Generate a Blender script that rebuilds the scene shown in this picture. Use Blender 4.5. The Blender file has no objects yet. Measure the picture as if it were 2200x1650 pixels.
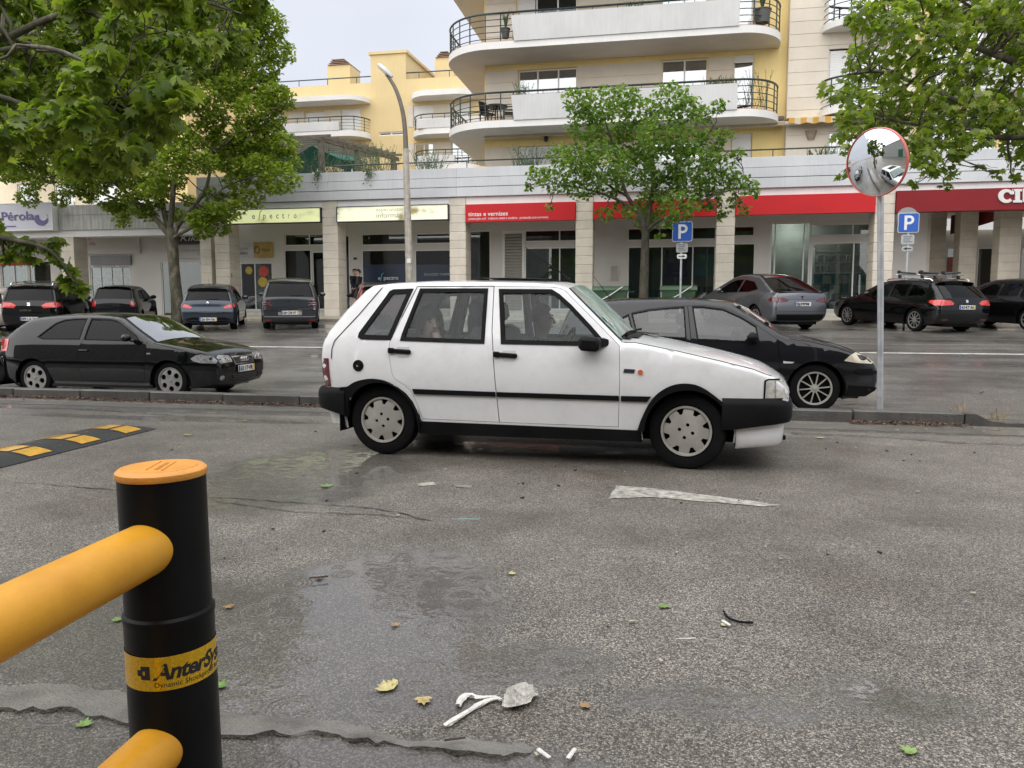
import bpy, bmesh, math, random
import numpy as np
from mathutils import Vector, Matrix, Euler, noise
from mathutils.geometry import delaunay_2d_cdt
from mathutils.bvhtree import BVHTree
random.seed(7)
RNG = np.random.default_rng(7)
SC = bpy.context.scene
COL = SC.collection
PI = math.pi
R = math.radians
# ---------------------------------------------------------------- camera
CAM_H, CAM_YAW, CAM_PITCH, CAM_F = 1.15, R(11.0), math.atan(159 / 1652), 1652.0
cam_data = bpy.data.cameras.new("camera")
cam_data.lens = CAM_F / 2200 * 36
cam_data.sensor_width = 36
cam_data.clip_start = 0.05
cam_data.clip_end = 2000
cam = bpy.data.objects.new("camera", cam_data)
cam.location = (0, 0, CAM_H)
cam.rotation_euler = (PI / 2 - CAM_PITCH, 0, CAM_YAW)
COL.objects.link(cam)
SC.camera = cam
# ---------------------------------------------------------------- sky and sun (overcast, light rain)
SUN_EL, SUN_AZ = R(52), R(200)
world = bpy.data.worlds.new("World")
SC.world = world
world.use_nodes = True
_nt = world.node_tree
_nt.nodes.clear()
_out = _nt.nodes.new("ShaderNodeOutputWorld")
_bg = _nt.nodes.new("ShaderNodeBackground")
_sky = _nt.nodes.new("ShaderNodeTexSky")
_sky.sky_type = "NISHITA"
_sky.sun_disc = False
_sky.sun_elevation = SUN_EL
_sky.sun_rotation = SUN_AZ
_sky.air_density = 1.0
_sky.dust_density = 6.0
_tc = _nt.nodes.new("ShaderNodeTexCoord")
_sep = _nt.nodes.new("ShaderNodeSeparateXYZ")
_nt.links.new(_tc.outputs["Generated"], _sep.inputs[0])
_mr = _nt.nodes.new("ShaderNodeMapRange")          # a rain cloud deck is brightest overhead
_mr.inputs["From Min"].default_value = 0.0
_mr.inputs["From Max"].default_value = 1.0
_mr.inputs["To Min"].default_value = 4.7
_mr.inputs["To Max"].default_value = 8.4
_nt.links.new(_sep.outputs["Z"], _mr.inputs["Value"])
_nz = _nt.nodes.new("ShaderNodeTexNoise")
_nz.inputs["Scale"].default_value = 2.2
_nz.inputs["Detail"].default_value = 4
_map = _nt.nodes.new("ShaderNodeMapping")
_map.inputs["Scale"].default_value = (1, 1, 2.2)
_nt.links.new(_tc.outputs["Generated"], _map.inputs[0])
_nt.links.new(_map.outputs[0], _nz.inputs["Vector"])
_mr2 = _nt.nodes.new("ShaderNodeMapRange")
_mr2.inputs["From Min"].default_value = 0.3
_mr2.inputs["From Max"].default_value = 0.7
_mr2.inputs["To Min"].default_value = 0.93
_mr2.inputs["To Max"].default_value = 1.07
_nt.links.new(_nz.outputs["Fac"], _mr2.inputs["Value"])
_mul = _nt.nodes.new("ShaderNodeMath")
_mul.operation = "MULTIPLY"
_nt.links.new(_mr.outputs[0], _mul.inputs[0])
_nt.links.new(_mr2.outputs[0], _mul.inputs[1])
_cl = _nt.nodes.new("ShaderNodeVectorMath")
_cl.operation = "SCALE"
_cl.inputs[0].default_value = (0.925, 0.965, 1.07)
_nt.links.new(_mul.outputs[0], _cl.inputs["Scale"])
_mix = _nt.nodes.new("ShaderNodeMix")
_mix.data_type = "RGBA"
_mix.inputs[0].default_value = 0.93
_nt.links.new(_sky.outputs[0], _mix.inputs[6])
_nt.links.new(_cl.outputs[0], _mix.inputs[7])
_nt.links.new(_mix.outputs[2], _bg.inputs["Color"])
_bg.inputs["Strength"].default_value = 0.058
_nt.links.new(_bg.outputs[0], _out.inputs[0])
sun_data = bpy.data.lights.new("sun", "SUN")
sun_data.energy = 1.5
sun_data.angle = R(130)
sun_data.color = (1.0, 0.97, 0.92)
sun = bpy.data.objects.new("sun", sun_data)
sun.rotation_euler = (PI / 2 - SUN_EL, 0, R(-22))
sun.location = (0, 0, 40)
COL.objects.link(sun)
SC.view_settings.view_transform = "Standard"
SC.view_settings.look = "None"
SC.view_settings.gamma = 1
SC.view_settings.exposure = 1.45
SC.view_settings.use_curve_mapping = False
SC.render.engine = "CYCLES"
SC.cycles.max_bounces = 8
SC.cycles.transparent_max_bounces = 16
SC.cycles.caustics_reflective = False
SC.cycles.caustics_refractive = False
# ---------------------------------------------------------------- pixel rays of the photograph, to measure places
_cr = np.array([math.cos(CAM_YAW), math.sin(CAM_YAW), 0])
_cf0 = np.array([-math.sin(CAM_YAW), math.cos(CAM_YAW), 0])
_cf = math.cos(CAM_PITCH) * _cf0 - math.sin(CAM_PITCH) * np.array([0, 0, 1.0])
_cu = math.sin(CAM_PITCH) * _cf0 + math.cos(CAM_PITCH) * np.array([0, 0, 1.0])
CAMP = np.array([0, 0, CAM_H])
def ray(px, py):
 return _cf + (px - 1100) / CAM_F * _cr - (py - 825) / CAM_F * _cu
def onz(px, py, z=0.0):
 d = ray(px, py)
 return CAMP + (z - CAM_H) / d[2] * d
def ony(px, py, y):
 d = ray(px, py)
 return CAMP + y / d[1] * d
_GP = [(-200, -0.0), (8.66, 0.0), (8.75, -0.12), (10.0, -0.14), (11.2, -0.31), (13.2, -0.31), (16, -0.10), (19.0, 0.17), (22.6, 0.52),
  (26.8, 0.72), (27.2, 0.74), (300, 0.74)]
def gz(y):
 return float(np.interp(y, [a for a, b in _GP], [b for a, b in _GP]))
def ong(px, py):
 d = ray(px, py)
 t = 1.0
 for t in np.arange(3, 60, 0.02):
  p = CAMP + t * d
  if p[2] <= gz(p[1]):
   return p
 return p
# ---------------------------------------------------------------- objects
TM = {}
def tag(o, label=None, cat=None, group=None, kind=None):
 if label:
  o["label"] = label
 if cat:
  o["category"] = cat
 if group:
  o["group"] = group
 if kind:
  o["kind"] = kind
 return o
def empty(name, loc=(0, 0, 0), rz=0, label=None, cat=None, group=None, rot=None):
 o = bpy.data.objects.new(name, None)
 o.empty_display_size = 0.2
 o.location = loc
 o.rotation_euler = rot if rot else (0, 0, rz)
 COL.objects.link(o)
 TM[o.name] = Matrix.Translation(Vector(loc)) @ Euler(o.rotation_euler).to_matrix().to_4x4()
 return tag(o, label, cat, group)
def link(name, mesh, parent=None, loc=None, rot=None, scale=None):
 o = bpy.data.objects.new(name, mesh)
 if loc is not None:
  o.location = loc
 if rot is not None:
  o.rotation_euler = rot
 if scale is not None:
  o.scale = scale
 if parent is not None:
  o.parent = parent
 COL.objects.link(o)
 return o
def copy_tree(o, parent=None):
 c = o.copy()
 COL.objects.link(c)
 if parent is not None:
  c.parent = parent
 for ch in list(o.children):
  copy_tree(ch, c)
 return c
class MB:
 """collects faces for ONE mesh"""
 def __init__(s):
  s.v, s.f, s.m = [], [], []
 def add(s, verts, faces, mi=0):
  b = len(s.v)
  s.v.extend([tuple(map(float, p)) for p in verts])
  s.f.extend([tuple(b + i for i in f) for f in faces])
  s.m.extend([mi] * len(faces))
  return s
 def box(s, c, d, mi=0, rz=0.0, bev=0.0, rot=None):
  hx, hy, hz = d[0] / 2, d[1] / 2, d[2] / 2
  if bev <= 0:
   vs = [(sx * hx, sy * hy, sz * hz) for sz in (-1, 1) for sx, sy in ((-1, -1), (1, -1), (1, 1), (-1, 1))]
   fs = [(3, 2, 1, 0), (4, 5, 6, 7), (0, 1, 5, 4), (1, 2, 6, 5), (2, 3, 7, 6), (3, 0, 4, 7)]
  else:
   b = min(bev, hx * 0.95, hy * 0.95, hz * 0.95)
   vs, fs = [], []
   for z, k in ((-hz, b), (-hz + b, 0), (hz - b, 0), (hz, b)):
    for sx, sy in ((-1, -1), (1, -1), (1, 1), (-1, 1)):
     x, y = sx * (hx - k), sy * (hy - k)
     if sx * sy > 0:
      vs += [(x, y - sy * (b if k == 0 else 0.001), z), (x - sx * (b if k == 0 else 0.001), y, z)]
     else:
      vs += [(x - sx * (b if k == 0 else 0.001), y, z), (x, y - sy * (b if k == 0 else 0.001), z)]
   for r in range(3):
    for i in range(8):
     j = (i + 1) % 8
     fs.append((r * 8 + i, r * 8 + j, r * 8 + 8 + j, r * 8 + 8 + i))
   fs += [tuple(range(7, -1, -1)), tuple(range(24, 32))]
  M = Matrix.Rotation(rz, 3, "Z") if rot is None else Euler(rot).to_matrix()
  return s.add([Vector(c) + M @ Vector(p) for p in vs], fs, mi)
 def box2(s, a, b, mi=0, bev=0.0):
  return s.box([(a[i] + b[i]) / 2 for i in range(3)], [abs(b[i] - a[i]) for i in range(3)], mi, bev=bev)
 def tube(s, path, rad, n=8, mi=0, caps=True, closed=False):
  path = [Vector(p) for p in path]
  k = len(path)
  rad = [float(q) for q in rad] if hasattr(rad, "__len__") else [float(rad)] * k
  vs, fs = [], []
  up = None
  for i in range(k):
   if closed:
    t = path[(i + 1) % k] - path[i - 1]
   else:
    t = path[min(i + 1, k - 1)] - path[max(i - 1, 0)]
   t.normalize()
   if up is None:
    up = Vector((0, 0, 1)) if abs(t.z) < 0.9 else Vector((1, 0, 0))
   a = t.cross(up)
   if a.length < 1e-4:
    a = t.orthogonal()
   a.normalize()
   b = a.cross(t)
   up = b
   for j in range(n):
    an = 2 * PI * j / n
    vs.append(path[i] + rad[i] * (math.cos(an) * a + math.sin(an) * b))
  for i in range(k if closed else k - 1):
   i2 = (i + 1) % k
   for j in range(n):
    j2 = (j + 1) % n
    fs.append((i * n + j, i2 * n + j, i2 * n + j2, i * n + j2))
  if caps and not closed:
   fs += [tuple(range(n)), tuple(range(k * n - 1, k * n - n - 1, -1))]
  return s.add(vs, fs, mi)
 def lathe(s, prof, n=24, mi=0, c=(0, 0, 0), axis="z", cap=False):
  """prof: (radius, height) points"""
  vs, fs = [], []
  for r_, h in prof:
   for j in range(n):
    a = 2 * PI * j / n
    x, y = r_ * math.cos(a), r_ * math.sin(a)
    p = (x, y, h) if axis == "z" else ((x, -h, y) if axis == "y" else (h, x, y))
    vs.append((c[0] + p[0], c[1] + p[1], c[2] + p[2]))
  for i in range(len(prof) - 1):
   for j in range(n):
    j2 = (j + 1) % n
    fs.append((i * n + j, i * n + j2, (i + 1) * n + j2, (i + 1) * n + j))
  if cap:
   fs += [tuple(range(n - 1, -1, -1)), tuple(range((len(prof) - 1) * n, len(prof) * n))]
  return s.add(vs, fs, mi)
 def sphere(s, c, r_, nu=12, nv=8, mi=0, sc=(1, 1, 1)):
  vs, fs = [], []
  for i in range(nv + 1):
   th = PI * i / nv
   for j in range(nu):
    a = 2 * PI * j / nu
    vs.append((c[0] + r_ * sc[0] * math.sin(th) * math.cos(a), c[1] + r_ * sc[1] * math.sin(th) * math.sin(a), c[2] + r_ * sc[2] * math.cos(th)))
  for i in range(nv):
   for j in range(nu):
    j2 = (j + 1) % nu
    fs.append((i * nu + j, (i + 1) * nu + j, (i + 1) * nu + j2, i * nu + j2))
  return s.add(vs, fs, mi)
 def prism(s, poly, h0, h1, fn=None, mi=0):
  """extrude a 2D polygon between two heights; fn maps (u,v,h) to a point"""
  fn = fn or (lambda u, v, h: (u, v, h))
  n = len(poly)
  vs = [fn(p[0], p[1], h0) for p in poly] + [fn(p[0], p[1], h1) for p in poly]
  fs = [tuple(range(n - 1, -1, -1)), tuple(range(n, 2 * n))] + [(i, (i + 1) % n, n + (i + 1) % n, n + i) for i in range(n)]
  return s.add(vs, fs, mi)
 def build(s, name, mats, parent=None, smooth=35, world=False, loc=None, rot=None):
  me = bpy.data.meshes.new(name)
  vs = s.v
  if world and parent is not None:
   inv = TM[parent.name].inverted()
   vs = [inv @ Vector(p) for p in vs]
  elif parent is None and loc is None and vs:      # own origin at the base of the thing
   a = np.array(vs)
   o0 = np.array([(a[:, 0].min() + a[:, 0].max()) / 2, (a[:, 1].min() + a[:, 1].max()) / 2, a[:, 2].min()])
   vs = (a - o0).tolist()
   loc = tuple(o0)
  me.from_pydata(vs, [], s.f)
  mats = mats if isinstance(mats, (list, tuple)) else [mats]
  for m in mats:
   me.materials.append(m)
  if len(mats) > 1:
   me.polygons.foreach_set("material_index", s.m)
  if smooth:
   me.polygons.foreach_set("use_smooth", [True] * len(me.polygons))
   me.set_sharp_from_angle(angle=R(smooth))
  me.update()
  return link(name, me, parent, loc, rot)
def pts_in_poly(P, poly):
 P = np.asarray(P, float)
 poly = np.asarray(poly, float)
 x, y = P[:, 0], P[:, 1]
 ins = np.zeros(len(P), bool)
 x1, y1 = poly[:, 0], poly[:, 1]
 x2, y2 = np.roll(x1, -1), np.roll(y1, -1)
 for a, b, c, d in zip(x1, y1, x2, y2):
  if b == d:
   continue
  m = (b > y) != (d > y)
  ins ^= m & (x < (c - a) * (y - b) / (d - b) + a)
 return ins
def cdt(outer, holes=(), grid=None, extra=()):
 vs, es = [], []
 for lp in [outer] + list(holes):
  b = len(vs)
  n = len(lp)
  vs += [Vector((float(p[0]), float(p[1]))) for p in lp]
  es += [(b + i, b + (i + 1) % n) for i in range(n)]
 o = np.array(outer, float)
 if grid:
  gx, gy = np.meshgrid(np.arange(o[:, 0].min() + grid * 0.51, o[:, 0].max(), grid), np.arange(o[:, 1].min() + grid * 0.47, o[:, 1].max(), grid))
  P = np.column_stack([gx.ravel(), gy.ravel()])
  k = pts_in_poly(P, outer)
  for h in holes:
   k &= ~pts_in_poly(P, h)
  vs += [Vector(p) for p in P[k]]
 if len(extra):
  E = np.array(extra, float)
  k = pts_in_poly(E, outer)
  vs += [Vector(p) for p in E[k]]
 ov, oe, of, *_ = delaunay_2d_cdt(vs, es, [], 0, 1e-6)
 V = np.array([[p.x, p.y] for p in ov])
 Fc = np.array([f for f in of if len(f) == 3])
 c = V[Fc].mean(axis=1)
 k = pts_in_poly(c, outer)
 for h in holes:
  k &= ~pts_in_poly(c, h)
 Fc = Fc[k]
 a, b, d = V[Fc[:, 0]], V[Fc[:, 1]], V[Fc[:, 2]]
 cr = (b[:, 0] - a[:, 0]) * (d[:, 1] - a[:, 1]) - (b[:, 1] - a[:, 1]) * (d[:, 0] - a[:, 0])
 Fc[cr < 0] = Fc[cr < 0][:, ::-1]
 return V, Fc.tolist()
def shell(mb, V, Fc, fn, fn_in=None, mi=0, flip=False):
 """map a flat triangulation to space; fn_in gives the inner rim of its open edges"""
 b = len(mb.v)
 fs = [f[::-1] for f in Fc] if flip else Fc
 mb.add([fn(p[0], p[1]) for p in V], fs, mi)
 if fn_in:
  cnt = {}
  for f in fs:
   for i in range(3):
    e = (f[i], f[(i + 1) % 3])
    cnt[e] = 1
  bd = [e for e in cnt if (e[1], e[0]) not in cnt]
  ids = {}
  vs = []
  for e in bd:
   for i in e:
    if i not in ids:
     ids[i] = len(vs)
     vs.append(fn_in(V[i][0], V[i][1]))
  o = len(mb.v)
  mb.v.extend([tuple(map(float, p)) for p in vs])
  for a, c in bd:
   mb.f.append((b + c, b + a, o + ids[a], o + ids[c]))
   mb.m.append(mi)
 return mb
def offset_poly(poly, d):
 """move every edge of a polygon outwards by d"""
 P = np.array(poly, float)
 n = len(P)
 area = 0.5 * np.sum(P[:, 0] * np.roll(P[:, 1], -1) - np.roll(P[:, 0], -1) * P[:, 1])
 sg = 1 if area > 0 else -1
 out = []
 for i in range(n):
  a, b, c = P[i - 1], P[i], P[(i + 1) % n]
  e1, e2 = b - a, c - b
  e1, e2 = e1 / (np.linalg.norm(e1) + 1e-9), e2 / (np.linalg.norm(e2) + 1e-9)
  n1, n2 = np.array([e1[1], -e1[0]]) * sg, np.array([e2[1], -e2[0]]) * sg
  m = n1 + n2
  L = np.linalg.norm(m)
  m = m / L if L > 1e-6 else n1
  k = max(0.45, float(m @ n1))
  out.append(tuple(b + m * d / k))
 return out
def densify(pts, step, closed=False):
 P = [np.array(p, float) for p in pts]
 out = []
 n = len(P)
 for i in range(n if closed else n - 1):
  a, b = P[i], P[(i + 1) % n]
  k = max(1, int(math.ceil(np.linalg.norm(b[:2] - a[:2]) / step)))
  out += [a + (b - a) * j / k for j in range(k)]
 if not closed:
  out.append(P[-1])
 return [tuple(p) for p in out]
def chaikin(pts, it=1, closed=True):
 P = [np.array(p, float) for p in pts]
 for _ in range(it):
  Q = []
  n = len(P)
  if not closed:
   Q.append(P[0])
  for i in range(n if closed else n - 1):
   a, b = P[i], P[(i + 1) % n]
   Q += [a * 0.75 + b * 0.25, a * 0.25 + b * 0.75]
  if not closed:
   Q.append(P[-1])
  P = Q
 return [tuple(p) for p in P]
def round_rect(w, h, r_, n=4, cx=0, cy=0):
 out = []
 for sx, sy, a0 in ((1, -1, -90), (1, 1, 0), (-1, 1, 90), (-1, -1, 180)):
  for i in range(n + 1):
   a = R(a0 + 90 * i / n)
   out.append((cx + sx * (w / 2 - r_) + r_ * math.cos(a), cy + sy * (h / 2 - r_) + r_ * math.sin(a)))
 return out
def circle(r_, n=16, cx=0, cy=0, ry=None):
 return [(cx + r_ * math.cos(2 * PI * i / n), cy + (ry or r_) * math.sin(2 * PI * i / n)) for i in range(n)]
# ---------------------------------------------------------------- lettering
_TXT = {}
def text2d(s, size=1.0, align="LEFT", shear=0.0, offset=0.0, space=1.0):
 """flat lettering as (verts, faces) in the xy plane"""
 key = (s, size, align, shear, offset, space)
 if key in _TXT:
  return _TXT[key]
 cu = bpy.data.curves.new("lettering", "FONT")
 cu.body = s
 cu.size = size
 cu.align_x = align
 cu.shear = shear
 cu.offset = offset
 cu.space_character = space
 cu.resolution_u = 3
 ob = bpy.data.objects.new("lettering", cu)
 COL.objects.link(ob)
 dg = bpy.context.evaluated_depsgraph_get()
 me = bpy.data.meshes.new_from_object(ob.evaluated_get(dg))
 V = [tuple(v.co) for v in me.vertices]
 Fc = [tuple(p.vertices) for p in me.polygons]
 bpy.data.objects.remove(ob)
 bpy.data.curves.remove(cu)
 bpy.data.meshes.remove(me)
 _TXT[key] = (V, Fc)
 return V, Fc
def text_on(mb, s, size, fn, mi=0, **k):
 """lettering mapped by fn(u, v)"""
 V, Fc = text2d(s, size, **k)
 mb.add([fn(p[0], p[1]) for p in V], Fc, mi)
 return mb
# ---------------------------------------------------------------- materials
def newmat(name):
 m = bpy.data.materials.new(name)
 m.use_nodes = True
 nt = m.node_tree
 nt.nodes.clear()
 out = nt.nodes.new("ShaderNodeOutputMaterial")
 return m, nt, out
def nd(nt, kind, **kw):
 n = nt.nodes.new("ShaderNode" + kind)
 for k, v in kw.items():
  if k.startswith("i_"):
   n.inputs[k[2:].replace("_", " ")].default_value = v
  else:
   setattr(n, k, v)
 return n
def ramp(nt, fac, stops):
 n = nt.nodes.new("ShaderNodeValToRGB")
 e = n.color_ramp.elements
 while len(e) < len(stops):
  e.new(0.5)
 for i, (p, c) in enumerate(stops):
  e[i].position = p
  e[i].color = c if len(c) == 4 else (*c, 1)
 nt.links.new(fac, n.inputs[0])
 return n.outputs[0]
def mixc(nt, fac, a, b, blend="MIX"):
 n = nt.nodes.new("ShaderNodeMix")
 n.data_type = "RGBA"
 n.blend_type = blend
 for sock, v in ((0, fac), (6, a), (7, b)):
  if isinstance(v, (int, float)):
   n.inputs[sock].default_value = v
  elif isinstance(v, (tuple, list)):
   n.inputs[sock].default_value = (*v, 1) if len(v) == 3 else v
  else:
   nt.links.new(v, n.inputs[sock])
 return n.outputs[2]
def mth(nt, op, a, b=None, c=None, clamp=False):
 n = nt.nodes.new("ShaderNodeMath")
 n.operation = op
 n.use_clamp = clamp
 for i, v in enumerate((a, b, c)):
  if v is None:
   continue
  if isinstance(v, (int, float)):
   n.inputs[i].default_value = v
  else:
   nt.links.new(v, n.inputs[i])
 return n.outputs[0]
def wpos(nt, scale=None):
 g = nt.nodes.new("ShaderNodeNewGeometry")
 if scale is None:
  return g.outputs["Position"]
 m = nt.nodes.new("ShaderNodeMapping")
 m.inputs["Scale"].default_value = scale
 nt.links.new(g.outputs["Position"], m.inputs[0])
 return m.outputs[0]
def nzt(nt, vec, scale, detail=4, rough=0.55):
 n = nt.nodes.new("ShaderNodeTexNoise")
 n.inputs["Scale"].default_value = scale
 n.inputs["Detail"].default_value = detail
 n.inputs["Roughness"].default_value = rough
 nt.links.new(vec, n.inputs["Vector"])
 return n.outputs["Fac"]
_MATS = {}
def mat(name, col, rough=0.6, var=0.12, scale=3.0, bump=0.0, bscale=40.0, metal=0.0, coat=0.0, spec=0.5, streak=0.0, rand=0.0, coat_rough=0.04, emis=0.0):
 """a plain surface with grain, uneven colour, optional rain streaks and per-piece tint"""
 if name in _MATS:
  return _MATS[name]
 m, nt, out = newmat(name)
 b = nd(nt, "BsdfPrincipled")
 p = wpos(nt)
 f = nzt(nt, p, scale, 5)
 c0 = tuple(c * (1 - var) for c in col)
 c1 = tuple(min(1, c * (1 + var)) for c in col)
 c = ramp(nt, f, [(0.3, c0), (0.7, c1)])
 if streak > 0:
  s = nzt(nt, wpos(nt, (5.0, 5.0, 0.25)), 3.0, 5, 0.6)
  c = mixc(nt, mth(nt, "MULTIPLY", ramp(nt, s, [(0.42, (0, 0, 0)), (0.72, (1, 1, 1))]), streak), c, tuple(x * 0.45 for x in col))
 if rand > 0:
  oi = nd(nt, "ObjectInfo")
  v = mth(nt, "MULTIPLY_ADD", oi.outputs["Random"], 2 * rand, 1 - rand)
  h = nd(nt, "HueSaturation")
  nt.links.new(v, h.inputs["Value"])
  nt.links.new(c, h.inputs["Color"])
  c = h.outputs[0]
 nt.links.new(c, b.inputs["Base Color"])
 r_ = mth(nt, "MULTIPLY_ADD", f, 0.3 * rough, rough * 0.85, clamp=True)
 nt.links.new(r_, b.inputs["Roughness"])
 b.inputs["Metallic"].default_value = metal
 b.inputs["Specular IOR Level"].default_value = spec
 b.inputs["Coat Weight"].default_value = coat
 b.inputs["Coat Roughness"].default_value = coat_rough
 if emis:
  nt.links.new(c, b.inputs["Emission Color"])
  b.inputs["Emission Strength"].default_value = emis
 if bump > 0:
  bn = nd(nt, "Bump")
  bn.inputs["Strength"].default_value = bump
  bn.inputs["Distance"].default_value = 0.02
  nt.links.new(nzt(nt, p, bscale, 3), bn.inputs["Height"])
  nt.links.new(bn.outputs[0], b.inputs["Normal"])
 nt.links.new(b.outputs[0], out.inputs[0])
 _MATS[name] = m
 return m
def glass(name, tint=(0.5, 0.55, 0.55), refl=1.0, fog=0.0, fogcol=(0.55, 0.6, 0.62), rough=0.01, drops=0.0, base=0.0):
 """pane: tinted see-through plus fresnel mirror; fog is condensation, drops are rain beads"""
 if name in _MATS:
  return _MATS[name]
 m, nt, out = newmat(name)
 tr = nd(nt, "BsdfTransparent")
 tr.inputs[0].default_value = (*tint, 1)
 gl = nd(nt, "BsdfGlossy")
 gl.inputs["Color"].default_value = (1, 1, 1, 1)
 gl.inputs["Roughness"].default_value = rough
 fr = nd(nt, "Fresnel", i_IOR=1.52)
 fac = mth(nt, "MULTIPLY_ADD", fr.outputs[0], refl, base, clamp=True)
 p = wpos(nt)
 if drops > 0:
  vo = nd(nt, "TexVoronoi", i_Scale=95.0)
  nt.links.new(p, vo.inputs["Vector"])
  d = vo.outputs["Distance"]
  bn = nd(nt, "Bump", i_Strength=drops, i_Distance=0.004)
  nt.links.new(mth(nt, "SUBTRACT", 0.38, d, clamp=True), bn.inputs["Height"])
  nt.links.new(bn.outputs[0], gl.inputs["Normal"])
 mx = nd(nt, "MixShader")
 nt.links.new(fac, mx.inputs[0])
 nt.links.new(tr.outputs[0], mx.inputs[1])
 nt.links.new(gl.outputs[0], mx.inputs[2])
 res = mx.outputs[0]
 if fog > 0:
  df = nd(nt, "BsdfDiffuse")
  df.inputs[0].default_value = (*fogcol, 1)
  n1 = nzt(nt, p, 5.0, 5, 0.6)
  n2 = nzt(nt, p, 160.0, 2)
  f2 = mth(nt, "MULTIPLY", ramp(nt, n1, [(0.3, (0.35, 0.35, 0.35)), (0.7, (1, 1, 1))]), ramp(nt, n2, [(0.35, (0.5, 0.5, 0.5)), (0.62, (1, 1, 1))]))
  mx2 = nd(nt, "MixShader")
  nt.links.new(mth(nt, "MULTIPLY", f2, fog), mx2.inputs[0])
  nt.links.new(res, mx2.inputs[1])
  nt.links.new(df.outputs[0], mx2.inputs[2])
  res = mx2.outputs[0]
 nt.links.new(res, out.inputs[0])
 _MATS[name] = m
 return m
def paint(name, col, flake=0.0, rough=0.25, beads=0.35, dirt=0.0, coat=1.0, spec=0.15):
 """wet car paint: clear coat with rain beads on faces that look up"""
 if name in _MATS:
  return _MATS[name]
 m, nt, out = newmat(name)
 b = nd(nt, "BsdfPrincipled")
 p = wpos(nt)
 c = ramp(nt, nzt(nt, p, 2.5, 4), [(0.3, tuple(x * 0.95 for x in col)), (0.7, col)])
 if dirt > 0:
  g = nd(nt, "NewGeometry")
  d = nzt(nt, p, 9.0, 6, 0.65)
  c = mixc(nt, mth(nt, "MULTIPLY", ramp(nt, d, [(0.45, (0, 0, 0)), (0.8, (1, 1, 1))]), dirt), c, (0.30, 0.27, 0.22))
 nt.links.new(c, b.inputs["Base Color"])
 b.inputs["Metallic"].default_value = flake
 b.inputs["Roughness"].default_value = rough
 b.inputs["Coat Weight"].default_value = coat
 b.inputs["Coat Roughness"].default_value = 0.03
 b.inputs["Coat IOR"].default_value = 1.5
 b.inputs["Specular IOR Level"].default_value = spec
 vo = nd(nt, "TexVoronoi", i_Scale=70.0)
 nt.links.new(p, vo.inputs["Vector"])
 g = nd(nt, "NewGeometry")
 sx = nd(nt, "SeparateXYZ")
 nt.links.new(g.outputs["Normal"], sx.inputs[0])
 upf = ramp(nt, sx.outputs["Z"], [(0.15, (0.02, 0.02, 0.02)), (0.7, (1, 1, 1))])
 bn = nd(nt, "Bump", i_Strength=beads, i_Distance=0.004)
 nt.links.new(mth(nt, "MULTIPLY", mth(nt, "SUBTRACT", 0.4, vo.outputs["Distance"], clamp=True), upf), bn.inputs["Height"])
 nt.links.new(bn.outputs[0], b.inputs["Coat Normal"])
 nt.links.new(b.outputs[0], out.inputs[0])
 _MATS[name] = m
 return m
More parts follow.
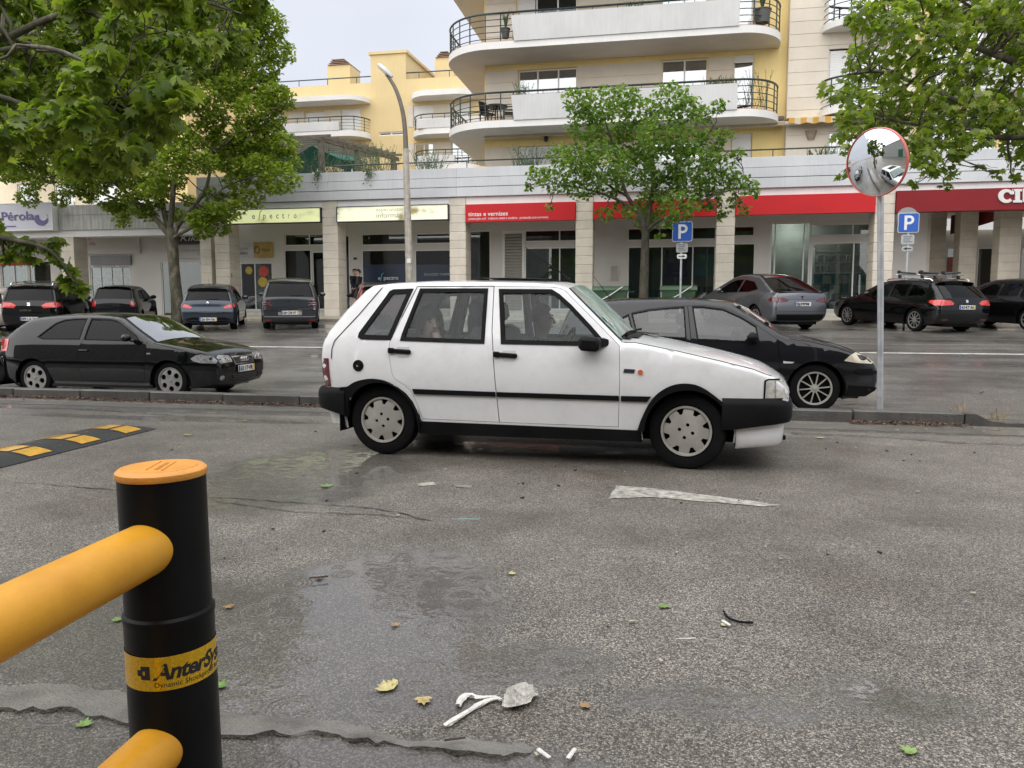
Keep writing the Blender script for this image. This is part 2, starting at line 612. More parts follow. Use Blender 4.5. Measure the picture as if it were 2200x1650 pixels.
# ================================================================ ground
def asphalt(name, dark, chip, chipfrac, cscale, rough0, wetattr=True, base_wet=0.25, bump=0.5):
 m, nt, out = newmat(name)
 b = nd(nt, "BsdfPrincipled")
 p = wpos(nt)
 vo = nd(nt, "TexVoronoi", i_Scale=cscale)
 nt.links.new(p, vo.inputs["Vector"])
 sx = nd(nt, "SeparateXYZ")
 nt.links.new(vo.outputs["Color"], sx.inputs[0])
 big = nzt(nt, p, 0.55, 6, 0.6)
 med = nzt(nt, p, 2.6, 5, 0.6)
 mixd = lambda k, g=1.0: tuple((a + (b_ - a) * k) * g for a, b_ in zip(dark, chip))
 fine = nzt(nt, p, cscale * 1.7, 2)
 sel = mth(nt, "ADD", sx.outputs["X"], mth(nt, "MULTIPLY_ADD", med, 0.5, chipfrac - 0.85), clamp=True)
 c = ramp(nt, sel, [(0.0, mixd(0.0, 0.8)), (0.35, mixd(0.22)), (0.62, mixd(0.6)), (0.85, mixd(1.0)), (0.96, mixd(1.0, 1.2)), (1.0, mixd(1.0, 1.6))])
 gapk = ramp(nt, mth(nt, "ADD", vo.outputs["Distance"], mth(nt, "MULTIPLY_ADD", fine, 0.5, -0.25)), [(0.42, (1, 1, 1)), (0.72, (0.35, 0.34, 0.33))])
 c = mixc(nt, 1.0, c, gapk, "MULTIPLY")
 stain = ramp(nt, big, [(0.33, (0.50, 0.44, 0.37)), (0.48, (0.95, 0.93, 0.9)), (0.68, (1.18, 1.16, 1.12))])
 c = mixc(nt, 1.0, c, stain, "MULTIPLY")
 if wetattr:
  at = nd(nt, "Attribute", attribute_name="wet")
  w0 = mth(nt, "ADD", at.outputs["Fac"], mth(nt, "MULTIPLY_ADD", nzt(nt, p, 3.3, 6, 0.65), 0.9, -0.45))
  wet = ramp(nt, w0, [(0.28, (0, 0, 0)), (0.62, (1, 1, 1))])
 else:
  wet = ramp(nt, nzt(nt, wpos(nt, (0.35, 1.4, 1)), 0.8, 6, 0.6), [(0.42, (0, 0, 0)), (0.62, (1, 1, 1))])
 c = mixc(nt, mth(nt, "MULTIPLY", wet, 0.55), c, tuple(x * 0.8 for x in dark))
 nt.links.new(c, b.inputs["Base Color"])
 nt.links.new(mth(nt, "MULTIPLY_ADD", sx.outputs["Z"], 0.25, rough0, clamp=True), b.inputs["Roughness"])
 h = mth(nt, "ADD", mth(nt, "MULTIPLY", mth(nt, "SUBTRACT", 0.5, vo.outputs["Distance"], clamp=True), mth(nt, "MULTIPLY_ADD", sx.outputs["Y"], 1.2, 0.3)), mth(nt, "MULTIPLY", fine, 0.5))
 bn = nd(nt, "Bump", i_Strength=bump, i_Distance=0.008)
 nt.links.new(h, bn.inputs["Height"])
 nt.links.new(bn.outputs[0], b.inputs["Normal"])
 rv = nd(nt, "TexVoronoi", i_Scale=4.2)
 rv.voronoi_dimensions = "2D"
 nt.links.new(p, rv.inputs["Vector"])
 rc = nd(nt, "SeparateXYZ")
 nt.links.new(rv.outputs["Color"], rc.inputs[0])
 d = rv.outputs["Distance"]
 rad = mth(nt, "MULTIPLY_ADD", rc.outputs["X"], 0.34, 0.02)
 env = mth(nt, "SUBTRACT", 1.0, mth(nt, "MULTIPLY", mth(nt, "ABSOLUTE", mth(nt, "SUBTRACT", d, rad)), 8.0), clamp=True)
 ring = mth(nt, "MULTIPLY", mth(nt, "SINE", mth(nt, "MULTIPLY", d, 75.0)), env)
 wob = nzt(nt, p, 14.0, 2)
 hw = mth(nt, "ADD", mth(nt, "MULTIPLY", ring, 0.25), mth(nt, "MULTIPLY", wob, 0.5))
 bw = nd(nt, "Bump", i_Strength=0.30, i_Distance=0.010)
 nt.links.new(hw, bw.inputs["Height"])
 bw2 = nd(nt, "Bump", i_Strength=0.35, i_Distance=0.006)
 nt.links.new(h, bw2.inputs["Height"])
 nm = nd(nt, "Mix", data_type="VECTOR")
 nt.links.new(wet, nm.inputs[0])
 nt.links.new(bw2.outputs[0], nm.inputs[4])
 nt.links.new(bw.outputs[0], nm.inputs[5])
 nt.links.new(nm.outputs[1], b.inputs["Coat Normal"])
 nt.links.new(mth(nt, "MULTIPLY_ADD", wet, 1.0 - base_wet, base_wet), b.inputs["Coat Weight"])
 nt.links.new(mth(nt, "MULTIPLY_ADD", wet, -0.18, 0.20), b.inputs["Coat Roughness"])
 b.inputs["Coat IOR"].default_value = 1.33
 nt.links.new(b.outputs[0], out.inputs[0])
 return m
M_LOT = asphalt("chipped_asphalt", (0.078, 0.070, 0.061), (0.315, 0.288, 0.250), 0.60, 180.0, 0.42, True, 0.22, 0.7)
M_ROAD = asphalt("road_asphalt", (0.080, 0.076, 0.070), (0.26, 0.25, 0.23), 0.6, 90.0, 0.33, False, 0.55, 0.3)
M_EARTH = mat("bare_earth", (0.16, 0.14, 0.11), 0.9, 0.2, 0.4)
MB().add([(-400, -400, -0.7), (400, -400, -0.7), (400, 400, -0.7), (-400, 400, -0.7)], [(0, 1, 2, 3)]).build("ground", M_EARTH, smooth=0)["kind"] = "structure"
KY0, KY1 = 8.70, 8.30           # kerb line: y at x=-8 and at x=+3
def kerb_y(x):
 return 8.70 + (x + 8.0) * (8.33 - 8.70) / 11.0
def blob(x, y, pts):
 """soft puddle field: pts are (px, py, radius_x, radius_y) in metres about a photographed spot"""
 w = np.zeros_like(x)
 for cx, cy, rx, ry, k in pts:
  d = ((x - cx) / rx) ** 2 + ((y - cy) / ry) ** 2
  w = np.maximum(w, k * np.clip(1.5 - d, 0, 1))
 return w
def _pud(px, py, rx, ry, k=1.0):
 q = onz(px, py)
 return (q[0], q[1], rx, ry, k)
PUDDLES = [_pud(770, 1330, 0.52, 0.85, 1.0), _pud(600, 1420, 0.45, 0.4, 0.95), _pud(880, 1440, 0.36, 0.28, 0.95), _pud(1180, 1420, 0.22, 0.16, 0.85),
   _pud(150, 1330, 0.9, 0.5, 0.75), _pud(650, 1020, 0.8, 1.2, 0.70), _pud(1560, 1520, 0.35, 0.12, 0.7), _pud(1900, 1500, 0.3, 0.16, 0.65),
   _pud(700, 1632, 0.55, 0.11, 1.3), _pud(1060, 1642, 0.40, 0.09, 1.2), _pud(200, 1610, 0.5, 0.10, 1.0), _pud(1050, 960, 1.6, 0.28, 0.55), (-6.5, 7.9, 4.5, 0.22, 0.95), (-5.2, 7.25, 2.0, 0.16, 0.8), (2.4, 7.75, 2.0, 0.14, 0.7),
   _pud(350, 1500, 0.5, 0.2, 0.8)]
xs = np.concatenate([[-90, -60, -40, -25], np.arange(-16, 12, 0.12), [16, 25, 40, 60, 90]])
ys = np.concatenate([[-60, -30, -15, -6, -2], np.arange(0.4, 8.3, 0.10), [8.30]])
gx, gy = np.meshgrid(xs, ys)
gyk = np.where(gy >= 8.29, np.array([[kerb_y(x) for x in xs]] * len(ys)) + 0.05, np.minimum(gy, np.array([[kerb_y(x) - 0.02 for x in xs]] * len(ys))))
lot_v = np.column_stack([gx.ravel(), gyk.ravel(), np.zeros(gx.size)])
nx = len(xs)
lot_f = [(j * nx + i, j * nx + i + 1, (j + 1) * nx + i + 1, (j + 1) * nx + i) for j in range(len(ys) - 1) for i in range(nx - 1)]
mb = MB()
mb.add(lot_v, lot_f)
lot = mb.build("parking_lot", M_LOT, loc=(0, 0, 0), smooth=0)
lot["kind"] = "structure"
at = lot.data.attributes.new("wet", "FLOAT", "POINT")
at.data.foreach_set("value", blob(lot_v[:, 0], lot_v[:, 1], PUDDLES).astype(np.float32))
sy = np.concatenate([[8.2, 8.75, 9.3], np.arange(10, 27.2, 0.4), [27.2]])
sx_ = np.concatenate([[-120, -60], np.arange(-34, 30, 2.0), [60, 120]])
mb = MB()
for y in sy:
 for x in sx_:
  mb.v.append((float(x), float(y), gz(y) if y > 8.6 else -0.12))
n_ = len(sx_)
mb.f = [(j * n_ + i, j * n_ + i + 1, (j + 1) * n_ + i + 1, (j + 1) * n_ + i) for j in range(len(sy) - 1) for i in range(n_ - 1)]
mb.m = [0] * len(mb.f)
mb.build("street", M_ROAD, loc=(0, 0, 0), smooth=60)["kind"] = "structure"
M_LINE = mat("worn_road_paint", (0.55, 0.55, 0.52), 0.5, 0.3, 6.0)
def strip(name, x0, x1, y, w, m, dz=0.005):
 mb = MB()
 k = int(abs(x1 - x0) / 2) + 1
 for i in range(k + 1):
  x = x0 + (x1 - x0) * i / k
  for yy in (y - w / 2, y + w / 2):
   mb.v.append((x, yy, gz(yy) + dz))
 mb.f = [(2 * i, 2 * i + 2, 2 * i + 3, 2 * i + 1) for i in range(k)]
 mb.m = [0] * k
 o = mb.build(name, m, loc=(0, 0, 0), smooth=0)
 o["kind"] = "structure"
 return o
_l1 = ong(1330, 753)
strip("road_line", -70, 80, float(_l1[1]), 0.12, M_LINE)
_l2 = ong(2050, 741)
strip("road_line", 4.0, 80, float(_l2[1]), 0.10, mat("faint_road_paint", (0.2, 0.2, 0.19), 0.5, 0.4, 5.0))
M_KERB = mat("kerb_concrete", (0.085, 0.08, 0.07), 0.55, 0.28, 4.0, 0.5, 60.0, streak=0.5, rand=0.08, coat=0.3)
kerb = empty("kerb", (0, 0, 0))
kerb["kind"] = "structure"
ang = math.atan2(8.33 - 8.70, 11.0)
kb = MB().box((0, 0.07, -0.03), (1.028, 0.15, 0.30), bev=0.012)
kst = None
for i in range(-42, 14):
 x = 1.95 + i * 1.04 - 0.52
 if x > 3.35:
  continue
 if kst is None:
  kst = kb.build("kerb_stone", M_KERB, kerb)
  ks = kst
 else:
  ks = link("kerb_stone", kst.data, kerb)
 ks.location = (x, kerb_y(x), random.uniform(-0.006, 0.006))
 ks.rotation_euler = (random.uniform(-0.01, 0.01), random.uniform(-0.004, 0.004), ang + random.uniform(-0.006, 0.006))
xe = 1.95 + 1.04 + 0.01
mb = MB()
prof = [(0, -0.18), (0, 0.12), (0.10, 0.118), (0.22, 0.055), (0.38, 0.035), (0.56, 0.04), (0.66, 0.075), (0.80, 0.08), (6.0, 0.08), (6.0, -0.18)]
mb.prism(prof, 0, 0.15, lambda u, v, h: (xe - 0.01 + u, kerb_y(xe + u) - 0.005 + h, v))
mb.build("kerb_stone", M_KERB, kerb, world=True)
M_CHAN = mat("channel_concrete", (0.13, 0.12, 0.10), 0.45, 0.3, 2.2, 0.6, 70.0, coat=0.6)
def ragged(poly, step, amp, seed=1):
 rg = random.Random(seed)
 return [(p[0] + rg.uniform(-amp, amp), p[1] + rg.uniform(-amp, amp)) for p in densify(poly, step, True)]
def slab(name, poly, h, m, z=0.0):
 V, Fc = cdt(poly)
 mb = MB()
 shell(mb, V, Fc, lambda x, y: (x, y, z + h), lambda x, y: (x + (0), y, z - 0.02))
 o = mb.build(name, m, smooth=0)
 o["kind"] = "structure"
 return o
slab("gutter_strip", ragged([(-16, 8.42), (-8, 8.36), (-3.0, 8.28), (-3.0, 8.02), (-8, 8.06), (-16, 8.1)], 0.25, 0.018, 2), 0.005, M_CHAN)
slab("gutter_strip", ragged([(-0.2, 8.20), (3.2, 8.12), (6.5, 8.05), (6.5, 7.72), (3.0, 7.74), (-0.2, 7.86)], 0.25, 0.018, 3), 0.005, M_CHAN)
M_PATCH = mat("broken_concrete", (0.14, 0.131, 0.113), 0.5, 0.4, 6.0, 0.7, 90.0, coat=0.4, coat_rough=0.2)
_pp = [(-60, 1478), (120, 1470), (300, 1492), (480, 1530), (620, 1545), (760, 1556), (880, 1592), (1000, 1588), (1130, 1602), (1150, 1618), (1090, 1632), (980, 1622), (890, 1612), (850, 1604),
  (780, 1598), (700, 1580), (600, 1580), (500, 1590), (420, 1582), (300, 1566), (150, 1532), (-60, 1530)]
_rg = ragged([tuple(onz(*q)[:2]) for q in _pp], 0.03, 0.011, 4)
V, Fc = cdt(_rg, (), 0.03)
mb = MB()
_up = np.array([tuple(onz(*q)[:2]) for q in densify(_pp[:10], 8)])
def _ez(x, y):
 d = float(np.sqrt(((_up - np.array([x, y])) ** 2).sum(1).min()))
 return 0.001 + min(0.016, 0.22 * d) * (0.75 + 0.5 * noise.noise(Vector((x * 14, y * 14, 0)))) + 0.003 * noise.noise(Vector((x * 60, y * 60, 3)))
shell(mb, V, Fc, lambda x, y: (x, y, max(0.0015, _ez(x, y))), lambda x, y: (x, y, -0.02))
mb.build("concrete_edge", M_PATCH, smooth=60)["kind"] = "structure"
M_TAR = mat("dark_joint", (0.018, 0.016, 0.014), 0.3, 0.2, 6.0, coat=1.0)
def crack(pxs, w, seed, z=0.0045):
 rg = random.Random(seed)
 P = densify([tuple(onz(*q)[:2]) for q in pxs], 0.06)
 mb = MB()
 for i, p in enumerate(P):
  a, b_ = np.array(P[max(0, i - 1)]), np.array(P[min(len(P) - 1, i + 1)])
  t = (b_ - a) / (np.linalg.norm(b_ - a) + 1e-9)
  n = np.array([-t[1], t[0]])
  j = rg.uniform(-0.012, 0.012)
  ww = w * rg.uniform(0.25, 1.0)
  for s in (-1, 1):
   q = np.array(p) + n * (j + s * ww / 2)
   mb.v.append((q[0], q[1], z))
 mb.f = [(2 * i, 2 * i + 2, 2 * i + 3, 2 * i + 1) for i in range(len(P) - 1)]
 mb.m = [0] * len(mb.f)
 mb.build("pavement_crack", M_TAR, smooth=0)["kind"] = "structure"
crack([(-60, 1028), (200, 1050), (450, 1068), (700, 1085), (820, 1095), (930, 1120)], 0.012, 5)
crack([(450, 1075), (620, 1100), (820, 1108), (910, 1118)], 0.010, 6)
crack([(-60, 875), (150, 878), (400, 895), (700, 905)], 0.03, 7, 0.010)
crack([(1700, 932), (1900, 940), (2050, 952), (2260, 958)], 0.03, 8, 0.010)
M_MARK = mat("worn_marking_paint", (0.40, 0.38, 0.33), 0.4, 0.6, 20.0, 0.4, 90.0, coat=0.5)
def flatmark(name, pxs, m, z=0.004, step=0.05, amp=0.006, seed=1):
 poly = ragged([tuple(onz(*q)[:2]) for q in pxs], step, amp, seed)
 V, Fc = cdt(poly)
 o = MB().add([(p[0], p[1], z) for p in V], Fc).build(name, m, smooth=0)
 o["kind"] = "structure"
 return o
flatmark("arrow_marking", [(1324, 1044), (1400, 1050), (1480, 1060), (1560, 1070), (1675, 1086), (1640, 1089), (1560, 1082), (1470, 1075), (1400, 1069), (1340, 1071), (1308, 1073)], M_MARK, seed=11)
flatmark("arrow_marking", [(895, 1040), (930, 1036), (938, 1043), (900, 1046)], M_MARK, seed=12, amp=0.004)
flatmark("arrow_marking", [(975, 1043), (1015, 1043), (1012, 1049), (980, 1048)], mat("ghost_marking_paint", (0.2, 0.19, 0.165), 0.4, 0.4, 20.0), seed=13, amp=0.004)
M_CALC = mat("limestone_paving", (0.36, 0.33, 0.27), 0.7, 0.25, 9.0, 0.6, 30.0)
FACE_Y = 28.47
def gpave(y):
 return 0.82 + (y - 27.0) * 0.065
mb = MB()
for x in sx_:
 for y in (27.0, 28.9):
  mb.v.append((float(x), y, gpave(y)))
n2 = len(sx_)
mb.f = [(2 * i, 2 * i + 2, 2 * i + 3, 2 * i + 1) for i in range(n2 - 1)]
mb.m = [0] * len(mb.f)
mb.build("pavement", M_CALC, loc=(0, 0, 0), smooth=0)["kind"] = "structure"
fk = empty("pavement_kerb", (0, 0, 0))
fk["kind"] = "structure"
kb = MB().box((0, 0, 0), (0.985, 0.16, 0.30), bev=0.015)
k0 = None
for i in range(-36, 30):
 if k0 is None:
  k0 = kb.build("kerb_stone", mat("limestone_kerb", (0.33, 0.30, 0.25), 0.6, 0.2, 5.0, 0.4, 40.0, rand=0.1), fk)
  o = k0
 else:
  o = link("kerb_stone", k0.data, fk)
 o.location = (i * 1.0, 26.93, 0.673)
# ================================================================ arcade with shops
M_STONE = mat("limestone_block", (0.62, 0.565, 0.475), 0.7, 0.10, 2.0, 0.25, 50.0, streak=0.12, rand=0.06)
M_WHITE = mat("white_render", (0.78, 0.78, 0.77), 0.6, 0.06, 1.2, 0.1, 30.0, streak=0.12)
M_BAND = mat("grey_white_render", (0.54, 0.55, 0.565), 0.6, 0.08, 0.8, 0.12, 30.0, streak=0.13, rand=0.04)
M_OLDBAND = mat("stained_render", (0.52, 0.515, 0.50), 0.7, 0.25, 1.6, 0.2, 30.0, streak=0.8)
M_ARC = mat("arcade_wall", (0.64, 0.615, 0.58), 0.6, 0.06, 0.8, 0.1, 30.0)
M_FRAME = mat("white_frame", (0.74, 0.74, 0.72), 0.4, 0.05, 2.0)
M_DARK = mat("shop_interior", (0.52, 0.52, 0.49), 0.8, 0.3, 1.0)
M_TILEF = mat("arcade_floor", (0.42, 0.40, 0.36), 0.5, 0.15, 3.0)
G_SHOP = glass("shop_glass", (0.62, 0.68, 0.66), 0.9, base=0.02)
G_DARK = glass("dark_shop_glass", (0.36, 0.40, 0.40), 1.2, base=0.02)
G_WIN = glass("window_glass", (0.45, 0.5, 0.52), 2.2, base=0.28)
M_NAVY = mat("navy_film", (0.022, 0.034, 0.065), 0.25, 0.1, 1.0)
M_BLACK = mat("black_metal", (0.02, 0.02, 0.022), 0.35, 0.2, 4.0)
M_WLET = mat("white_lettering", (0.75, 0.75, 0.74), 0.5, 0.03, 5.0)
YF, YI = FACE_Y, 31.3
FZ = 1.06                       # arcade floor
def rct(px0, py0, px1, py1, Y):
 ym, xm = (py0 + py1) / 2, (px0 + px1) / 2
 return ony(px0, ym, Y)[0], ony(px1, ym, Y)[0], ony(xm, py1, Y)[2], ony(xm, py0, Y)[2]
def wx(px, py, Y):
 return float(ony(px, py, Y)[0])
arc = empty("arcade_building", (-5, 30, 0.9), label="long grey white shopping arcade on pale stone columns with shop fronts", cat="arcade")
COLX = [(-13.07, "B"), (-7.94, "C"), (-3.16, "D"), (1.83, "E"), (7.05, "F"), (12.2, "G"), (17.3, "H"), (-17.72, "A")]
BLK = MB().box((0, 0, 0), (0.63, 0.80, 0.299), bev=0.012)
blk_mesh = None
def column(x, y, z0, z1, w=0.63, d=0.80, parent=arc):
 global blk_mesh
 core = MB().box((x + w / 2, y + d / 2, (z0 + z1) / 2), (w - 0.03, d - 0.03, z1 - z0))
 c = core.build("column", M_STONE, parent, world=True, smooth=0)
 k = int(round((z1 - z0) / 0.311))
 h = (z1 - z0) / k
 for i in range(k):
  if blk_mesh is None:
   b = BLK.build("stone_block", M_STONE, c)
   blk_mesh = b.data
  else:
   b = link("stone_block", blk_mesh, c)
  p = TM[parent.name].inverted() @ Vector((x + w / 2, y + d / 2, z0 + h * (i + 0.5)))
  b.location = p
  b.scale = (w / 0.63 * random.uniform(0.995, 1.004), d / 0.80, (h - 0.013) / 0.299)
 return c
for x, n in COLX:
 column(x, YF, 0.88, 5.36)
MB().box2((-18.5, 28.75, 0.6), (26, YI + 4.0, FZ)).build("floor_slab", M_TILEF, arc, world=True, smooth=0)
MB().box2((-18.5, YF + 0.8, 5.30), (26, YI + 4.2, 5.55)).build("ceiling", M_WHITE, arc, world=True, smooth=0)
OPEN = []           # (x0, x1, z0, z1)
def win(px0, py0, px1, py1, cols=(), pane=G_SHOP, floor=False, name="window", fw=0.05, Y=None, parent=None, z0=None, frame=M_FRAME, opens=OPEN):
 Y = YI if Y is None else Y
 x0, x1, za, zb = rct(px0, py0, px1, py1, Y)
 if floor:
  za = FZ + 0.08
 if z0 is not None:
  za = z0
 if opens is not None:
  opens.append((x0, x1, za, zb))
 return window(x0, x1, za, zb, Y, cols, pane, name, fw, parent or arc, frame)
def window(x0, x1, za, zb, Y, cols, pane, name, fw, parent, frame=M_FRAME, depth=0.07):
 mb = MB()
 xs_ = [x0] + [x0 + (x1 - x0) * c for c in cols] + [x1]
 y0, y1 = Y + 0.03, Y + 0.03 + depth
 mb.box2((x0, y0, za), (x1, y1, za + fw)).box2((x0, y0, zb - fw), (x1, y1, zb))
 mb.box2((x0, y0, za + fw), (x0 + fw, y1, zb - fw)).box2((x1 - fw, y0, za + fw), (x1, y1, zb - fw))
 for x in xs_[1:-1]:
  mb.box2((x - fw / 2, y0 + 0.002, za + fw), (x + fw / 2, y1 - 0.002, zb - fw))
 o = mb.build(name, frame, parent, world=True, smooth=0)
 TM[o.name] = TM[parent.name]
 for i in range(len(xs_) - 1):
  a = xs_[i] + (fw if i == 0 else fw / 2)
  b = xs_[i + 1] - (fw if i == len(xs_) - 2 else fw / 2)
  m = pane[i % len(pane)] if isinstance(pane, (list, tuple)) else pane
  MB().box2((a, y0 + 0.025, za + fw), (b, y0 + 0.035, zb - fw)).build("pane", m, o, world=True, smooth=0)
 return o
win(611, 502, 700, 528, (0.6,), G_DARK)
win(611, 536, 669, 650, (), [G_DARK], z0=FZ + 0.1)
win(671, 540, 703, 650, (), [G_DARK], z0=FZ + 0.1, name="door")
win(511, 564, 586, 655, (0.49,), [G_DARK, glass("frosted_shop_glass", (0.3, 0.36, 0.36), 1.0, fog=0.55, fogcol=(0.34, 0.42, 0.42))], floor=True, name="door")
win(741, 505, 751, 600, (), G_SHOP, floor=True)
win(776, 501, 873, 527, (), G_DARK)
win(893, 500, 985, 524, (), G_DARK)
win(777, 536, 875, 640, (), G_DARK, z0=FZ + 0.1)
win(891, 536, 985, 640, (), G_DARK, z0=FZ + 0.1)
win(1008, 495, 1054, 640, (), G_SHOP, floor=True)
win(1127, 493, 1262, 519, (0.56,), G_SHOP)
win(1127, 531, 1262, 640, (0.56,), G_SHOP, z0=FZ + 0.1)
win(1348, 488, 1555, 516, (0.34, 0.68), G_SHOP)
win(1348, 528, 1555, 634, (0.36, 0.68), G_SHOP, floor=True)
win(1560, 485, 1622, 508, (), G_SHOP)
win(1560, 522, 1622, 630, (), G_SHOP, floor=True)
win(1654, 478, 1740, 636, (0.12, 0.84), G_SHOP, floor=True, name="door")
win(1742, 480, 1895, 506, (0.6,), G_SHOP)
win(1742, 520, 1895, 632, (0.6,), G_SHOP, floor=True)
lx0, lx1, lz0, lz1 = rct(1079, 496, 1127, 640, YI)
lz0 = FZ + 0.05
OPEN.append((lx0, lx1, lz0, lz1))
mb = MB()
fw = 0.11
mb.box2((lx0, YI + 0.0, lz0), (lx0 + fw, YI + 0.08, lz1)).box2((lx1 - fw, YI, lz0), (lx1, YI + 0.08, lz1)).box2((lx0 + fw, YI, lz1 - fw), (lx1 - fw, YI + 0.08, lz1)).box2((lx0, YI + 0.09, lz0), (lx1, YI + 0.10, lz1))
lv = mb.build("louvre_door", M_FRAME, arc, world=True, smooth=0)
TM[lv.name] = TM[arc.name]
sl = None
nsl = 26
M_SLAT = mat("louvre_slat", (0.33, 0.31, 0.27), 0.45, 0.1, 3.0)
for i in range(nsl):
 z = lz0 + 0.1 + (lz1 - lz0 - 0.25) * i / (nsl - 1)
 if sl is None:
  sl = MB().box((0, 0, 0), (lx1 - lx0 - 2 * fw - 0.006, 0.012, 0.10), rot=(R(-35), 0, 0)).build("slat", M_SLAT, lv)
  o = sl
 else:
  o = link("slat", sl.data, lv)
 o.location = TM[arc.name].inverted() @ Vector(((lx0 + lx1) / 2, YI + 0.045, z))
XW0, XW1 = -18.6, 9.6
V, Fc = cdt([(XW0, FZ), (XW1, FZ), (XW1, 5.3), (XW0, 5.3)], [[(a, c), (b, c), (b, d), (a, d)] for a, b, c, d in OPEN])
mb = MB()
shell(mb, V, Fc, lambda x, z: (x, YI, z), lambda x, z: (x, YI + 0.10, z))
mb.build("wall", M_ARC, arc, world=True, smooth=0)
mb = MB()
mb.add([(XW0, YI + 2.0, FZ), (XW1, YI + 2.0, FZ), (XW1, YI + 2.0, 5.3), (XW0, YI + 2.0, 5.3)], [(0, 1, 2, 3)])
for x in (XW0, -16.3, wx(600, 560, YI), wx(758, 560, YI), wx(1000, 560, YI), wx(1068, 560, YI), wx(1320, 560, YI), wx(1640, 560, YI), XW1):
 mb.box2((x - 0.05, YI + 0.12, FZ), (x + 0.05, YI + 1.99, 5.3))
mb.build("partition", M_DARK, arc, world=True, smooth=0)
bays = sorted(COLX)
for i in range(len(bays) - 1):
 x0, x1 = bays[i][0] + 0.63, bays[i + 1][0]
 MB().box2((x0 + 0.004, YF + 0.05, 5.03), (x1 - 0.004, YF + 0.55, 5.375)).build("lintel", M_WHITE, arc, world=True, smooth=0)
par = MB().box2((-18.4, YF + 0.02, 5.372), (26, YF + 0.5, 6.40)).build("parapet", M_OLDBAND, arc, world=True, smooth=0)
TM[par.name] = TM[arc.name]
xsb = [-18.4] + [b[0] + 0.3 for b in bays[1:]] + [22.5, 26.0]
for i in range(len(xsb) - 1):
 for (za, zb, pr) in ((5.375, 5.712, 0.08), (5.734, 6.062, 0.08), (6.084, 6.43, 0.045)):
  MB().box2((xsb[i] + 0.0015, YF - pr, za), (xsb[i + 1] - 0.0015, YF + 0.5 if za > 6 else YF + 0.3, zb), bev=0.006).build("parapet_panel", M_BAND, par, world=True, smooth=0)
MB().box2((-18.4, YF + 0.5, 5.9), (30, 60, 6.12)).build("terrace_slab", mat("terrace_tiles", (0.3, 0.27, 0.23), 0.7, 0.2, 2.0), arc, world=True, smooth=0)
mb = MB()
zr = 6.72
mb.tube([(-12.6, YF + 0.2, zr), (10.6, YF + 0.2, zr)], 0.028, 6)
for px in (692, 852, 1003, 1104, 1260, 1420, 1660, 1772, 1880):
 x = wx(px, 345, YF + 0.2)
 mb.tube([(x, YF + 0.2, 6.42), (x, YF + 0.2, zr)], 0.018, 6)
rail = mb.build("parapet_rail", mat("green_black_rail", (0.02, 0.028, 0.027), 0.35, 0.2, 5.0), smooth=60)
tag(rail, "thin dark metal rail standing along the top of the grey arcade parapet", "railing")
# ---- passage at the right end: columns set back, bright shop behind
for px0, px1, Y in ((2145, 2192, 30.2), (2060, 2098, 31.4), (1996, 2030, 32.9), (1950, 1972, 35.0)):
 xa, xb = wx(px0, 560, Y), wx(px1, 560, Y)
 column(xa, Y, FZ - 0.1, 5.3, xb - xa, 0.62)
MB().box2((9.6, YI + 0.14, FZ), (9.75, YI + 6, 5.3)).build("wall", M_STONE, arc, world=True, smooth=0)
YB = 38.2
OP2 = []
for a, b in ((1935, 1952), (1968, 1990), (2032, 2058), (2098, 2141), (2192, 2240)):
 win(a, 532, b, 660, (), G_DARK, z0=FZ + 0.1, Y=YB, opens=OP2, name="door")
V, Fc = cdt([(9.4, FZ), (26, FZ), (26, 5.9), (9.4, 5.9)], [[(a, c), (b, c), (b, d), (a, d)] for a, b, c, d in OP2])
mb = MB()
shell(mb, V, Fc, lambda x, z: (x, YB, z), lambda x, z: (x, YB + 0.1, z))
mb.box2((9.4, YB + 2.5, FZ), (26, YB + 2.6, 5.9))
mb.build("wall", mat("pale_wall", (0.6, 0.56, 0.48), 0.6, 0.06, 1.0), arc, world=True, smooth=0)
x0, x1, z0, z1 = rct(2090, 447, 2146, 478, 30.9)
MB().add([(x0, 33, z1), (x1, 30.9, z1), (x1, 30.9, z0 + 0.08), (x0, 33, z0 - 0.22), (x0, 33.08, z1), (x1, 30.98, z1), (x1, 30.98, z0 + 0.08), (x0, 33.08, z0 - 0.22)],
   [(0, 3, 2, 1), (4, 5, 6, 7), (0, 1, 5, 4), (3, 7, 6, 2), (0, 4, 7, 3), (1, 2, 6, 5)]).build("sign_board", mat("deep_red_panel", (0.17, 0.022, 0.024), 0.4, 0.05, 2.0), smooth=0)
tag(bpy.context.scene.objects["sign_board"], "small deep red blank sign hanging between stone columns of the passage", "sign")
x0, x1, z0, z1 = rct(1972, 468, 2260, 492, YB - 0.3)
s = MB().box2((x0, YB - 0.25, z0), (x1, YB - 0.02, z1)).build("sign_board", mat("white_lightbox", (0.8, 0.8, 0.8), 0.4, 0.03, 1.0, emis=0.25), smooth=0)
tag(s, "long white fascia sign with red letters behind the passage columns", "sign")
mb = MB()
text_on(mb, "unilabs", 0.52, lambda u, v: (u + wx(1962, 482, YB - 0.3), YB - 0.256, v + z0 + 0.14), offset=0.01)
o = mb.build("lettering", mat("red_lettering", (0.55, 0.02, 0.03), 0.5, 0.05, 3.0), None, smooth=0)
o.parent = s
o.location = Vector(o.location) - Vector(s.location)
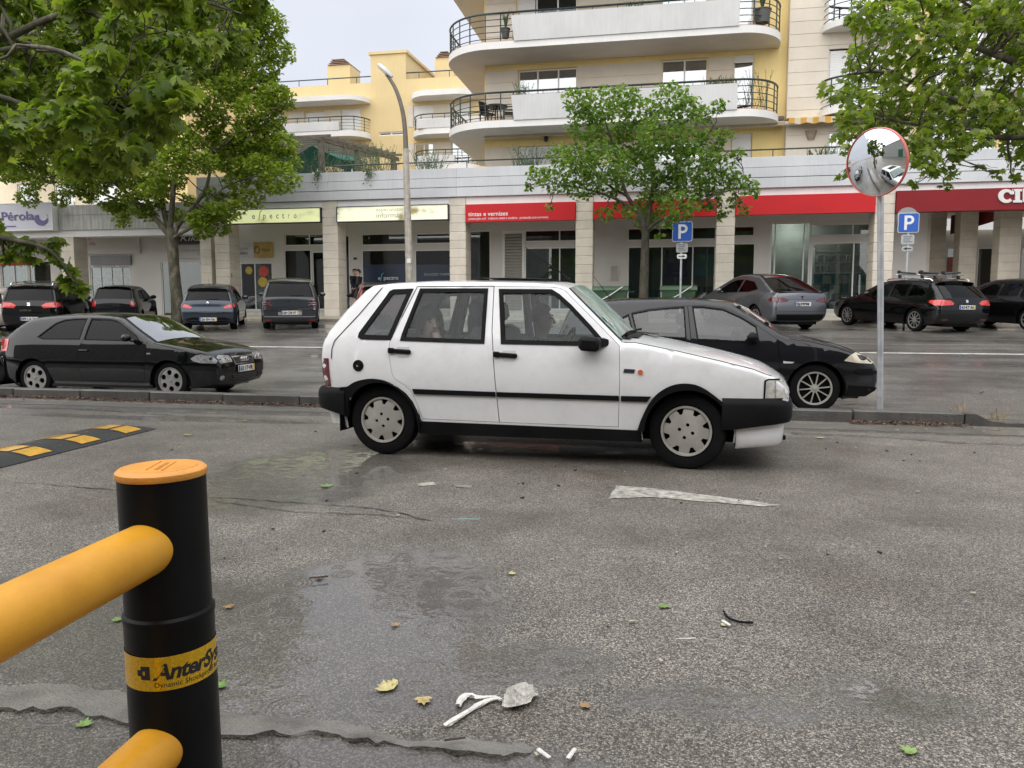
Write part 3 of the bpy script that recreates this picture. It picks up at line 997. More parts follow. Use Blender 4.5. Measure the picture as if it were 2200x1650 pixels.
# ---- signs of the arcade front
M_LIME = None
def lightbox(name, col):
 """a back-lit panel with brown burn patches"""
 m, nt, out = newmat(name)
 b = nd(nt, "BsdfPrincipled")
 n = nzt(nt, wpos(nt, (0.8, 1, 1.4)), 1.15, 3, 0.5)
 c = ramp(nt, n, [(0.33, (0.25, 0.2, 0.07)), (0.40, tuple(x * 0.8 for x in col)), (0.5, col), (1.0, col)])
 nt.links.new(c, b.inputs["Base Color"])
 nt.links.new(c, b.inputs["Emission Color"])
 b.inputs["Emission Strength"].default_value = 0.22
 b.inputs["Roughness"].default_value = 0.3
 nt.links.new(b.outputs[0], out.inputs[0])
 return m
def sign(px0, py0, px1, py1, Y, m, label, depth=0.22, frame=None, fw=0.03, name="sign_board", cat="sign", clampx=None):
 x0, x1, z0, z1 = rct(px0, py0, px1, py1, Y)
 if clampx:
  x0, x1 = clampx
 e = empty(name, ((x0 + x1) / 2, Y, z0), label=label, cat=cat)
 MB().box2((x0 + fw, Y, z0 + fw), (x1 - fw, Y + depth - 0.01, z1 - fw)).build("panel", m, e, world=True, smooth=0)
 if frame:
  mb = MB()
  mb.box2((x0, Y - 0.02, z0), (x1, Y + depth, z0 + fw)).box2((x0, Y - 0.02, z1 - fw), (x1, Y + depth, z1))
  mb.box2((x0, Y - 0.02, z0 + fw), (x0 + fw, Y + depth, z1 - fw)).box2((x1 - fw, Y - 0.02, z0 + fw), (x1, Y + depth, z1 - fw))
  mb.build("frame", frame, e, world=True, smooth=0)
 return e, x0, x1, z0, z1
def letters(e, s, px, pybase, h_px, Y, m, name="lettering", end=None, **k):
 """write s with its baseline start at a photographed point, sized by cap height in photo pixels; end = right edge"""
 p = ony(px, pybase, Y)
 q = ony(px, pybase - h_px, Y)
 size = float(q[2] - p[2]) / 0.72
 V, Fc = text2d(s, 1.0, **k)
 wid = max(v[0] for v in V)
 sx = size
 if end is not None:
  sx = (wx(end, pybase, Y) - float(p[0])) / wid
 mb = MB()
 mb.add([(p[0] + v[0] * sx, Y, p[2] + v[1] * size) for v in V], Fc)
 return mb.build(name, m, e, world=True, smooth=0)
M_LIMEBOX = lightbox("lime_lightbox", (0.72, 0.76, 0.40))
M_PALEBOX = lightbox("pale_lightbox", (0.74, 0.74, 0.55))
YS = YF - 0.10
e, x0, x1, z0, z1 = sign(487, 448, 692, 480, YS, M_LIMEBOX, "lime yellow burnt light box with dark spaced letters over first bay", frame=M_BLACK, clampx=(wx(487, 465, YS), COLX[0][0] - 0.01))
M_DTXT = mat("dark_lettering", (0.05, 0.045, 0.02), 0.5, 0.05, 3.0)
letters(e, "e", 541, 470.5, 13, YS - 0.004, M_DTXT, end=548)
for ch, a, b_ in (("p", 565, 571), ("e", 579, 585), ("c", 593, 599), ("t", 606, 611), ("r", 619, 622), ("o", 631, 637)):
 letters(e, ch, a, 469.6 - (a - 565) * 0.012, 13, YS - 0.004, M_DTXT, end=b_)
mb = MB()
P = [ony(*q, YS - 0.004) for q in ((556, 474), (557.5, 464), (559, 455), (563, 452))]
mb.tube([tuple(p) for p in P], 0.018, 5)
mb.build("logo_stroke", mat("faded_gold", (0.45, 0.38, 0.12), 0.5), e, world=True)
e, x0, x1, z0, z1 = sign(725, 441, 965, 475, YS, M_PALEBOX, "pale yellow burnt light box with grey two line lettering over second bay", frame=M_BLACK, clampx=(COLX[0][0] + 0.64, COLX[1][0] - 0.01))
M_GTXT = mat("grey_lettering", (0.36, 0.33, 0.2), 0.5, 0.05, 3.0)
M_GTXT2 = mat("faint_lettering", (0.50, 0.47, 0.30), 0.5, 0.05, 3.0)
letters(e, "especialistas em", 808, 454.5, 8.5, YS - 0.004, M_GTXT2, end=884)
letters(e, "informática", 808, 468, 11, YS - 0.004, M_GTXT, end=880)
M_RED = mat("red_panel", (0.50, 0.018, 0.022), 0.45, 0.06, 0.7, spec=0.2)
M_DRED = mat("dark_red_panel", (0.20, 0.012, 0.016), 0.45, 0.06, 0.7, spec=0.2)
e, x0, x1, z0, z1 = sign(1000, 436, 1237, 475, YS, M_RED, "red fascia with small white lettering over the louvred door", fw=0.004, clampx=(COLX[1][0] + 0.64, COLX[2][0] - 0.01))
letters(e, "tintas e vernizes", 1006, 464.5, 9.2, YS - 0.003, M_WLET, end=1091, offset=0.008)
letters(e, "construção civil · indústria metal e madeira · protecção anti-corrosiva", 1006, 472.5, 5.2, YS - 0.003, M_WLET, end=1178)
sign(1275, 430, 1540, 467, YS, M_RED, "blank red fascia behind the maple tree crown", fw=0.004, clampx=(COLX[2][0] + 0.64, COLX[3][0] - 0.01))
sign(1585, 417, 1880, 459, YS, M_RED, "blank bright red fascia left of the round mirror", fw=0.004, clampx=(COLX[3][0] + 0.64, COLX[4][0] - 0.01))
e, x0, x1, z0, z1 = sign(1928, 405, 2260, 452, YS, M_DRED, "dark red fascia with big white slab letters at the passage", depth=0.5, fw=0.004, clampx=(COLX[4][0] + 0.64, 14.5))
Yl = YS - 0.05
def slabletter(poly, px, py, w, h):
 P = [(px + u * w, py - v * h) for u, v in poly]
 W = [ony(a, b, Yl) for a, b in P]
 V, Fc = cdt([(p[0], p[2]) for p in W])
 mb = MB()
 shell(mb, V, Fc, lambda x, z: (x, Yl, z), lambda x, z: (x, Yl + 0.05, z))
 mb.build("letter", mat("bold_white_letter", (0.62, 0.62, 0.60), 0.5, 0.05, 3.0), e, world=True, smooth=0)
Cp = [(0.5 + 0.5 * math.cos(R(a)), 0.5 + 0.5 * math.sin(R(a))) for a in range(38, 325, 14)]
Ci = [(0.56 + 0.24 * math.cos(R(a)), 0.5 + 0.27 * math.sin(R(a))) for a in range(320, 40, -14)]
slabletter([(1, 0.62), (1, 0.98), (0.9, 0.98)] + Cp + Ci + [(0.74, 0.62)], 2145, 436, 34, 30)
Ip = [(0, 0), (1, 0), (1, 0.17), (0.76, 0.17), (0.76, 0.83), (1, 0.83), (1, 1), (0, 1), (0, 0.83), (0.24, 0.83), (0.24, 0.17), (0, 0.17)]
slabletter(Ip, 2177, 435, 19, 29)
slabletter([(0, 0), (0.3, 0), (0.3, 0.55), (0.75, 0), (1, 0), (1, 1), (0.7, 1), (0.7, 0.45), (0.28, 1), (0, 1)], 2198, 434, 34, 29)
YP = YI - 0.05
e, *_ = sign(500, 521, 545, 553, YP, mat("white_board", (0.55, 0.55, 0.54), 0.5), "white shop board with black letters inside first bay", depth=0.05, fw=0.004)
letters(e, "NO LOOK", 509, 537, 5, YP - 0.004, M_DTXT, end=533)
letters(e, "LHEIRO", 510, 547, 6, YP - 0.004, M_DTXT, end=533, offset=0.02)
e, *_ = sign(545, 520, 586, 553, YP - 0.01, mat("ochre_board", (0.42, 0.30, 0.07), 0.4, 0.3, 1.5), "ochre shop board with dark script inside first bay", depth=0.05, fw=0.004)
letters(e, "Ribeiro", 562, 540, 8, YP - 0.014, M_DTXT, end=581, shear=0.3)
mb = MB()
c0 = ony(552, 537, YP - 0.014)
mb.tube([(c0[0] + 0.11 * math.cos(a), YP - 0.014, c0[2] + 0.15 * math.sin(a)) for a in np.linspace(0, 2 * PI, 14)[:-1]], 0.018, 5, closed=True)
mb.build("emblem", M_DTXT, e, world=True)
def disc(px, py, r, col, label, Y=YI + 0.02):
 c = ony(px, py, Y)
 o = MB().prism(circle(r, 20), 0, 0.01, lambda u, v, h: (c[0] + u, Y - h, c[2] + v)).build("window_sticker", mat("sticker_%d" % int(px), col, 0.5, 0.2, 8.0), smooth=0)
 return tag(o, label, "sticker")
disc(567, 583, 0.24, (0.55, 0.07, 0.04), "round red sticker on the pale shop door glass")
disc(565, 606, 0.22, (0.6, 0.42, 0.06), "round yellow sticker below the red one on shop door")
disc(535, 581, 0.17, (0.5, 0.35, 0.05), "round ochre sticker on the dark shop door glass")
for px0, px1, lab in ((779, 873, "navy window film with white word behind the lamp post"), (893, 985, "navy window film with small white capitals right of lamp post")):
 e, x0, x1, z0, z1 = sign(px0, 568, px1, 640, YI + 0.052, M_NAVY, lab, depth=0.012, fw=0.004, name="window_film", cat="window film")
 if px0 == 779:
  letters(e, "e", 812, 601, 8, YI + 0.042, M_WLET, end=817)
  letters(e, "pectro", 824, 601, 9, YI + 0.042, M_WLET, end=856)
  mb = MB()
  mb.tube([tuple(ony(*q, YI + 0.044)) for q in ((817, 604), (819, 597), (820, 590), (824, 586))], 0.02, 5)
  mb.build("logo_stroke", mat("teal_stroke", (0.05, 0.35, 0.4), 0.5), e, world=True)
 else:
  letters(e, "SOLUÇÕES TI EMPRESARIAIS", 911, 592, 5, YI + 0.042, mat("pale_lettering", (0.4, 0.42, 0.45), 0.5), end=990)
e, *_ = sign(1429, 536, 1477, 596, YI + 0.09, mat("purple_poster", (0.10, 0.06, 0.22), 0.5, 0.5, 3.0), "purple poster in paint shop window behind tree trunk", depth=0.012, fw=0.004, name="poster", cat="poster")
e, *_ = sign(1488, 543, 1540, 592, YI + 0.09, mat("teal_poster", (0.16, 0.36, 0.38), 0.5, 0.2, 2.0), "pale teal poster in paint shop window beside column", depth=0.012, fw=0.004, name="poster", cat="poster")
e, *_ = sign(1312, 571, 1327, 603, YI - 0.06, mat("grey_cabinet", (0.42, 0.40, 0.36), 0.5, 0.1, 3.0), "small grey meter cabinet on white wall between columns", depth=0.055, fw=0.01, frame=M_FRAME, name="meter_cabinet", cat="cabinet")
e, *_ = sign(759, 553, 767, 558, YI - 0.03, M_BLACK, "small dark number plaque on arcade wall beside two men", depth=0.025, fw=0.003, name="plaque", cat="plaque")
e, *_ = sign(498, 587, 507, 597, YF + 0.1, M_BLACK, "small dark plaque on the stone column beside ochre sign", depth=0.025, fw=0.003, name="plaque", cat="plaque", clampx=(-17.086, -17.065))
p = ony(1703, 482, YI + 1.2)
o = MB().box((p[0], YI + 1.2, 4.6), (0.75, 0.12, 0.07)).build("strip_light", mat("lit_tube", (1, 1, 0.97), 0.5, 0.0, 1.0, emis=18.0), smooth=0)
tag(o, "lit white strip light on the paint shop ceiling", "light")
M_TUB = [mat("tub_white", (0.55, 0.55, 0.54), 0.4), mat("tub_blue", (0.06, 0.18, 0.26), 0.4), mat("tub_grey", (0.2, 0.21, 0.21), 0.4), mat("tub_teal", (0.08, 0.24, 0.26), 0.4)]
def tub(px, Y, z, r, h, m, label, group):
 x = wx(px, 600, Y)
 e = MB().lathe([(0.0, 0), (r * 0.88, 0), (r, h), (r * 0.95, h)], 12).build("paint_tub", m, None, loc=(x, Y, z), smooth=40)
 MB().lathe([(r * 0.95, h - 0.03), (r * 1.06, h - 0.03), (r * 1.06, h + 0.015), (0, h + 0.02)], 12).build("lid", M_TUB[2], e, smooth=30)
 return tag(e, label, "paint tub", group)
for k, px in enumerate((1359, 1405, 1430)):
 for lv in range(2):
  tub(px, YI + 0.55, FZ + 0.02 + lv * 0.42, 0.17, 0.4, M_TUB[3], ("lower" if lv == 0 else "upper") + " teal drum %s in paint shop window" % ("left of the tree trunk", "just right of the tree trunk", "beside the purple poster")[k], "teal drums in the paint shop window")
for k, px in enumerate((1497, 1520)):
 for lv in range(3):
  tub(px, YI + 0.55, FZ + 0.02 + lv * 0.34, 0.16, 0.31, M_TUB[2], ("bottom", "middle", "top")[lv] + " grey tub of the stack %s under the teal poster" % ("on the left", "on the right")[k], "grey tubs under the teal poster")
names = ("nearest the door", "second from the door", "in the middle", "second from the column", "nearest the column")
for k, px in enumerate((1757, 1775, 1795, 1815, 1850)):
 for lv in range(4):
  tub(px, YI + 0.6, FZ + 0.02 + lv * 0.37, 0.15 if k % 2 else 0.17, 0.33, M_TUB[(0, 2, 0, 3, 0, 1)[(k * 3 + lv) % 6]], ("lowest", "second", "third", "topmost")[lv] + " paint tub of the stack " + names[k], "paint tubs stacked in the window behind the parked cars")
sh = MB()
for z in (2.6, 3.0, 3.4):
 sh.box2((wx(1750, 560, YI + 1.3), YI + 1.2, z), (wx(1870, 560, YI + 1.3), YI + 1.55, z + 0.03))
for px in (1750, 1870):
 x = wx(px, 560, YI + 1.3)
 sh.box2((x - 0.02, YI + 1.2, FZ), (x + 0.02, YI + 1.55, 3.6))
o = sh.build("shelf_rack", M_FRAME, smooth=0)
tag(o, "white shelf rack standing behind the paint shop window", "shelf")
for i in range(14):
 z = (2.63, 3.03)[i % 2]
 x = wx(1755 + i * 8, 560, YI + 1.3)
 o = MB().lathe([(0, 0), (0.09, 0), (0.095, 0.24), (0, 0.25)], 8).build("paint_tin", M_TUB[0], None, loc=(x, YI + 1.36, z))
 tag(o, "white paint tin on the %s board of the shelf rack, %s" % (("lower", "upper")[i % 2], ("at its left end", "second from its left end", "left of its middle", "at its middle", "right of its middle", "second from its right end", "at its right end")[i // 2]), "paint tin", "white paint tins on the shelf rack")
for px0, px1, col, lab in ((1935, 1948, (0.5, 0.12, 0.02), "narrow orange poster behind the second parking sign"), (1969, 1989, (0.5, 0.13, 0.02), "wide orange poster between passage columns"), (2034, 2056, (0.32, 0.03, 0.025), "dark red poster between passage columns")):
 e, *_ = sign(px0, 552 if px0 != 1969 else 556, px1, 585, YB + 0.02, mat("poster_%d" % px0, col, 0.5, 0.4, 2.5), lab, depth=0.012, fw=0.004, name="poster", cat="poster")
# ================================================================ older lower arcade at the left end
low = empty("low_arcade_building", (-26, 30, 0.3), label="lower stained shopping arcade left of the grey white one, behind plane tree", cat="arcade")
YL = 28.6
bl = lambda px, py: float(ony(px, py, YL)[2])
zt, zb_, zl = bl(300, 437), bl(300, 492), bl(300, 506)
MB().box2((-45, YL - 0.12, zb_), (-18.45, YL + 0.5, zt), bev=0.02).build("parapet", M_OLDBAND, low, world=True, smooth=0)
MB().box2((-45, YL - 0.15, (zb_ + zt) / 2 + 0.1), (-18.5, YL - 0.12, (zb_ + zt) / 2 + 0.13)).build("moulding", M_OLDBAND, low, world=True, smooth=0)
MB().box2((-45, YL, zl), (-18.45, YL + 0.5, zb_)).build("lintel", M_WHITE, low, world=True, smooth=0)
for px in (134, 432, -110):
 column(wx(px, 600, YL), YL, 0.15, zl, 0.63 if px != 432 else 0.5, 0.80, low)
MB().box2((-45, 27.0, -0.2), (-18.5, YI + 4, 0.55)).build("floor_slab", M_TILEF, low, world=True, smooth=0)
MB().box2((-45, YL + 0.5, zl + 0.2), (-18.5, YI + 4, zl + 0.5)).build("ceiling", M_WHITE, low, world=True, smooth=0)
OP3 = []
win(195, 570, 281, 648, (0.25, 0.52, 0.78), G_SHOP, parent=low, opens=OP3)
win(347, 562, 440, 665, (0.28,), G_SHOP, parent=low, opens=OP3, z0=0.75)
win(4, 560, 60, 690, (0.5,), G_SHOP, parent=low, opens=OP3, z0=0.6)
win(63, 560, 112, 690, (), G_SHOP, parent=low, opens=OP3, z0=0.6)
win(-100, 560, -5, 690, (0.5,), G_SHOP, parent=low, opens=OP3, z0=0.6)
V, Fc = cdt([(-45, 0.5), (-18.6, 0.5), (-18.6, zl + 0.3), (-45, zl + 0.3)], [[(a, c), (b, c), (b, d), (a, d)] for a, b, c, d in OP3])
mb = MB()
shell(mb, V, Fc, lambda x, z: (x, YI, z), lambda x, z: (x, YI + 0.1, z))
mb.build("wall", M_ARC, low, world=True, smooth=0)
mb = MB()
mb.box2((-45, YI + 2.4, 0.5), (-18.6, YI + 2.5, zl + 0.3))
for px in (120, 330):
 x = wx(px, 600, YI)
 mb.box2((x - 0.06, YI + 0.12, 0.5), (x + 0.06, YI + 2.4, zl + 0.3))
mb.build("partition", mat("shop_back_wall", (0.2, 0.2, 0.19), 0.8, 0.2, 1.0), low, world=True, smooth=0)
e, x0, x1, z0, z1 = sign(-140, 438, 113, 497, YL - 0.45, mat("pale_lilac_board", (0.56, 0.56, 0.63), 0.45, 0.05, 1.0), "large pale sign board with violet serif letters at far left", depth=0.3, fw=0.03, frame=M_FRAME)
M_VIOL = mat("violet_lettering", (0.11, 0.08, 0.24), 0.5, 0.05, 3.0)
letters(e, "Pérola", 2, 474, 19, YL - 0.476, M_VIOL, end=73, offset=0.01)
letters(e, "da", -45, 474, 19, YL - 0.476, M_VIOL, end=-10)
c0 = ony(88, 470, YL - 0.47)
crescent = [(0.32 * math.cos(R(a)), 0.28 * math.sin(R(a))) for a in range(150, 391, 12)] + [(0.10 + 0.22 * math.cos(R(a)), 0.12 + 0.20 * math.sin(R(a))) for a in range(380, 159, -12)]
V, Fc = cdt(crescent)
MB().add([(c0[0] + p[0], YL - 0.474, c0[2] + p[1]) for p in V], Fc).build("emblem", M_VIOL, e, world=True, smooth=0)
MB().box2((wx(2, 482, YL - 0.47), YL - 0.476, c0[2] - 0.3), (wx(33, 482, YL - 0.47), YL - 0.472, c0[2] - 0.26)).build("underline", M_VIOL, e, world=True, smooth=0)
e, *_ = sign(376, 498, 448, 524, YI - 0.1, M_BLACK, "black shop sign with white script behind plane trunk", depth=0.09, fw=0.004)
letters(e, "Kika", 385, 518, 14, YI - 0.104, M_WLET, end=432, shear=0.35)
e, *_ = sign(370, 526, 448, 556, YI - 0.09, mat("white_board2", (0.5, 0.5, 0.48), 0.5, 0.2, 2.0), "white board with faint writing under the black script sign", depth=0.08, fw=0.004)
letters(e, "cosmética", 390, 540, 5, YI - 0.094, M_GTXT, end=430)
e, *_ = sign(183, 503, 300, 546, YI - 0.09, M_ARC, "white panel with red letters above the lit display window", depth=0.08, fw=0.004)
M_RTXT = mat("red_text", (0.4, 0.03, 0.03), 0.5, 0.05, 3.0)
letters(e, "as", 189, 514, 9, YI - 0.094, M_RTXT, end=197)
letters(e, "ola", 192, 527, 9, YI - 0.094, M_RTXT, end=205)
e, *_ = sign(194, 549, 280, 569, YI - 0.12, mat("grey_shutter_box", (0.22, 0.22, 0.22), 0.5), "grey roller shutter box above display window", depth=0.11, fw=0.004, name="shutter_box", cat="shutter")
e, *_ = sign(40, 505, 56, 530, YI - 0.08, M_RED, "small red sign in the far left shop front", depth=0.06, fw=0.004)
e, *_ = sign(-40, 558, 64, 570, YI - 0.1, M_RED, "red strip sign above far left display panels", depth=0.08, fw=0.004)
for i in range(4):
 for j in range(5):
  z = bl(240, 640 - j * 14)
  p = ony(203 + i * 21 + (j % 2) * 5, 640, YI + 0.5)
  o = MB().box((p[0], YI + 0.5, z + 0.07), (0.16 + 0.05 * (i % 2), 0.12, 0.15 + 0.04 * (j % 3))).build("boxed_product", mat("product_%d" % ((i + j) % 3), [(0.5, 0.5, 0.48), (0.3, 0.32, 0.33), (0.6, 0.58, 0.5)][(i + j) % 3], 0.5), smooth=0)
  tag(o, "small pale boxed product on the %s shelf, %s, in the display window" % (("lowest", "second", "middle", "fourth", "top")[j], ("at the left end", "left of the middle", "right of the middle", "at the right end")[i]), "product", "boxed products in the display window")
mb = MB()
for j in range(5):
 z = bl(240, 641 - j * 14)
 mb.box2((wx(197, 610, YI), YI + 0.35, z - 0.025), (wx(280, 610, YI), YI + 0.65, z))
tag(mb.build("display_shelf", M_FRAME, smooth=0), "white display shelves in the window under the grey shutter box", "shelf")
e, *_ = sign(196, 569, 279, 575, YI - 0.02, mat("white_pelmet", (0.6, 0.6, 0.6), 0.5), "narrow white pelmet with black marks over display window", depth=0.02, fw=0.003)
letters(e, "valeneza · m a b m · valeneza", 200, 574, 3.5, YI - 0.024, M_DTXT, end=276)
for k, (a, b_, c, d) in enumerate(((4, 590, 20, 640), (30, 575, 55, 650), (70, 575, 95, 640))):
 e, *_ = sign(a, b_, c, d, YI + 0.2, mat("notice_%d" % k, [(0.4, 0.4, 0.4), (0.55, 0.55, 0.54), (0.5, 0.47, 0.4)][k], 0.6, 0.6, 9.0), "%s notice panel in the far left shop window" % ("dark speckled", "tall pale", "cream")[k], depth=0.02, fw=0.003, name="notice_panel", cat="notice")
# ================================================================ apartment houses above and behind the arcade
M_YEL = mat("yellow_render", (0.83, 0.65, 0.28), 0.7, 0.06, 0.7, 0.15, 40.0, streak=0.10)
M_YEL2 = mat("apricot_render", (0.66, 0.515, 0.265), 0.7, 0.06, 0.5, 0.15, 40.0, streak=0.12)
M_CLAD = mat("beige_cladding", (0.65, 0.585, 0.485), 0.6, 0.07, 1.2, 0.12, 40.0, rand=0.035, streak=0.06)
M_PLANT = mat("white_parapet", (0.56, 0.56, 0.555), 0.6, 0.08, 0.9, 0.12, 30.0, streak=0.14)
M_SLABW = mat("white_slab", (0.72, 0.71, 0.69), 0.6, 0.06, 1.0, 0.1, 30.0, streak=0.1)
M_RAIL = mat("dark_green_rail", (0.012, 0.03, 0.03), 0.3, 0.2, 5.0)
M_SHUT = mat("white_shutter", (0.76, 0.76, 0.74), 0.5, 0.05, 2.0)
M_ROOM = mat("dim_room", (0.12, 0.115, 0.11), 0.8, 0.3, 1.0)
M_CURT = mat("white_curtain", (0.78, 0.79, 0.80), 0.8, 0.15, 4.0)
def facade(parent, x0, x1, z0, z1, Y, openings, m, thick=0.25, name="wall"):
 V, Fc = cdt([(x0, z0), (x1, z0), (x1, z1), (x0, z1)], [[(a, c), (b, c), (b, d), (a, d)] for a, b, c, d in openings])
 mb = MB()
 shell(mb, V, Fc, lambda x, z: (x, Y, z), lambda x, z: (x, Y + thick, z))
 o = mb.build(name, m, parent, world=True, smooth=0)
 TM[o.name] = TM[parent.name]
 return o
def cladding(wall, x0, x1, z0, z1, Y, openings, rowh=0.44, plen=1.35, pr=0.022, m=None):
 """single stone panels hung on a wall, cut around the openings"""
 k = max(1, round((z1 - z0) / rowh))
 h = (z1 - z0) / k
 for r_ in range(k):
  za, zb = z0 + r_ * h + 0.008, z0 + (r_ + 1) * h - 0.008
  cuts = [(x0, x1)]
  for a, b, c, d in openings:
   if c < zb - 0.02 and d > za + 0.02:
    nc = []
    for u, v in cuts:
     if b <= u or a >= v:
      nc.append((u, v))
     else:
      if a - u > 0.05:
       nc.append((u, a - 0.02))
      if v - b > 0.05:
       nc.append((b + 0.02, v))
    cuts = nc
  for u, v in cuts:
   n = max(1, round((v - u) / plen))
   w = (v - u) / n
   for i in range(n):
    MB().box2((u + i * w + 0.002, Y - pr, za), (u + (i + 1) * w - 0.002, Y - 0.001, zb)).build("cladding_panel", m or M_CLAD, wall, world=True, smooth=0)
def curtain(parent, x0, x1, z0, z1, Y, m=None):
 mb = MB()
 n = max(4, int((x1 - x0) / 0.06))
 for i in range(n + 1):
  x = x0 + (x1 - x0) * i / n
  y = Y + 0.03 * math.sin(i * 1.7) + 0.015 * math.sin(i * 0.9)
  mb.v += [(x, y, z0), (x, y, z1)]
 mb.f = [(2 * i, 2 * i + 2, 2 * i + 3, 2 * i + 1) for i in range(n)]
 mb.m = [0] * n
 return mb.build("curtain", m or M_CURT, parent, world=True)
def shutter(parent, x0, x1, z0, z1, Y):
 mb = MB()
 n = max(3, int((z1 - z0) / 0.055))
 h = (z1 - z0) / n
 for i in range(n):
  mb.box2((x0, Y + 0.06, z0 + i * h + 0.003), (x1, Y + 0.08, z0 + (i + 1) * h - 0.003))
 mb.box2((x0, Y + 0.08, z0), (x1, Y + 0.085, z1))
 o = mb.build("roller_shutter", M_SHUT, parent, world=True, smooth=0)
 o["kind"] = "stuff"
 return o
def arcpts(cx, cy, r_, a0, a1, n=14):
 return [(cx + r_ * math.cos(R(a0 + (a1 - a0) * i / n)), cy + r_ * math.sin(R(a0 + (a1 - a0) * i / n))) for i in range(n + 1)]
def railing(parent, path, z0, ztop, bars=4, post_every=0.55, r_=0.026, toprail=0.038, posts=True):
 P = densify(path, 0.16)
 mb = MB()
 mb.tube([(p[0], p[1], ztop) for p in P], toprail, 6)
 for i in range(bars):
  z = z0 + (ztop - z0) * (i + 0.45) / (bars + 0.45)
  mb.tube([(p[0], p[1], z) for p in P], 0.016, 5)
 if posts:
  d = 0
  last = None
  nxt = 0
  for p in P:
   if last is not None:
    d += math.dist(p, last)
   if d >= nxt:
    mb.tube([(p[0], p[1], z0), (p[0], p[1], ztop)], r_, 5)
    nxt += post_every
   last = p
 return mb.build("railing", M_RAIL, parent, world=True, smooth=60)
YW = 30.5
apt = empty("apartment_building", (-2, 33, 6.1), label="big yellow and beige apartment house with curved white balconies over the arcade", cat="apartment building")
AX0 = wx(1041, 220, YW)
AX1 = wx(1690, 200, YW)
OPA = []
FLOORS = [5.29 + 0.0, 8.10, 10.91]
def awin(px0, py0, px1, py1, cols, kind="glass", z0=None, pane=None):
 x0, x1, za, zb = rct(px0, py0, px1, py1, YW)
 if z0 is not None:
  za = z0
 OPA.append((x0, x1, za, zb))
 o = window(x0, x1, za, zb, YW + 0.08, cols, pane or G_WIN, "window", 0.06, apt)
 return x0, x1, za, zb
w = awin(1113, 147, 1240, 232, (0.33, 0.68), z0=8.2)
curtain(apt, w[0] + 0.08, w[0] + 0.62, w[2], w[3], YW + 0.5)
curtain(apt, w[1] - 0.55, w[1] - 0.05, w[2], w[3], YW + 0.5)
w = awin(1421, 126, 1521, 200, (0.5,), z0=9.0)
curtain(apt, w[0] + 0.05, w[1] - 0.05, w[2], w[3], YW + 0.55)
w = awin(1575, 117, 1620, 225, (), z0=8.2)
shutter(apt, w[0], w[1], w[3] - 0.28, w[3], YW)
w = awin(1110, -22, 1240, 60, (0.33, 0.68), z0=11.0, pane=G_SHOP)
shutter(apt, w[0], w[0] + 0.72, w[2], w[3], YW)
w = awin(1421, -40, 1521, 30, (0.5,), z0=11.8)
w = awin(1575, -55, 1620, 40, (), z0=11.0)
w = awin(1112, 312, 1250, 400, (0.34, 0.68), z0=6.2, pane=G_DARK)
shutter(apt, w[0] + 0.05, w[0] + 0.72, w[2] + 0.02, w[3] - 0.05, YW + 0.0)
shutter(apt, w[0] + 0.80, w[1] - 0.05, w[2] + 0.55, w[3] - 0.05, YW + 0.0)
w = awin(1570, 287, 1615, 380, (), z0=6.2)
shutter(apt, w[0] + 0.03, w[1] - 0.03, w[2], w[3], YW)
w = awin(1400, 300, 1520, 380, (0.5,), z0=6.2)
wall = facade(apt, AX0, AX1, 6.0, 14.2, YW, OPA, M_YEL)
for zf in (6.14, 8.12, 10.93):
 zh = {6.14: OPA[6][3], 8.12: OPA[0][3] + 0.02, 10.93: OPA[3][3] + 0.02}[zf]
 cladding(wall, AX0 + 0.05, wx(1621, 200, YW), zf, zh, YW, OPA)
MB().box2((AX0, YW + 0.26, 6.0), (AX0 + 0.25, 44, 14.2)).build("wall", M_YEL, apt, world=True, smooth=0)
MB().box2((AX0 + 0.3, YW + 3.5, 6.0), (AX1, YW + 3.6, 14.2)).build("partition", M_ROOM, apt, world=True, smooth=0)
mb = MB()
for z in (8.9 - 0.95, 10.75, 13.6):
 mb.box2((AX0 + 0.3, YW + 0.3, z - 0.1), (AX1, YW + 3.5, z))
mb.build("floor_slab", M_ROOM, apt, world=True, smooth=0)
YBF = 28.62
RL, RRt = 1.95, 1.55
XLc = wx(969, 280, YBF + RL) + RL
XRc = wx(1672, 235, YBF + RRt) - RRt
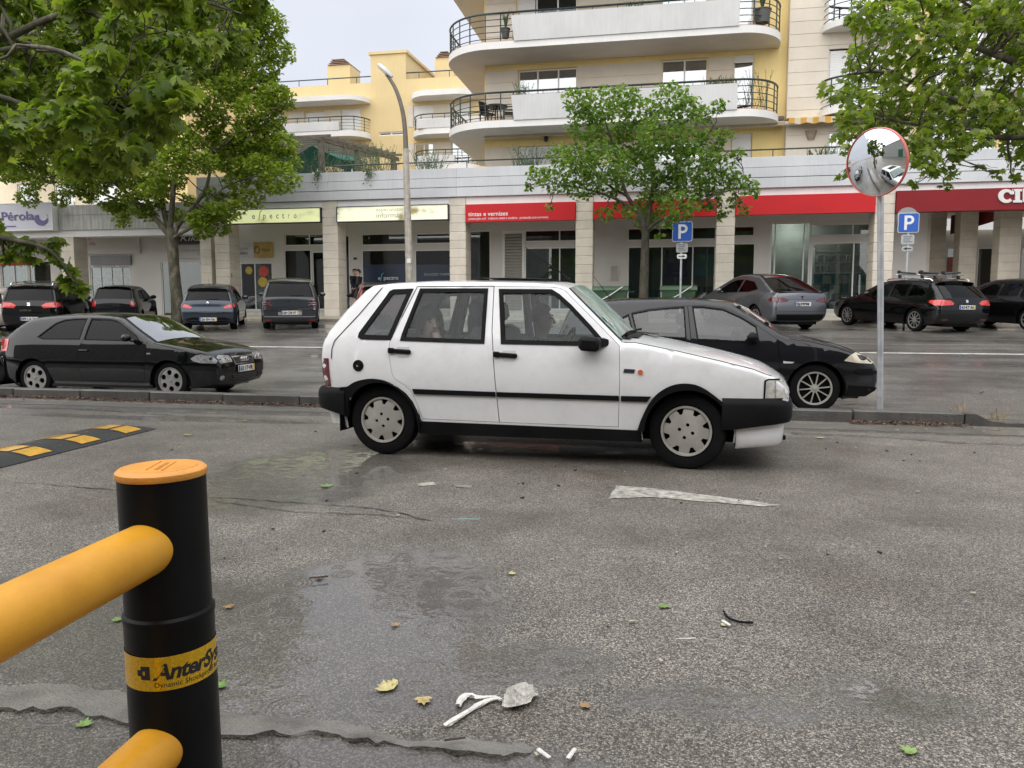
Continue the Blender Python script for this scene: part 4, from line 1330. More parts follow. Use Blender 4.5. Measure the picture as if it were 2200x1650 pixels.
def balcony(ztop, parent, planter=True, soffit=True):
 plan = [(XLc - RL, 36.0)] + arcpts(XLc, YBF + RL, RL, 180, 270) + arcpts(XRc, YBF + RRt, RRt, 270, 360) + [(XRc + RRt, YW), (AX0, YW), (AX0, 36.0)]
 mb = MB()
 V, Fc = cdt(plan)
 shell(mb, V, Fc, lambda x, y: (x, y, ztop), lambda x, y: (x, y, ztop - 0.25))
 shell(mb, V, Fc, lambda x, y: (x, y, ztop - 0.25), None, flip=True)
 b = mb.build("balcony", M_SLABW, parent, world=True, smooth=40)
 TM[b.name] = TM[parent.name]
 e = offset_poly(plan, -0.02)
 mb = MB()
 V, Fc = cdt(e)
 shell(mb, V, Fc, lambda x, y: (x, y, ztop + 0.03), lambda x, y: (x, y, ztop + 0.001))
 mb.build("tile_edge", mat("terracotta_tile", (0.42, 0.27, 0.2), 0.6, 0.15, 3.0), b, world=True, smooth=40)
 xa, xb = wx(1099, 230, YBF), wx(1584, 205, YBF)
 mb = MB()
 pz0, pz1 = ztop - 0.02, ztop + 0.86
 prof = [(-0.03, pz0), (-0.07, pz1), (0.04, pz1), (0.07, pz1 - 0.10), (0.33, pz1 - 0.10), (0.36, pz1), (0.45, pz1), (0.42, pz0)]
 n = len(prof)
 for x, sh in ((xa, 0.06), (xb, 0.0)):
  for yy, z in prof:
   t = (z - pz0) / (pz1 - pz0)
   mb.v.append((x + sh * (1 - t) * 1.6, YBF - 0.02 + yy, z))
 mb.f = [(i, n + i, n + (i + 1) % n, (i + 1) % n) for i in range(n)] + [tuple(range(n)), tuple(range(2 * n - 1, n - 1, -1))]
 mb.m = [0] * len(mb.f)
 mb.build("planter_parapet", M_PLANT, b, world=True, smooth=0)
 zt = ztop + 1.02
 railing(b, [(XLc - RL + 0.06, 35.5)] + arcpts(XLc, YBF + RL, RL - 0.06, 180, 270) + [(xa + 0.05, YBF + 0.06)], ztop + 0.03, zt)
 railing(b, [(xb - 0.05, YBF + 0.06)] + arcpts(XRc, YBF + RRt, RRt - 0.06, 270, 355), ztop + 0.03, zt)
 mb = MB()
 mb.tube([(xa + 0.02, YBF + 0.06, zt), (xb - 0.02, YBF + 0.06, zt)], 0.038, 6)
 for i in range(9):
  x = xa + (xb - xa) * (i + 0.3) / 9
  mb.tube([(x, YBF + 0.06, pz1 - 0.08), (x, YBF + 0.06, zt)], 0.013, 5)
 mb.tube([(xa + 0.02, YBF + 0.06, zt - 0.12), (xb - 0.02, YBF + 0.06, zt - 0.12)], 0.009, 5)
 mb.build("railing", M_RAIL, b, world=True, smooth=60)
 return b
balcony(8.13, apt)
balcony(10.94, apt)
plan = [(XLc - RL, 36.0)] + arcpts(XLc, YBF + RL, RL, 180, 270) + arcpts(XRc, YBF + RRt, RRt, 270, 360) + [(XRc + RRt, YW), (AX0, YW), (AX0, 36.0)]
V, Fc = cdt(plan)
mb = MB()
shell(mb, V, Fc, lambda x, y: (x, y, 13.75), lambda x, y: (x, y, 13.5))
shell(mb, V, Fc, lambda x, y: (x, y, 13.5), None, flip=True)
mb.build("balcony", M_SLABW, apt, world=True, smooth=40)
for px, py, nm, lab in ((1342, 113, "wall_lamp", "round flush lamp on yellow wall between the two balconies"), (1174, 297, "wall_lamp", "black lantern on yellow wall under the left balcony awning"), (1543, 273, "wall_lamp", "black lantern on yellow wall under the right end of awning")):
 p = ony(px, py, YW)
 mb = MB()
 if py < 200:
  mb.lathe([(0, 0.07), (0.09, 0.06), (0.11, 0.0)], 12, c=(p[0], YW - 0.0, p[2]), axis="y")
 else:
  mb.box((p[0], YW - 0.03, p[2] + 0.06), (0.12, 0.06, 0.06)).lathe([(0.03, -0.16), (0.075, -0.13), (0.085, 0.0), (0.04, 0.05)], 8, c=(p[0], YW - 0.12, p[2]), cap=True)
 tag(mb.build(nm, mat("lamp_grey", (0.25, 0.24, 0.22), 0.5) if py < 200 else M_BLACK), lab, "wall lamp")
aw = empty("awning", (0, YW - 0.4, 7.4), label="long rolled beige awning with brown cassette under the lower curved balcony", cat="awning")
x0 = wx(1043, 290, YW - 0.35)
x1 = wx(1684, 262, YW - 0.35)
za = float(ony(1150, 283, YW - 0.35)[2])
MB().box2((x0, YW - 0.5, za - 0.02), (x1, YW - 0.01, za + 0.14), bev=0.03).build("cassette", mat("brown_cassette", (0.10, 0.07, 0.05), 0.5, 0.2, 2.0), aw, world=True)
mb = MB()
for i in range(25):
 x = x0 + (x1 - x0) * i / 24
 sag = 0.02 * math.sin(i * 2.1)
 for y, z in ((YW - 0.45, za - 0.025), (YW - 0.62, za - 0.10 + sag * 0.3), (YW - 0.60, za - 0.21 + sag), (YW - 0.3, za - 0.16), (YW - 0.1, za - 0.03)):
  mb.v.append((x, y, z))
mb.f = [(5 * i + j, 5 * i + 5 + j, 5 * i + 6 + j, 5 * i + 1 + j) for i in range(24) for j in range(4)]
mb.m = [0] * len(mb.f)
mb.build("canvas", mat("beige_canvas", (0.48, 0.40, 0.30), 0.8, 0.12, 2.5), aw, world=True)
MB().box2((x1, YW - 0.7, za - 0.22), (x1 + 0.5, YW - 0.55, za - 0.10), bev=0.02).build("end_bar", M_FRAME, aw, world=True)
YT = 30.15
tw = empty("stair_tower", (6, 31, 6.1), label="beige stone clad tower between the yellow house and the tall plane tree", cat="tower")
TX0, TX1 = wx(1691, 200, YT), wx(1965, 200, YT)
OPT = []
for py0, py1, lab in ((102, 235, 0), (-60, 52, 1), (280, 345, 2)):
 x0, x1, za, zb = rct(1779, py0, 1900, py1, YT)
 OPT.append((x0, x1, za, zb))
 o = window(x0, x1, za, zb, YT + 0.05, (0.5,), G_WIN, "window", 0.06, tw)
 if lab == 0:
  shutter(tw, x0 + 0.05, x0 + 0.98, za, zb, YT + 0.02)
 else:
  curtain(tw, x0 + 0.05, x1 - 0.05, za, zb, YT + 0.5)
twall = facade(tw, TX0, TX1, 6.0, 14.2, YT, OPT, M_CLAD)
cladding(twall, TX0 + 0.01, TX1, 6.14, 14.1, YT, OPT, 0.445, 1.45)
MB().box2((TX0, YT + 0.26, 6.0), (TX0 + 0.2, 33, 14.2)).build("wall", M_CLAD, tw, world=True, smooth=0)
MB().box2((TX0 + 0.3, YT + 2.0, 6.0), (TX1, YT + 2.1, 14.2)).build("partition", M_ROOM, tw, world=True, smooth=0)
xc = (OPT[0][0] + OPT[0][1]) / 2 + 0.1
for zt in (OPT[0][2] - 0.03, OPT[1][2] - 0.03):
 plan = arcpts(xc, YT, 1.32, 180, 360, 18)
 plan = [(x, YT + (y - YT) * 0.75) for x, y in plan]
 V, Fc = cdt(plan)
 mb = MB()
 shell(mb, V, Fc, lambda x, y: (x, y, zt), lambda x, y: (x, y, zt - 0.22))
 shell(mb, V, Fc, lambda x, y: (x, y, zt - 0.22), None, flip=True)
 b = mb.build("balcony", M_SLABW, tw, world=True, smooth=40)
 TM[b.name] = TM[tw.name]
 railing(b, [(xc + (x - xc) * 0.95, YT + (y - YT) * 0.95) for x, y in plan], zt, zt + 1.0)
mb = MB()
xa, xb = wx(1694, 250, YT - 0.6), wx(1960, 250, YT - 0.6)
z = float(ony(1760, 249, YT - 0.6)[2])
for i in range(41):
 x = xa + (xb - xa) * i / 40
 s = 0.03 * math.sin(i * 1.3)
 mb.v += [(x, YT - 0.02, z + 0.05), (x, YT - 0.5, z), (x, YT - 0.66, z - 0.05 + s * 0.4), (x, YT - 0.64, z - 0.24 + s)]
mb.f = [(4 * i + j, 4 * i + 4 + j, 4 * i + 5 + j, 4 * i + 1 + j) for i in range(40) for j in range(3)]
mb.m = [(i // 2) % 2 for i in range(40) for j in range(3)]
o = mb.build("awning", [mat("orange_stripe", (0.55, 0.30, 0.06), 0.8), mat("cream_stripe", (0.6, 0.52, 0.36), 0.8)])
tag(o, "rolled orange and cream striped awning on the beige tower", "awning")
p = ony(1742, 290, YT)
mb = MB()
for i in range(12):
 a = PI + PI * i / 11
 mb.tube([(p[0] + 0.20 * math.cos(a), YT - 0.03 + 0.2 * math.sin(a), p[2] + 0.13), (p[0] + 0.11 * math.cos(a), YT - 0.03 + 0.11 * math.sin(a), p[2] - 0.16)], 0.008, 4)
for k, zz in ((0.20, 0.13), (0.11, -0.16)):
 mb.tube([(p[0] + k * math.cos(PI + PI * i / 10), YT - 0.03 + k * math.sin(PI + PI * i / 10), p[2] + zz) for i in range(11)], 0.012, 4)
tag(mb.build("wall_basket", mat("wicker", (0.3, 0.22, 0.14), 0.8)), "open wicker wall basket on the beige tower beside the mirror", "basket")
rh = empty("yellow_house", (12, 33, 6.1), label="yellow house with white balcony bands half hidden by right plane tree", cat="house")
YR = 31.0
OPR = []
for fz in (6.2, 9.0, 11.8):
 for k in range(4):
  x0 = wx(1990 + k * 85, 200, YR)
  OPR.append((x0, x0 + 1.1, fz + 0.2, fz + 2.1))
  window(x0, x0 + 1.1, fz + 0.2, fz + 2.1, YR + 0.05, (0.5,), G_WIN, "window", 0.06, rh)
facade(rh, TX1 + 0.01, 24, 6.0, 15, YR, OPR, M_YEL)
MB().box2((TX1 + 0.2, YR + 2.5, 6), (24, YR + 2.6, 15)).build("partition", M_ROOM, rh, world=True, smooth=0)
for fz in (8.8, 11.6):
 MB().box2((wx(1985, 200, YR), YR - 1.3, fz - 0.2), (23, YR - 0.003, fz), bev=0.03).build("balcony", M_SLABW, rh, world=True)
 MB().box2((wx(2010, 200, YR), YR - 1.34, fz + 0.005), (22.6, YR - 1.2, fz + 0.8), bev=0.02).build("planter_parapet", M_PLANT, rh, world=True)
# ---------------------------------------------------------------- yellow house far back across the terrace
YD = 58.0
fh = empty("far_yellow_house", (-24, 60, 4), label="apricot yellow house far back with two chimneys and curved white canopies", cat="house")
OPF = []
def fwin(px0, py0, px1, py1, cols=(), kind="glass"):
 x0, x1, za, zb = rct(px0, py0, px1, py1, YD)
 OPF.append((x0, x1, za, zb))
 o = window(x0, x1, za, zb, YD + 0.05, cols, G_WIN, "window", 0.09, fh)
 if kind == "shutter":
  shutter(fh, x0 + 0.03, x1 - 0.03, za, zb, YD + 0.0)
 elif kind == "curtain":
  curtain(fh, x0 + 0.05, x1 - 0.05, za, zb, YD + 0.5)
fwin(655, 241, 697, 285, (), "shutter")
fwin(733, 234, 775, 280, (), "shutter")
fwin(560, 246, 610, 290, (), "shutter")
fwin(888, 226, 932, 272, (), "shutter")
fwin(968, 222, 1012, 268, (), "shutter")
fwin(890, 307, 932, 352, (0.5,), "curtain")
fwin(970, 303, 1013, 352, (0.5,), "curtain")
fwin(814, 283, 867, 291, (0.5,))
fwin(660, 330, 700, 372, (0.5,), "curtain")
fwin(735, 330, 775, 372, (0.5,), "curtain")
zr0 = float(ony(700, 183, YD)[2])
ztw = float(ony(835, 116, YD)[2])
zrr = float(ony(960, 165, YD)[2])
xL, xa, xb, xR = wx(380, 200, YD), wx(797, 180, YD), wx(872, 180, YD), wx(1120, 180, YD)
V, Fc = cdt([(xL, 5), (xR, 5), (xR, zrr), (xb, zrr), (xb, ztw), (xa, ztw), (xa, zr0), (xL, zr0)], [[(a, c), (b, c), (b, d), (a, d)] for a, b, c, d in OPF])
mb = MB()
shell(mb, V, Fc, lambda x, z: (x, YD, z), lambda x, z: (x, YD + 0.3, z))
fwall = mb.build("wall", M_YEL2, fh, world=True, smooth=0)
TM[fwall.name] = TM[fh.name]
for a, b, c in ((620, 796, OPF[1]), (876, 1030, OPF[4])):
 cladding(fwall, wx(a, 240, YD), c[1] + 0.0, c[2], c[3], YD, OPF[:5], 0.6, 2.0, 0.03)
cladding(fwall, wx(876, 330, YD), OPF[6][1], OPF[6][2], OPF[6][3], YD, OPF[5:7], 0.6, 2.0, 0.03)
yb2 = YD + 9
mb = MB()
zl2 = float(ony(937, 152, YD + 9)[2]) - 1.0
mb.add([(xa, YD + 0.3, zr0 - 1), (xb, YD + 0.3, zr0 - 1), (xb, YD + 0.3, ztw - 0.002), (xa, YD + 0.3, ztw - 0.002), (xa, yb2, zr0 - 1), (xb, yb2, zr0 - 1), (xb, yb2, zl2), (xa, yb2, zl2)],
  [(0, 1, 2, 3), (5, 4, 7, 6), (1, 5, 6, 2), (4, 0, 3, 7), (3, 2, 6, 7)])
mb.build("roof_block", M_YEL2, fh, world=True, smooth=0)
MB().add([(xa - 0.15, YD - 0.12, ztw), (xb + 0.15, YD - 0.12, ztw), (xb + 0.15, yb2, zl2 + 0.02), (xa - 0.15, yb2, zl2 + 0.02), (xa - 0.15, YD - 0.12, ztw + 0.2), (xb + 0.15, YD - 0.12, ztw + 0.2), (xb + 0.15, yb2, zl2 + 0.22), (xa - 0.15, yb2, zl2 + 0.22)],
   [(0, 3, 2, 1), (4, 5, 6, 7), (0, 1, 5, 4), (1, 2, 6, 5), (2, 3, 7, 6), (3, 0, 4, 7)]).build("roof", M_YEL2, fh, world=True, smooth=0)
MB().box2((xL, YD + 0.3, zr0 - 1.0), (xa, YD + 14, zr0 - 0.6)).box2((xb, YD + 0.3, zrr - 1.0), (xR, YD + 14, zrr - 0.6)).build("flat_roof", M_OLDBAND, fh, world=True, smooth=0)
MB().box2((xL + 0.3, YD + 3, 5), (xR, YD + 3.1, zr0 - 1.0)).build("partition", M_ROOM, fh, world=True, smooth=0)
for px0, px1, py0, py1 in ((703, 752, 140, 186), (934, 975, 124, 164)):
 Yc = YD + 4
 x0, x1, za, zb = rct(px0, py0, px1, py1, Yc)
 c = MB().box2((x0, Yc, za - 1), (x1, Yc + 2.2, zb)).build("chimney", M_YEL2, fh, world=True, smooth=0)
 TM[c.name] = TM[fh.name]
 for k in range(4):
  MB().box2((x0 + 0.1 + k * 0.12, Yc - 0.12 + k * 0.0, zb + 0.02 + k * 0.13), (x1 + 0.02 - 0.16 * k, Yc + 2.3, zb + 0.07 + k * 0.13)).build("cap_tile", mat("clay_cap", (0.28, 0.19, 0.13), 0.8, 0.3, 2.0), c, world=True, smooth=0)
 MB().box2((x0 + 0.5, Yc + 0.3, zb + 0.001), (x1 - 0.6, Yc + 1.9, zb + 0.42)).build("flue", M_BLACK, c, world=True, smooth=0)
mb = MB()
for xs0, xs1, zz in ((xL, xa, zr0), (xb, xR, zrr)):
 mb.tube([(xs0, YD + 0.15, zz + 0.5), (xs1, YD + 0.15, zz + 0.5)], 0.05, 5)
 x = xs0 + 1.0
 while x < xs1:
  mb.tube([(x, YD + 0.15, zz), (x, YD + 0.15, zz + 0.5)], 0.03, 5)
  x += 2.4
mb.build("roof_rail", M_RAIL, fh, world=True)
def fslab(px0, px1, pytop, pybot, rl, rr, out=1.6):
 x0, x1, za, zb = rct(px0, pytop, px1, pybot, YD - out)
 plan = []
 if rl:
  plan += [(x0 + out - out * math.cos(R(a)), YD - out * math.sin(R(a))) for a in np.linspace(0, 90, 9)]
 else:
  plan += [(x0, YD), (x0, YD - out)]
 if rr:
  plan += [(x1 - out + out * math.sin(R(a)), YD - out * math.cos(R(a))) for a in np.linspace(0, 90, 9)]
 else:
  plan += [(x1, YD - out), (x1, YD)]
 V, Fc = cdt(plan)
 mb = MB()
 shell(mb, V, Fc, lambda x, y: (x, y, zb), lambda x, y: (x, y, za))
 shell(mb, V, Fc, lambda x, y: (x, y, za), None, flip=True)
 o = mb.build("balcony", M_SLABW, fh, world=True, smooth=40)
 TM[o.name] = TM[fh.name]
 return o, plan, zb
fslab(560, 779, 207, 217, False, True)
fslab(872, 1024, 191, 203, True, True)
for px0, px1, pt, pb, rl, rr, wa, wb, wt in ((560, 781, 283, 295, False, True, 560, 729, 262), (876, 1040, 274, 286, True, False, 896, 1040, 250), (878, 1024, 352, 362, True, True, 896, 977, 331)):
 o, plan, zt = fslab(px0, px1, pt, pb, rl, rr)
 xa_, xb_ = wx(wa, pt, YD - 1.6), wx(wb, pt, YD - 1.6)
 zp = float(ony((wa + wb) / 2, wt + 3, YD - 1.6)[2])
 MB().box2((xa_, YD - 1.64, zt + 0.003), (xb_, YD - 1.3, zp), bev=0.03).build("planter_parapet", M_PLANT, o, world=True)
 pl = [(p[0] + (0.08 if p[0] < plan[0][0] + 0.5 else (-0.08 if p[0] > plan[-1][0] - 0.5 else 0)), p[1] + 0.05) for p in plan]
 railing(o, pl, zt, zt + 1.05, 4, 0.9, 0.03, 0.045)
lh = empty("left_house", (-32, 38, 4), label="beige and yellow balcony house seen in gaps of the left plane crown", cat="house")
YH = 38.0
OPL = []
for fz in (6.0, 8.9, 11.8, 14.7):
 for k, px in enumerate((-150, -60, 30, 110, 200, 300)):
  x0 = wx(px, 300, YH)
  OPL.append((x0, x0 + 1.3, fz + 0.9, fz + 2.2))
  window(x0, x0 + 1.3, fz + 0.9, fz + 2.2, YH + 0.05, (0.5,), G_WIN, "window", 0.07, lh)
facade(lh, wx(-320, 300, YH), wx(366, 300, YH), 3, 19.5, YH, OPL, mat("cream_render", (0.76, 0.66, 0.48), 0.7, 0.08, 0.6, streak=0.15))
MB().box2((wx(366, 300, YH), YH - 1.2, 3), (wx(428, 300, YH), YH + 6, 20.5)).build("stair_bay", mat("orange_yellow_render", (0.78, 0.58, 0.28), 0.7, 0.06, 0.6, streak=0.1), lh, world=True, smooth=0)
MB().box2((wx(-320, 300, YH), YH + 2.5, 3), (wx(366, 300, YH), YH + 2.6, 19.4)).build("partition", M_ROOM, lh, world=True, smooth=0)
for fz in (6.0, 8.9, 11.8, 14.7):
 for a, b in ((-280, -70), (20, 190), (225, 360)):
  MB().box2((wx(a, 300, YH), YH - 1.3, fz - 0.05), (wx(b, 300, YH), YH - 0.004, fz + 0.12)).build("balcony", M_SLABW, lh, world=True)
  MB().box2((wx(a, 300, YH), YH - 1.34, fz + 0.123), (wx(b, 300, YH), YH - 1.2, fz + 0.95), bev=0.02).build("planter_parapet", M_PLANT, lh, world=True)
# ---------------------------------------------------------------- pergola with green netting on the terrace
pg = empty("pergola", (-14, 36, 6.12), label="dark timber pergola with slatted roof on the terrace behind the lamp", cat="pergola")
M_TIMB = mat("weathered_timber", (0.15, 0.13, 0.105), 0.8, 0.25, 4.0, 0.3, 40.0)
def camdepth(px, py, Zc):
 return CAMP + Zc * ray(px, py)
P1, P2, P3 = camdepth(690, 297, 34.0), camdepth(768, 318, 36.0), camdepth(845, 338, 38.2)
zp = float(P1[2])
P2[2] = P3[2] = zp
for p in (P1, P2, P3):
 MB().box2((p[0] - 0.11, p[1] - 0.11, 6.12), (p[0] + 0.11, p[1] + 0.11, zp - 0.12)).build("post", M_TIMB, pg, world=True, smooth=0)
 MB().box2((p[0] - 4.6, p[1] - 0.11, 6.12), (p[0] - 4.4, p[1] + 0.11, zp - 0.12)).build("post", M_TIMB, pg, world=True, smooth=0)
dv = (P3 - P1) / np.linalg.norm(P3 - P1)
for off in (0, -4.5):
 mb = MB()
 a, b = P1 - dv * 0.5, P3 + dv * 0.4
 L = np.linalg.norm(b - a)
 c = (a + b) / 2
 mb.box((c[0] + off, c[1], zp - 0.05), (L, 0.10, 0.18), rz=math.atan2(dv[1], dv[0]))
 mb.build("beam", M_TIMB, pg, world=True, smooth=0)
for i in range(11):
 q = P1 + (P3 - P1) * i / 10
 MB().box2((q[0] - 6.0, q[1] - 0.035, zp + 0.045), (q[0] + 0.45, q[1] + 0.035, zp + 0.15)).build("slat", M_TIMB, pg, world=True, smooth=0)
mb = MB()
nu, nv = 26, 12
for i in range(nu):
 for j in range(nv):
  u, v = i / (nu - 1), j / (nv - 1)
  q = P1 + (P3 - P1) * v * 0.8
  x = q[0] - 4.5 + 4.4 * u
  mb.v.append((x, q[1] + 0.1, zp - 0.30 - 0.42 * abs(math.sin(PI * (u * 2.2 + 0.15 * v))) - 0.06 * math.sin(9 * v + 5 * u) - (1.3 * (1 - u / 0.18) if u < 0.18 else 0)))
mb.f = [(i * nv + j, (i + 1) * nv + j, (i + 1) * nv + j + 1, i * nv + j + 1) for i in range(nu - 1) for j in range(nv - 1)]
mb.m = [0] * len(mb.f)
tag(mb.build("shade_netting", mat("green_netting", (0.015, 0.16, 0.12), 0.7, 0.25, 3.0), smooth=60), "teal green shade netting sagging under the pergola slats", "netting")
# ================================================================ car building kit
M_RUBBER = mat("tyre_rubber", (0.008, 0.008, 0.0085), 0.7, 0.3, 8.0, 0.2, 60.0, spec=0.1)
M_BLKPL = mat("black_bumper_plastic", (0.008, 0.008, 0.009), 0.45, 0.25, 5.0, 0.1, 200.0, spec=0.12)
M_SEAL = mat("window_rubber", (0.006, 0.006, 0.0065), 0.5, 0.15, 8.0, spec=0.12)
M_UNDER = mat("underbody", (0.006, 0.006, 0.006), 0.8, 0.2, 3.0, spec=0.1)
M_SEAT = mat("dark_seat_cloth", (0.045, 0.045, 0.05), 0.9, 0.2, 9.0)
M_TRIM = mat("grey_trim", (0.10, 0.10, 0.105), 0.8, 0.15, 4.0)
M_HUB = mat("silver_hubcap", (0.42, 0.40, 0.36), 0.42, 0.12, 9.0, metal=0.35)
M_ALLOY = mat("grey_alloy", (0.36, 0.35, 0.33), 0.35, 0.15, 8.0, metal=0.6)
M_ALLOYD = mat("black_hubcap", (0.03, 0.03, 0.03), 0.4, 0.1, 8.0)
M_CHROME = mat("chrome", (0.75, 0.75, 0.76), 0.12, 0.03, 4.0, metal=1.0)
M_LAMPR = mat("red_lamp_lens", (0.42, 0.015, 0.02), 0.12, 0.25, 18.0, coat=1.0)
M_LAMPRB = mat("bright_red_lens", (0.62, 0.045, 0.04), 0.12, 0.3, 20.0, coat=1.0)
M_LAMPD = mat("smoked_red_lens", (0.10, 0.010, 0.016), 0.12, 0.15, 10.0, coat=1.0)
M_LAMPW = mat("clear_lamp_lens", (0.55, 0.54, 0.50), 0.12, 0.3, 24.0, coat=1.0)
M_LAMPY = mat("yellowed_lamp_lens", (0.55, 0.50, 0.36), 0.15, 0.2, 14.0, coat=1.0)
M_AMBER = mat("amber_lens", (0.60, 0.13, 0.04), 0.2, 0.1, 10.0, coat=1.0)
M_PLATE = mat("plate_white", (0.68, 0.68, 0.66), 0.35, 0.03, 4.0)
M_PBLUE = mat("plate_blue", (0.015, 0.05, 0.32), 0.35, 0.05, 4.0)
M_PYEL = mat("plate_yellow", (0.62, 0.40, 0.02), 0.35, 0.05, 4.0)
M_PBLK = mat("plate_black", (0.012, 0.012, 0.012), 0.5, 0.05, 4.0)
G_CAR = glass("car_glass", (0.30, 0.34, 0.34), 1.3, base=0.02)
G_CARD = glass("car_privacy_glass", (0.03, 0.035, 0.036), 0.4, base=0.0)
G_SCREEN = glass("car_windscreen", (0.42, 0.50, 0.48), 1.6, base=0.05)
def interp(tab, x):
 return float(np.interp(x, [a for a, b in tab], [b for a, b in tab]))
class Car:
 """side outline (x forward, z up), width tables, windows and doors -> parts under one Empty"""
 def __init__(s, name, loc, yaw, label, prof, half, vtab, ends, paintm, arches, cat="car", group=None, pitch=0.0, roll=0.0, crown=None, fil=0.05, rim=None):
  s.root = empty(name, loc, yaw, label, cat, group, rot=(roll, pitch, yaw))
  s.prof, s.half, s.vtab, s.paint, s.fil = prof, half, vtab, paintm, fil
  s.xr, s.lr, s.ar, s.xf, s.lf, s.af = ends          # rear end x, length and amount of taper, front the same
  s.arches = arches                                   # [(x, z, radius)]
  s.crown = crown or {}
  P = densify([(p[0], p[1]) for p in prof], 0.07)
  tags = []
  k = 0
  for i in range(len(prof) - 1):
   a, b = np.array(prof[i][:2]), np.array(prof[i + 1][:2])
   n = max(1, int(math.ceil(np.linalg.norm(b - a) / 0.07)))
   tags += [prof[i][2] if len(prof[i]) > 2 else "p"] * n
  s.P, s.tags = np.array(P), tags
  s.seg0, s.seg1 = s.P[:-1], s.P[1:]
 def dist(s, x, z):
  p = np.array([x, z])
  d = s.seg1 - s.seg0
  t = np.clip(((p - s.seg0) * d).sum(1) / ((d * d).sum(1) + 1e-12), 0, 1)
  q = s.seg0 + d * t[:, None]
  return float(np.sqrt(((p - q) ** 2).sum(1).min()))
 def w(s, x, z, fillet=True):
  t1 = np.clip((x - (s.xf - s.lf)) / s.lf, 0, 1)
  t0 = np.clip(((s.xr + s.lr) - x) / s.lr, 0, 1)
  y = s.half * interp(s.vtab, z) * (1 - s.af * t1 ** 2.4) * (1 - s.ar * t0 ** 2.4)
  if fillet:
   d = s.dist(x, z)
   if d < s.fil:
    y -= s.fil - math.sqrt(max(0, s.fil ** 2 - (s.fil - d) ** 2))
  return float(y)
 def at(s, x, z, sg, off=0.0):
  return (x, sg * (s.w(x, z) + off), z)
 def fn(s, sg, off=0.0):
  return lambda x, z: (x, sg * (s.w(x, z) + off), z)
 def bottom(s, zb=0.2):
  """outline from the front bottom back to the rear bottom with wheel arches"""
  out = []
  for ax, az, ar in sorted(s.arches, reverse=True):
   h = max(-0.99, min(0.99, (zb - az) / ar))
   a0 = math.asin(h)
   for i in range(15):
    a = a0 + (PI - 2 * a0) * i / 14
    out.append((ax + ar * math.cos(a), az + ar * math.sin(a)))
  return out
 def outline(s, zb=0.2):
  return [tuple(p) for p in s.P] + s.bottom(zb)
 def decal(s, name, poly, m, sg, off=0.004, depth=0.012, parent=None, holes=(), grid=0.08, smooth=40, kind=None):
  poly = densify(poly, 0.06, True)
  V, Fc = cdt(poly, [densify(h, 0.06, True) for h in holes], grid)
  mb = MB()
  shell(mb, V, Fc, s.fn(sg, off), s.fn(sg, off - depth), flip=sg > 0)
  return mb.build(name, m, parent or s.root, smooth=smooth)
 def body(s, doors, windows, zb=0.2, thick=0.03, extra_holes=()):
  """painted sides with door and window openings plus roof, bonnet and ends"""
  s.doors, s.windows = doors, windows
  out = s.outline(zb)
  Pn = s.P
  fill = []
  for i in range(1, len(Pn) - 1):                     # rows of points for the rounded edge
   t = Pn[i + 1] - Pn[i - 1]
   t = t / (np.linalg.norm(t) + 1e-9)
   n = np.array([t[1], -t[0]])
   for k in (0.12, 0.4, 1.0):
    q = Pn[i] + n * s.fil * k
    fill.append(tuple(q))
  mb = MB()
  for sg in (-1, 1):
   hs = [densify(offset_poly(d, 0.0), 0.08, True) for d in doors] + [densify(w_, 0.08, True) for w_ in windows] + [densify(h, 0.08, True) for h in extra_holes]
   V, Fc = cdt(out, hs, 0.085, fill)
   shell(mb, V, Fc, s.fn(sg), s.fn(sg, -thick), flip=sg > 0)
  s.skin(mb, "p")
  mb2 = MB()
  mb2.v, mb2.f, mb2.m = mb.v, mb.f, mb.m
  b = mb.build("body", s.paint, s.root, smooth=38)
  bm = bmesh.new()
  bm.from_mesh(b.data)
  bmesh.ops.remove_doubles(bm, verts=bm.verts, dist=0.0015)
  bm.to_mesh(b.data)
  bm.free()
  b.data.polygons.foreach_set("use_smooth", [True] * len(b.data.polygons))
  b.data.set_sharp_from_angle(angle=R(38))
  s.bodyo = b
  s.bvh()
  return b
 def bvh(s):
  mb = MB()
  s.skin(mb, None)
  for sg in (-1, 1):
   V, Fc = cdt(s.outline(), (), 0.1)
   shell(mb, V, Fc, s.fn(sg))
  s.tree = BVHTree.FromPolygons([Vector(v) for v in mb.v], mb.f)
 NS = 15
 def skinpoint(s, i, t):
  p = s.P[i]
  a, b = s.P[max(0, i - 1)], s.P[min(len(s.P) - 1, i + 1)]
  d = (b - a) / (np.linalg.norm(b - a) + 1e-9)
  n = np.array([-d[1], d[0]])
  i0, i1 = max(0, i - 3), min(len(s.tags), i + 3)
  c = float(np.mean([s.crown.get(s.tags[k], s.crown.get("p", 0.03)) for k in range(i0, i1)] or [0.03]))
  y = s.w(p[0], p[1])
  q = p + n * c * (1 - abs(t) ** 2.2)
  return (q[0], y * t, q[1])
 def skin(s, mb, want, off=0.0, tmax=1.0, rng=None):
  n = s.NS
  ts = np.linspace(-1, 1, n)
  ts = np.sign(ts) * (1 - (1 - np.abs(ts)) ** 1.35)
  b = len(mb.v)
  for i in range(len(s.P)):
   for t in ts:
    mb.v.append(tuple(map(float, s.skinpoint(i, t))))
  for i in range(len(s.P) - 1):
   if rng and not (rng[0] <= i < rng[1]):
    continue
   for j in range(n - 1):
    edge = (j < 1 or j >= n - 2)
    tg = s.tags[i]
    if tg in ("g", "h") and edge:
     tg = "r"
    if want is None or tg == want:
     mb.f.append((b + i * n + j, b + (i + 1) * n + j, b + (i + 1) * n + j + 1, b + i * n + j + 1))
     mb.m.append(0)
  return mb
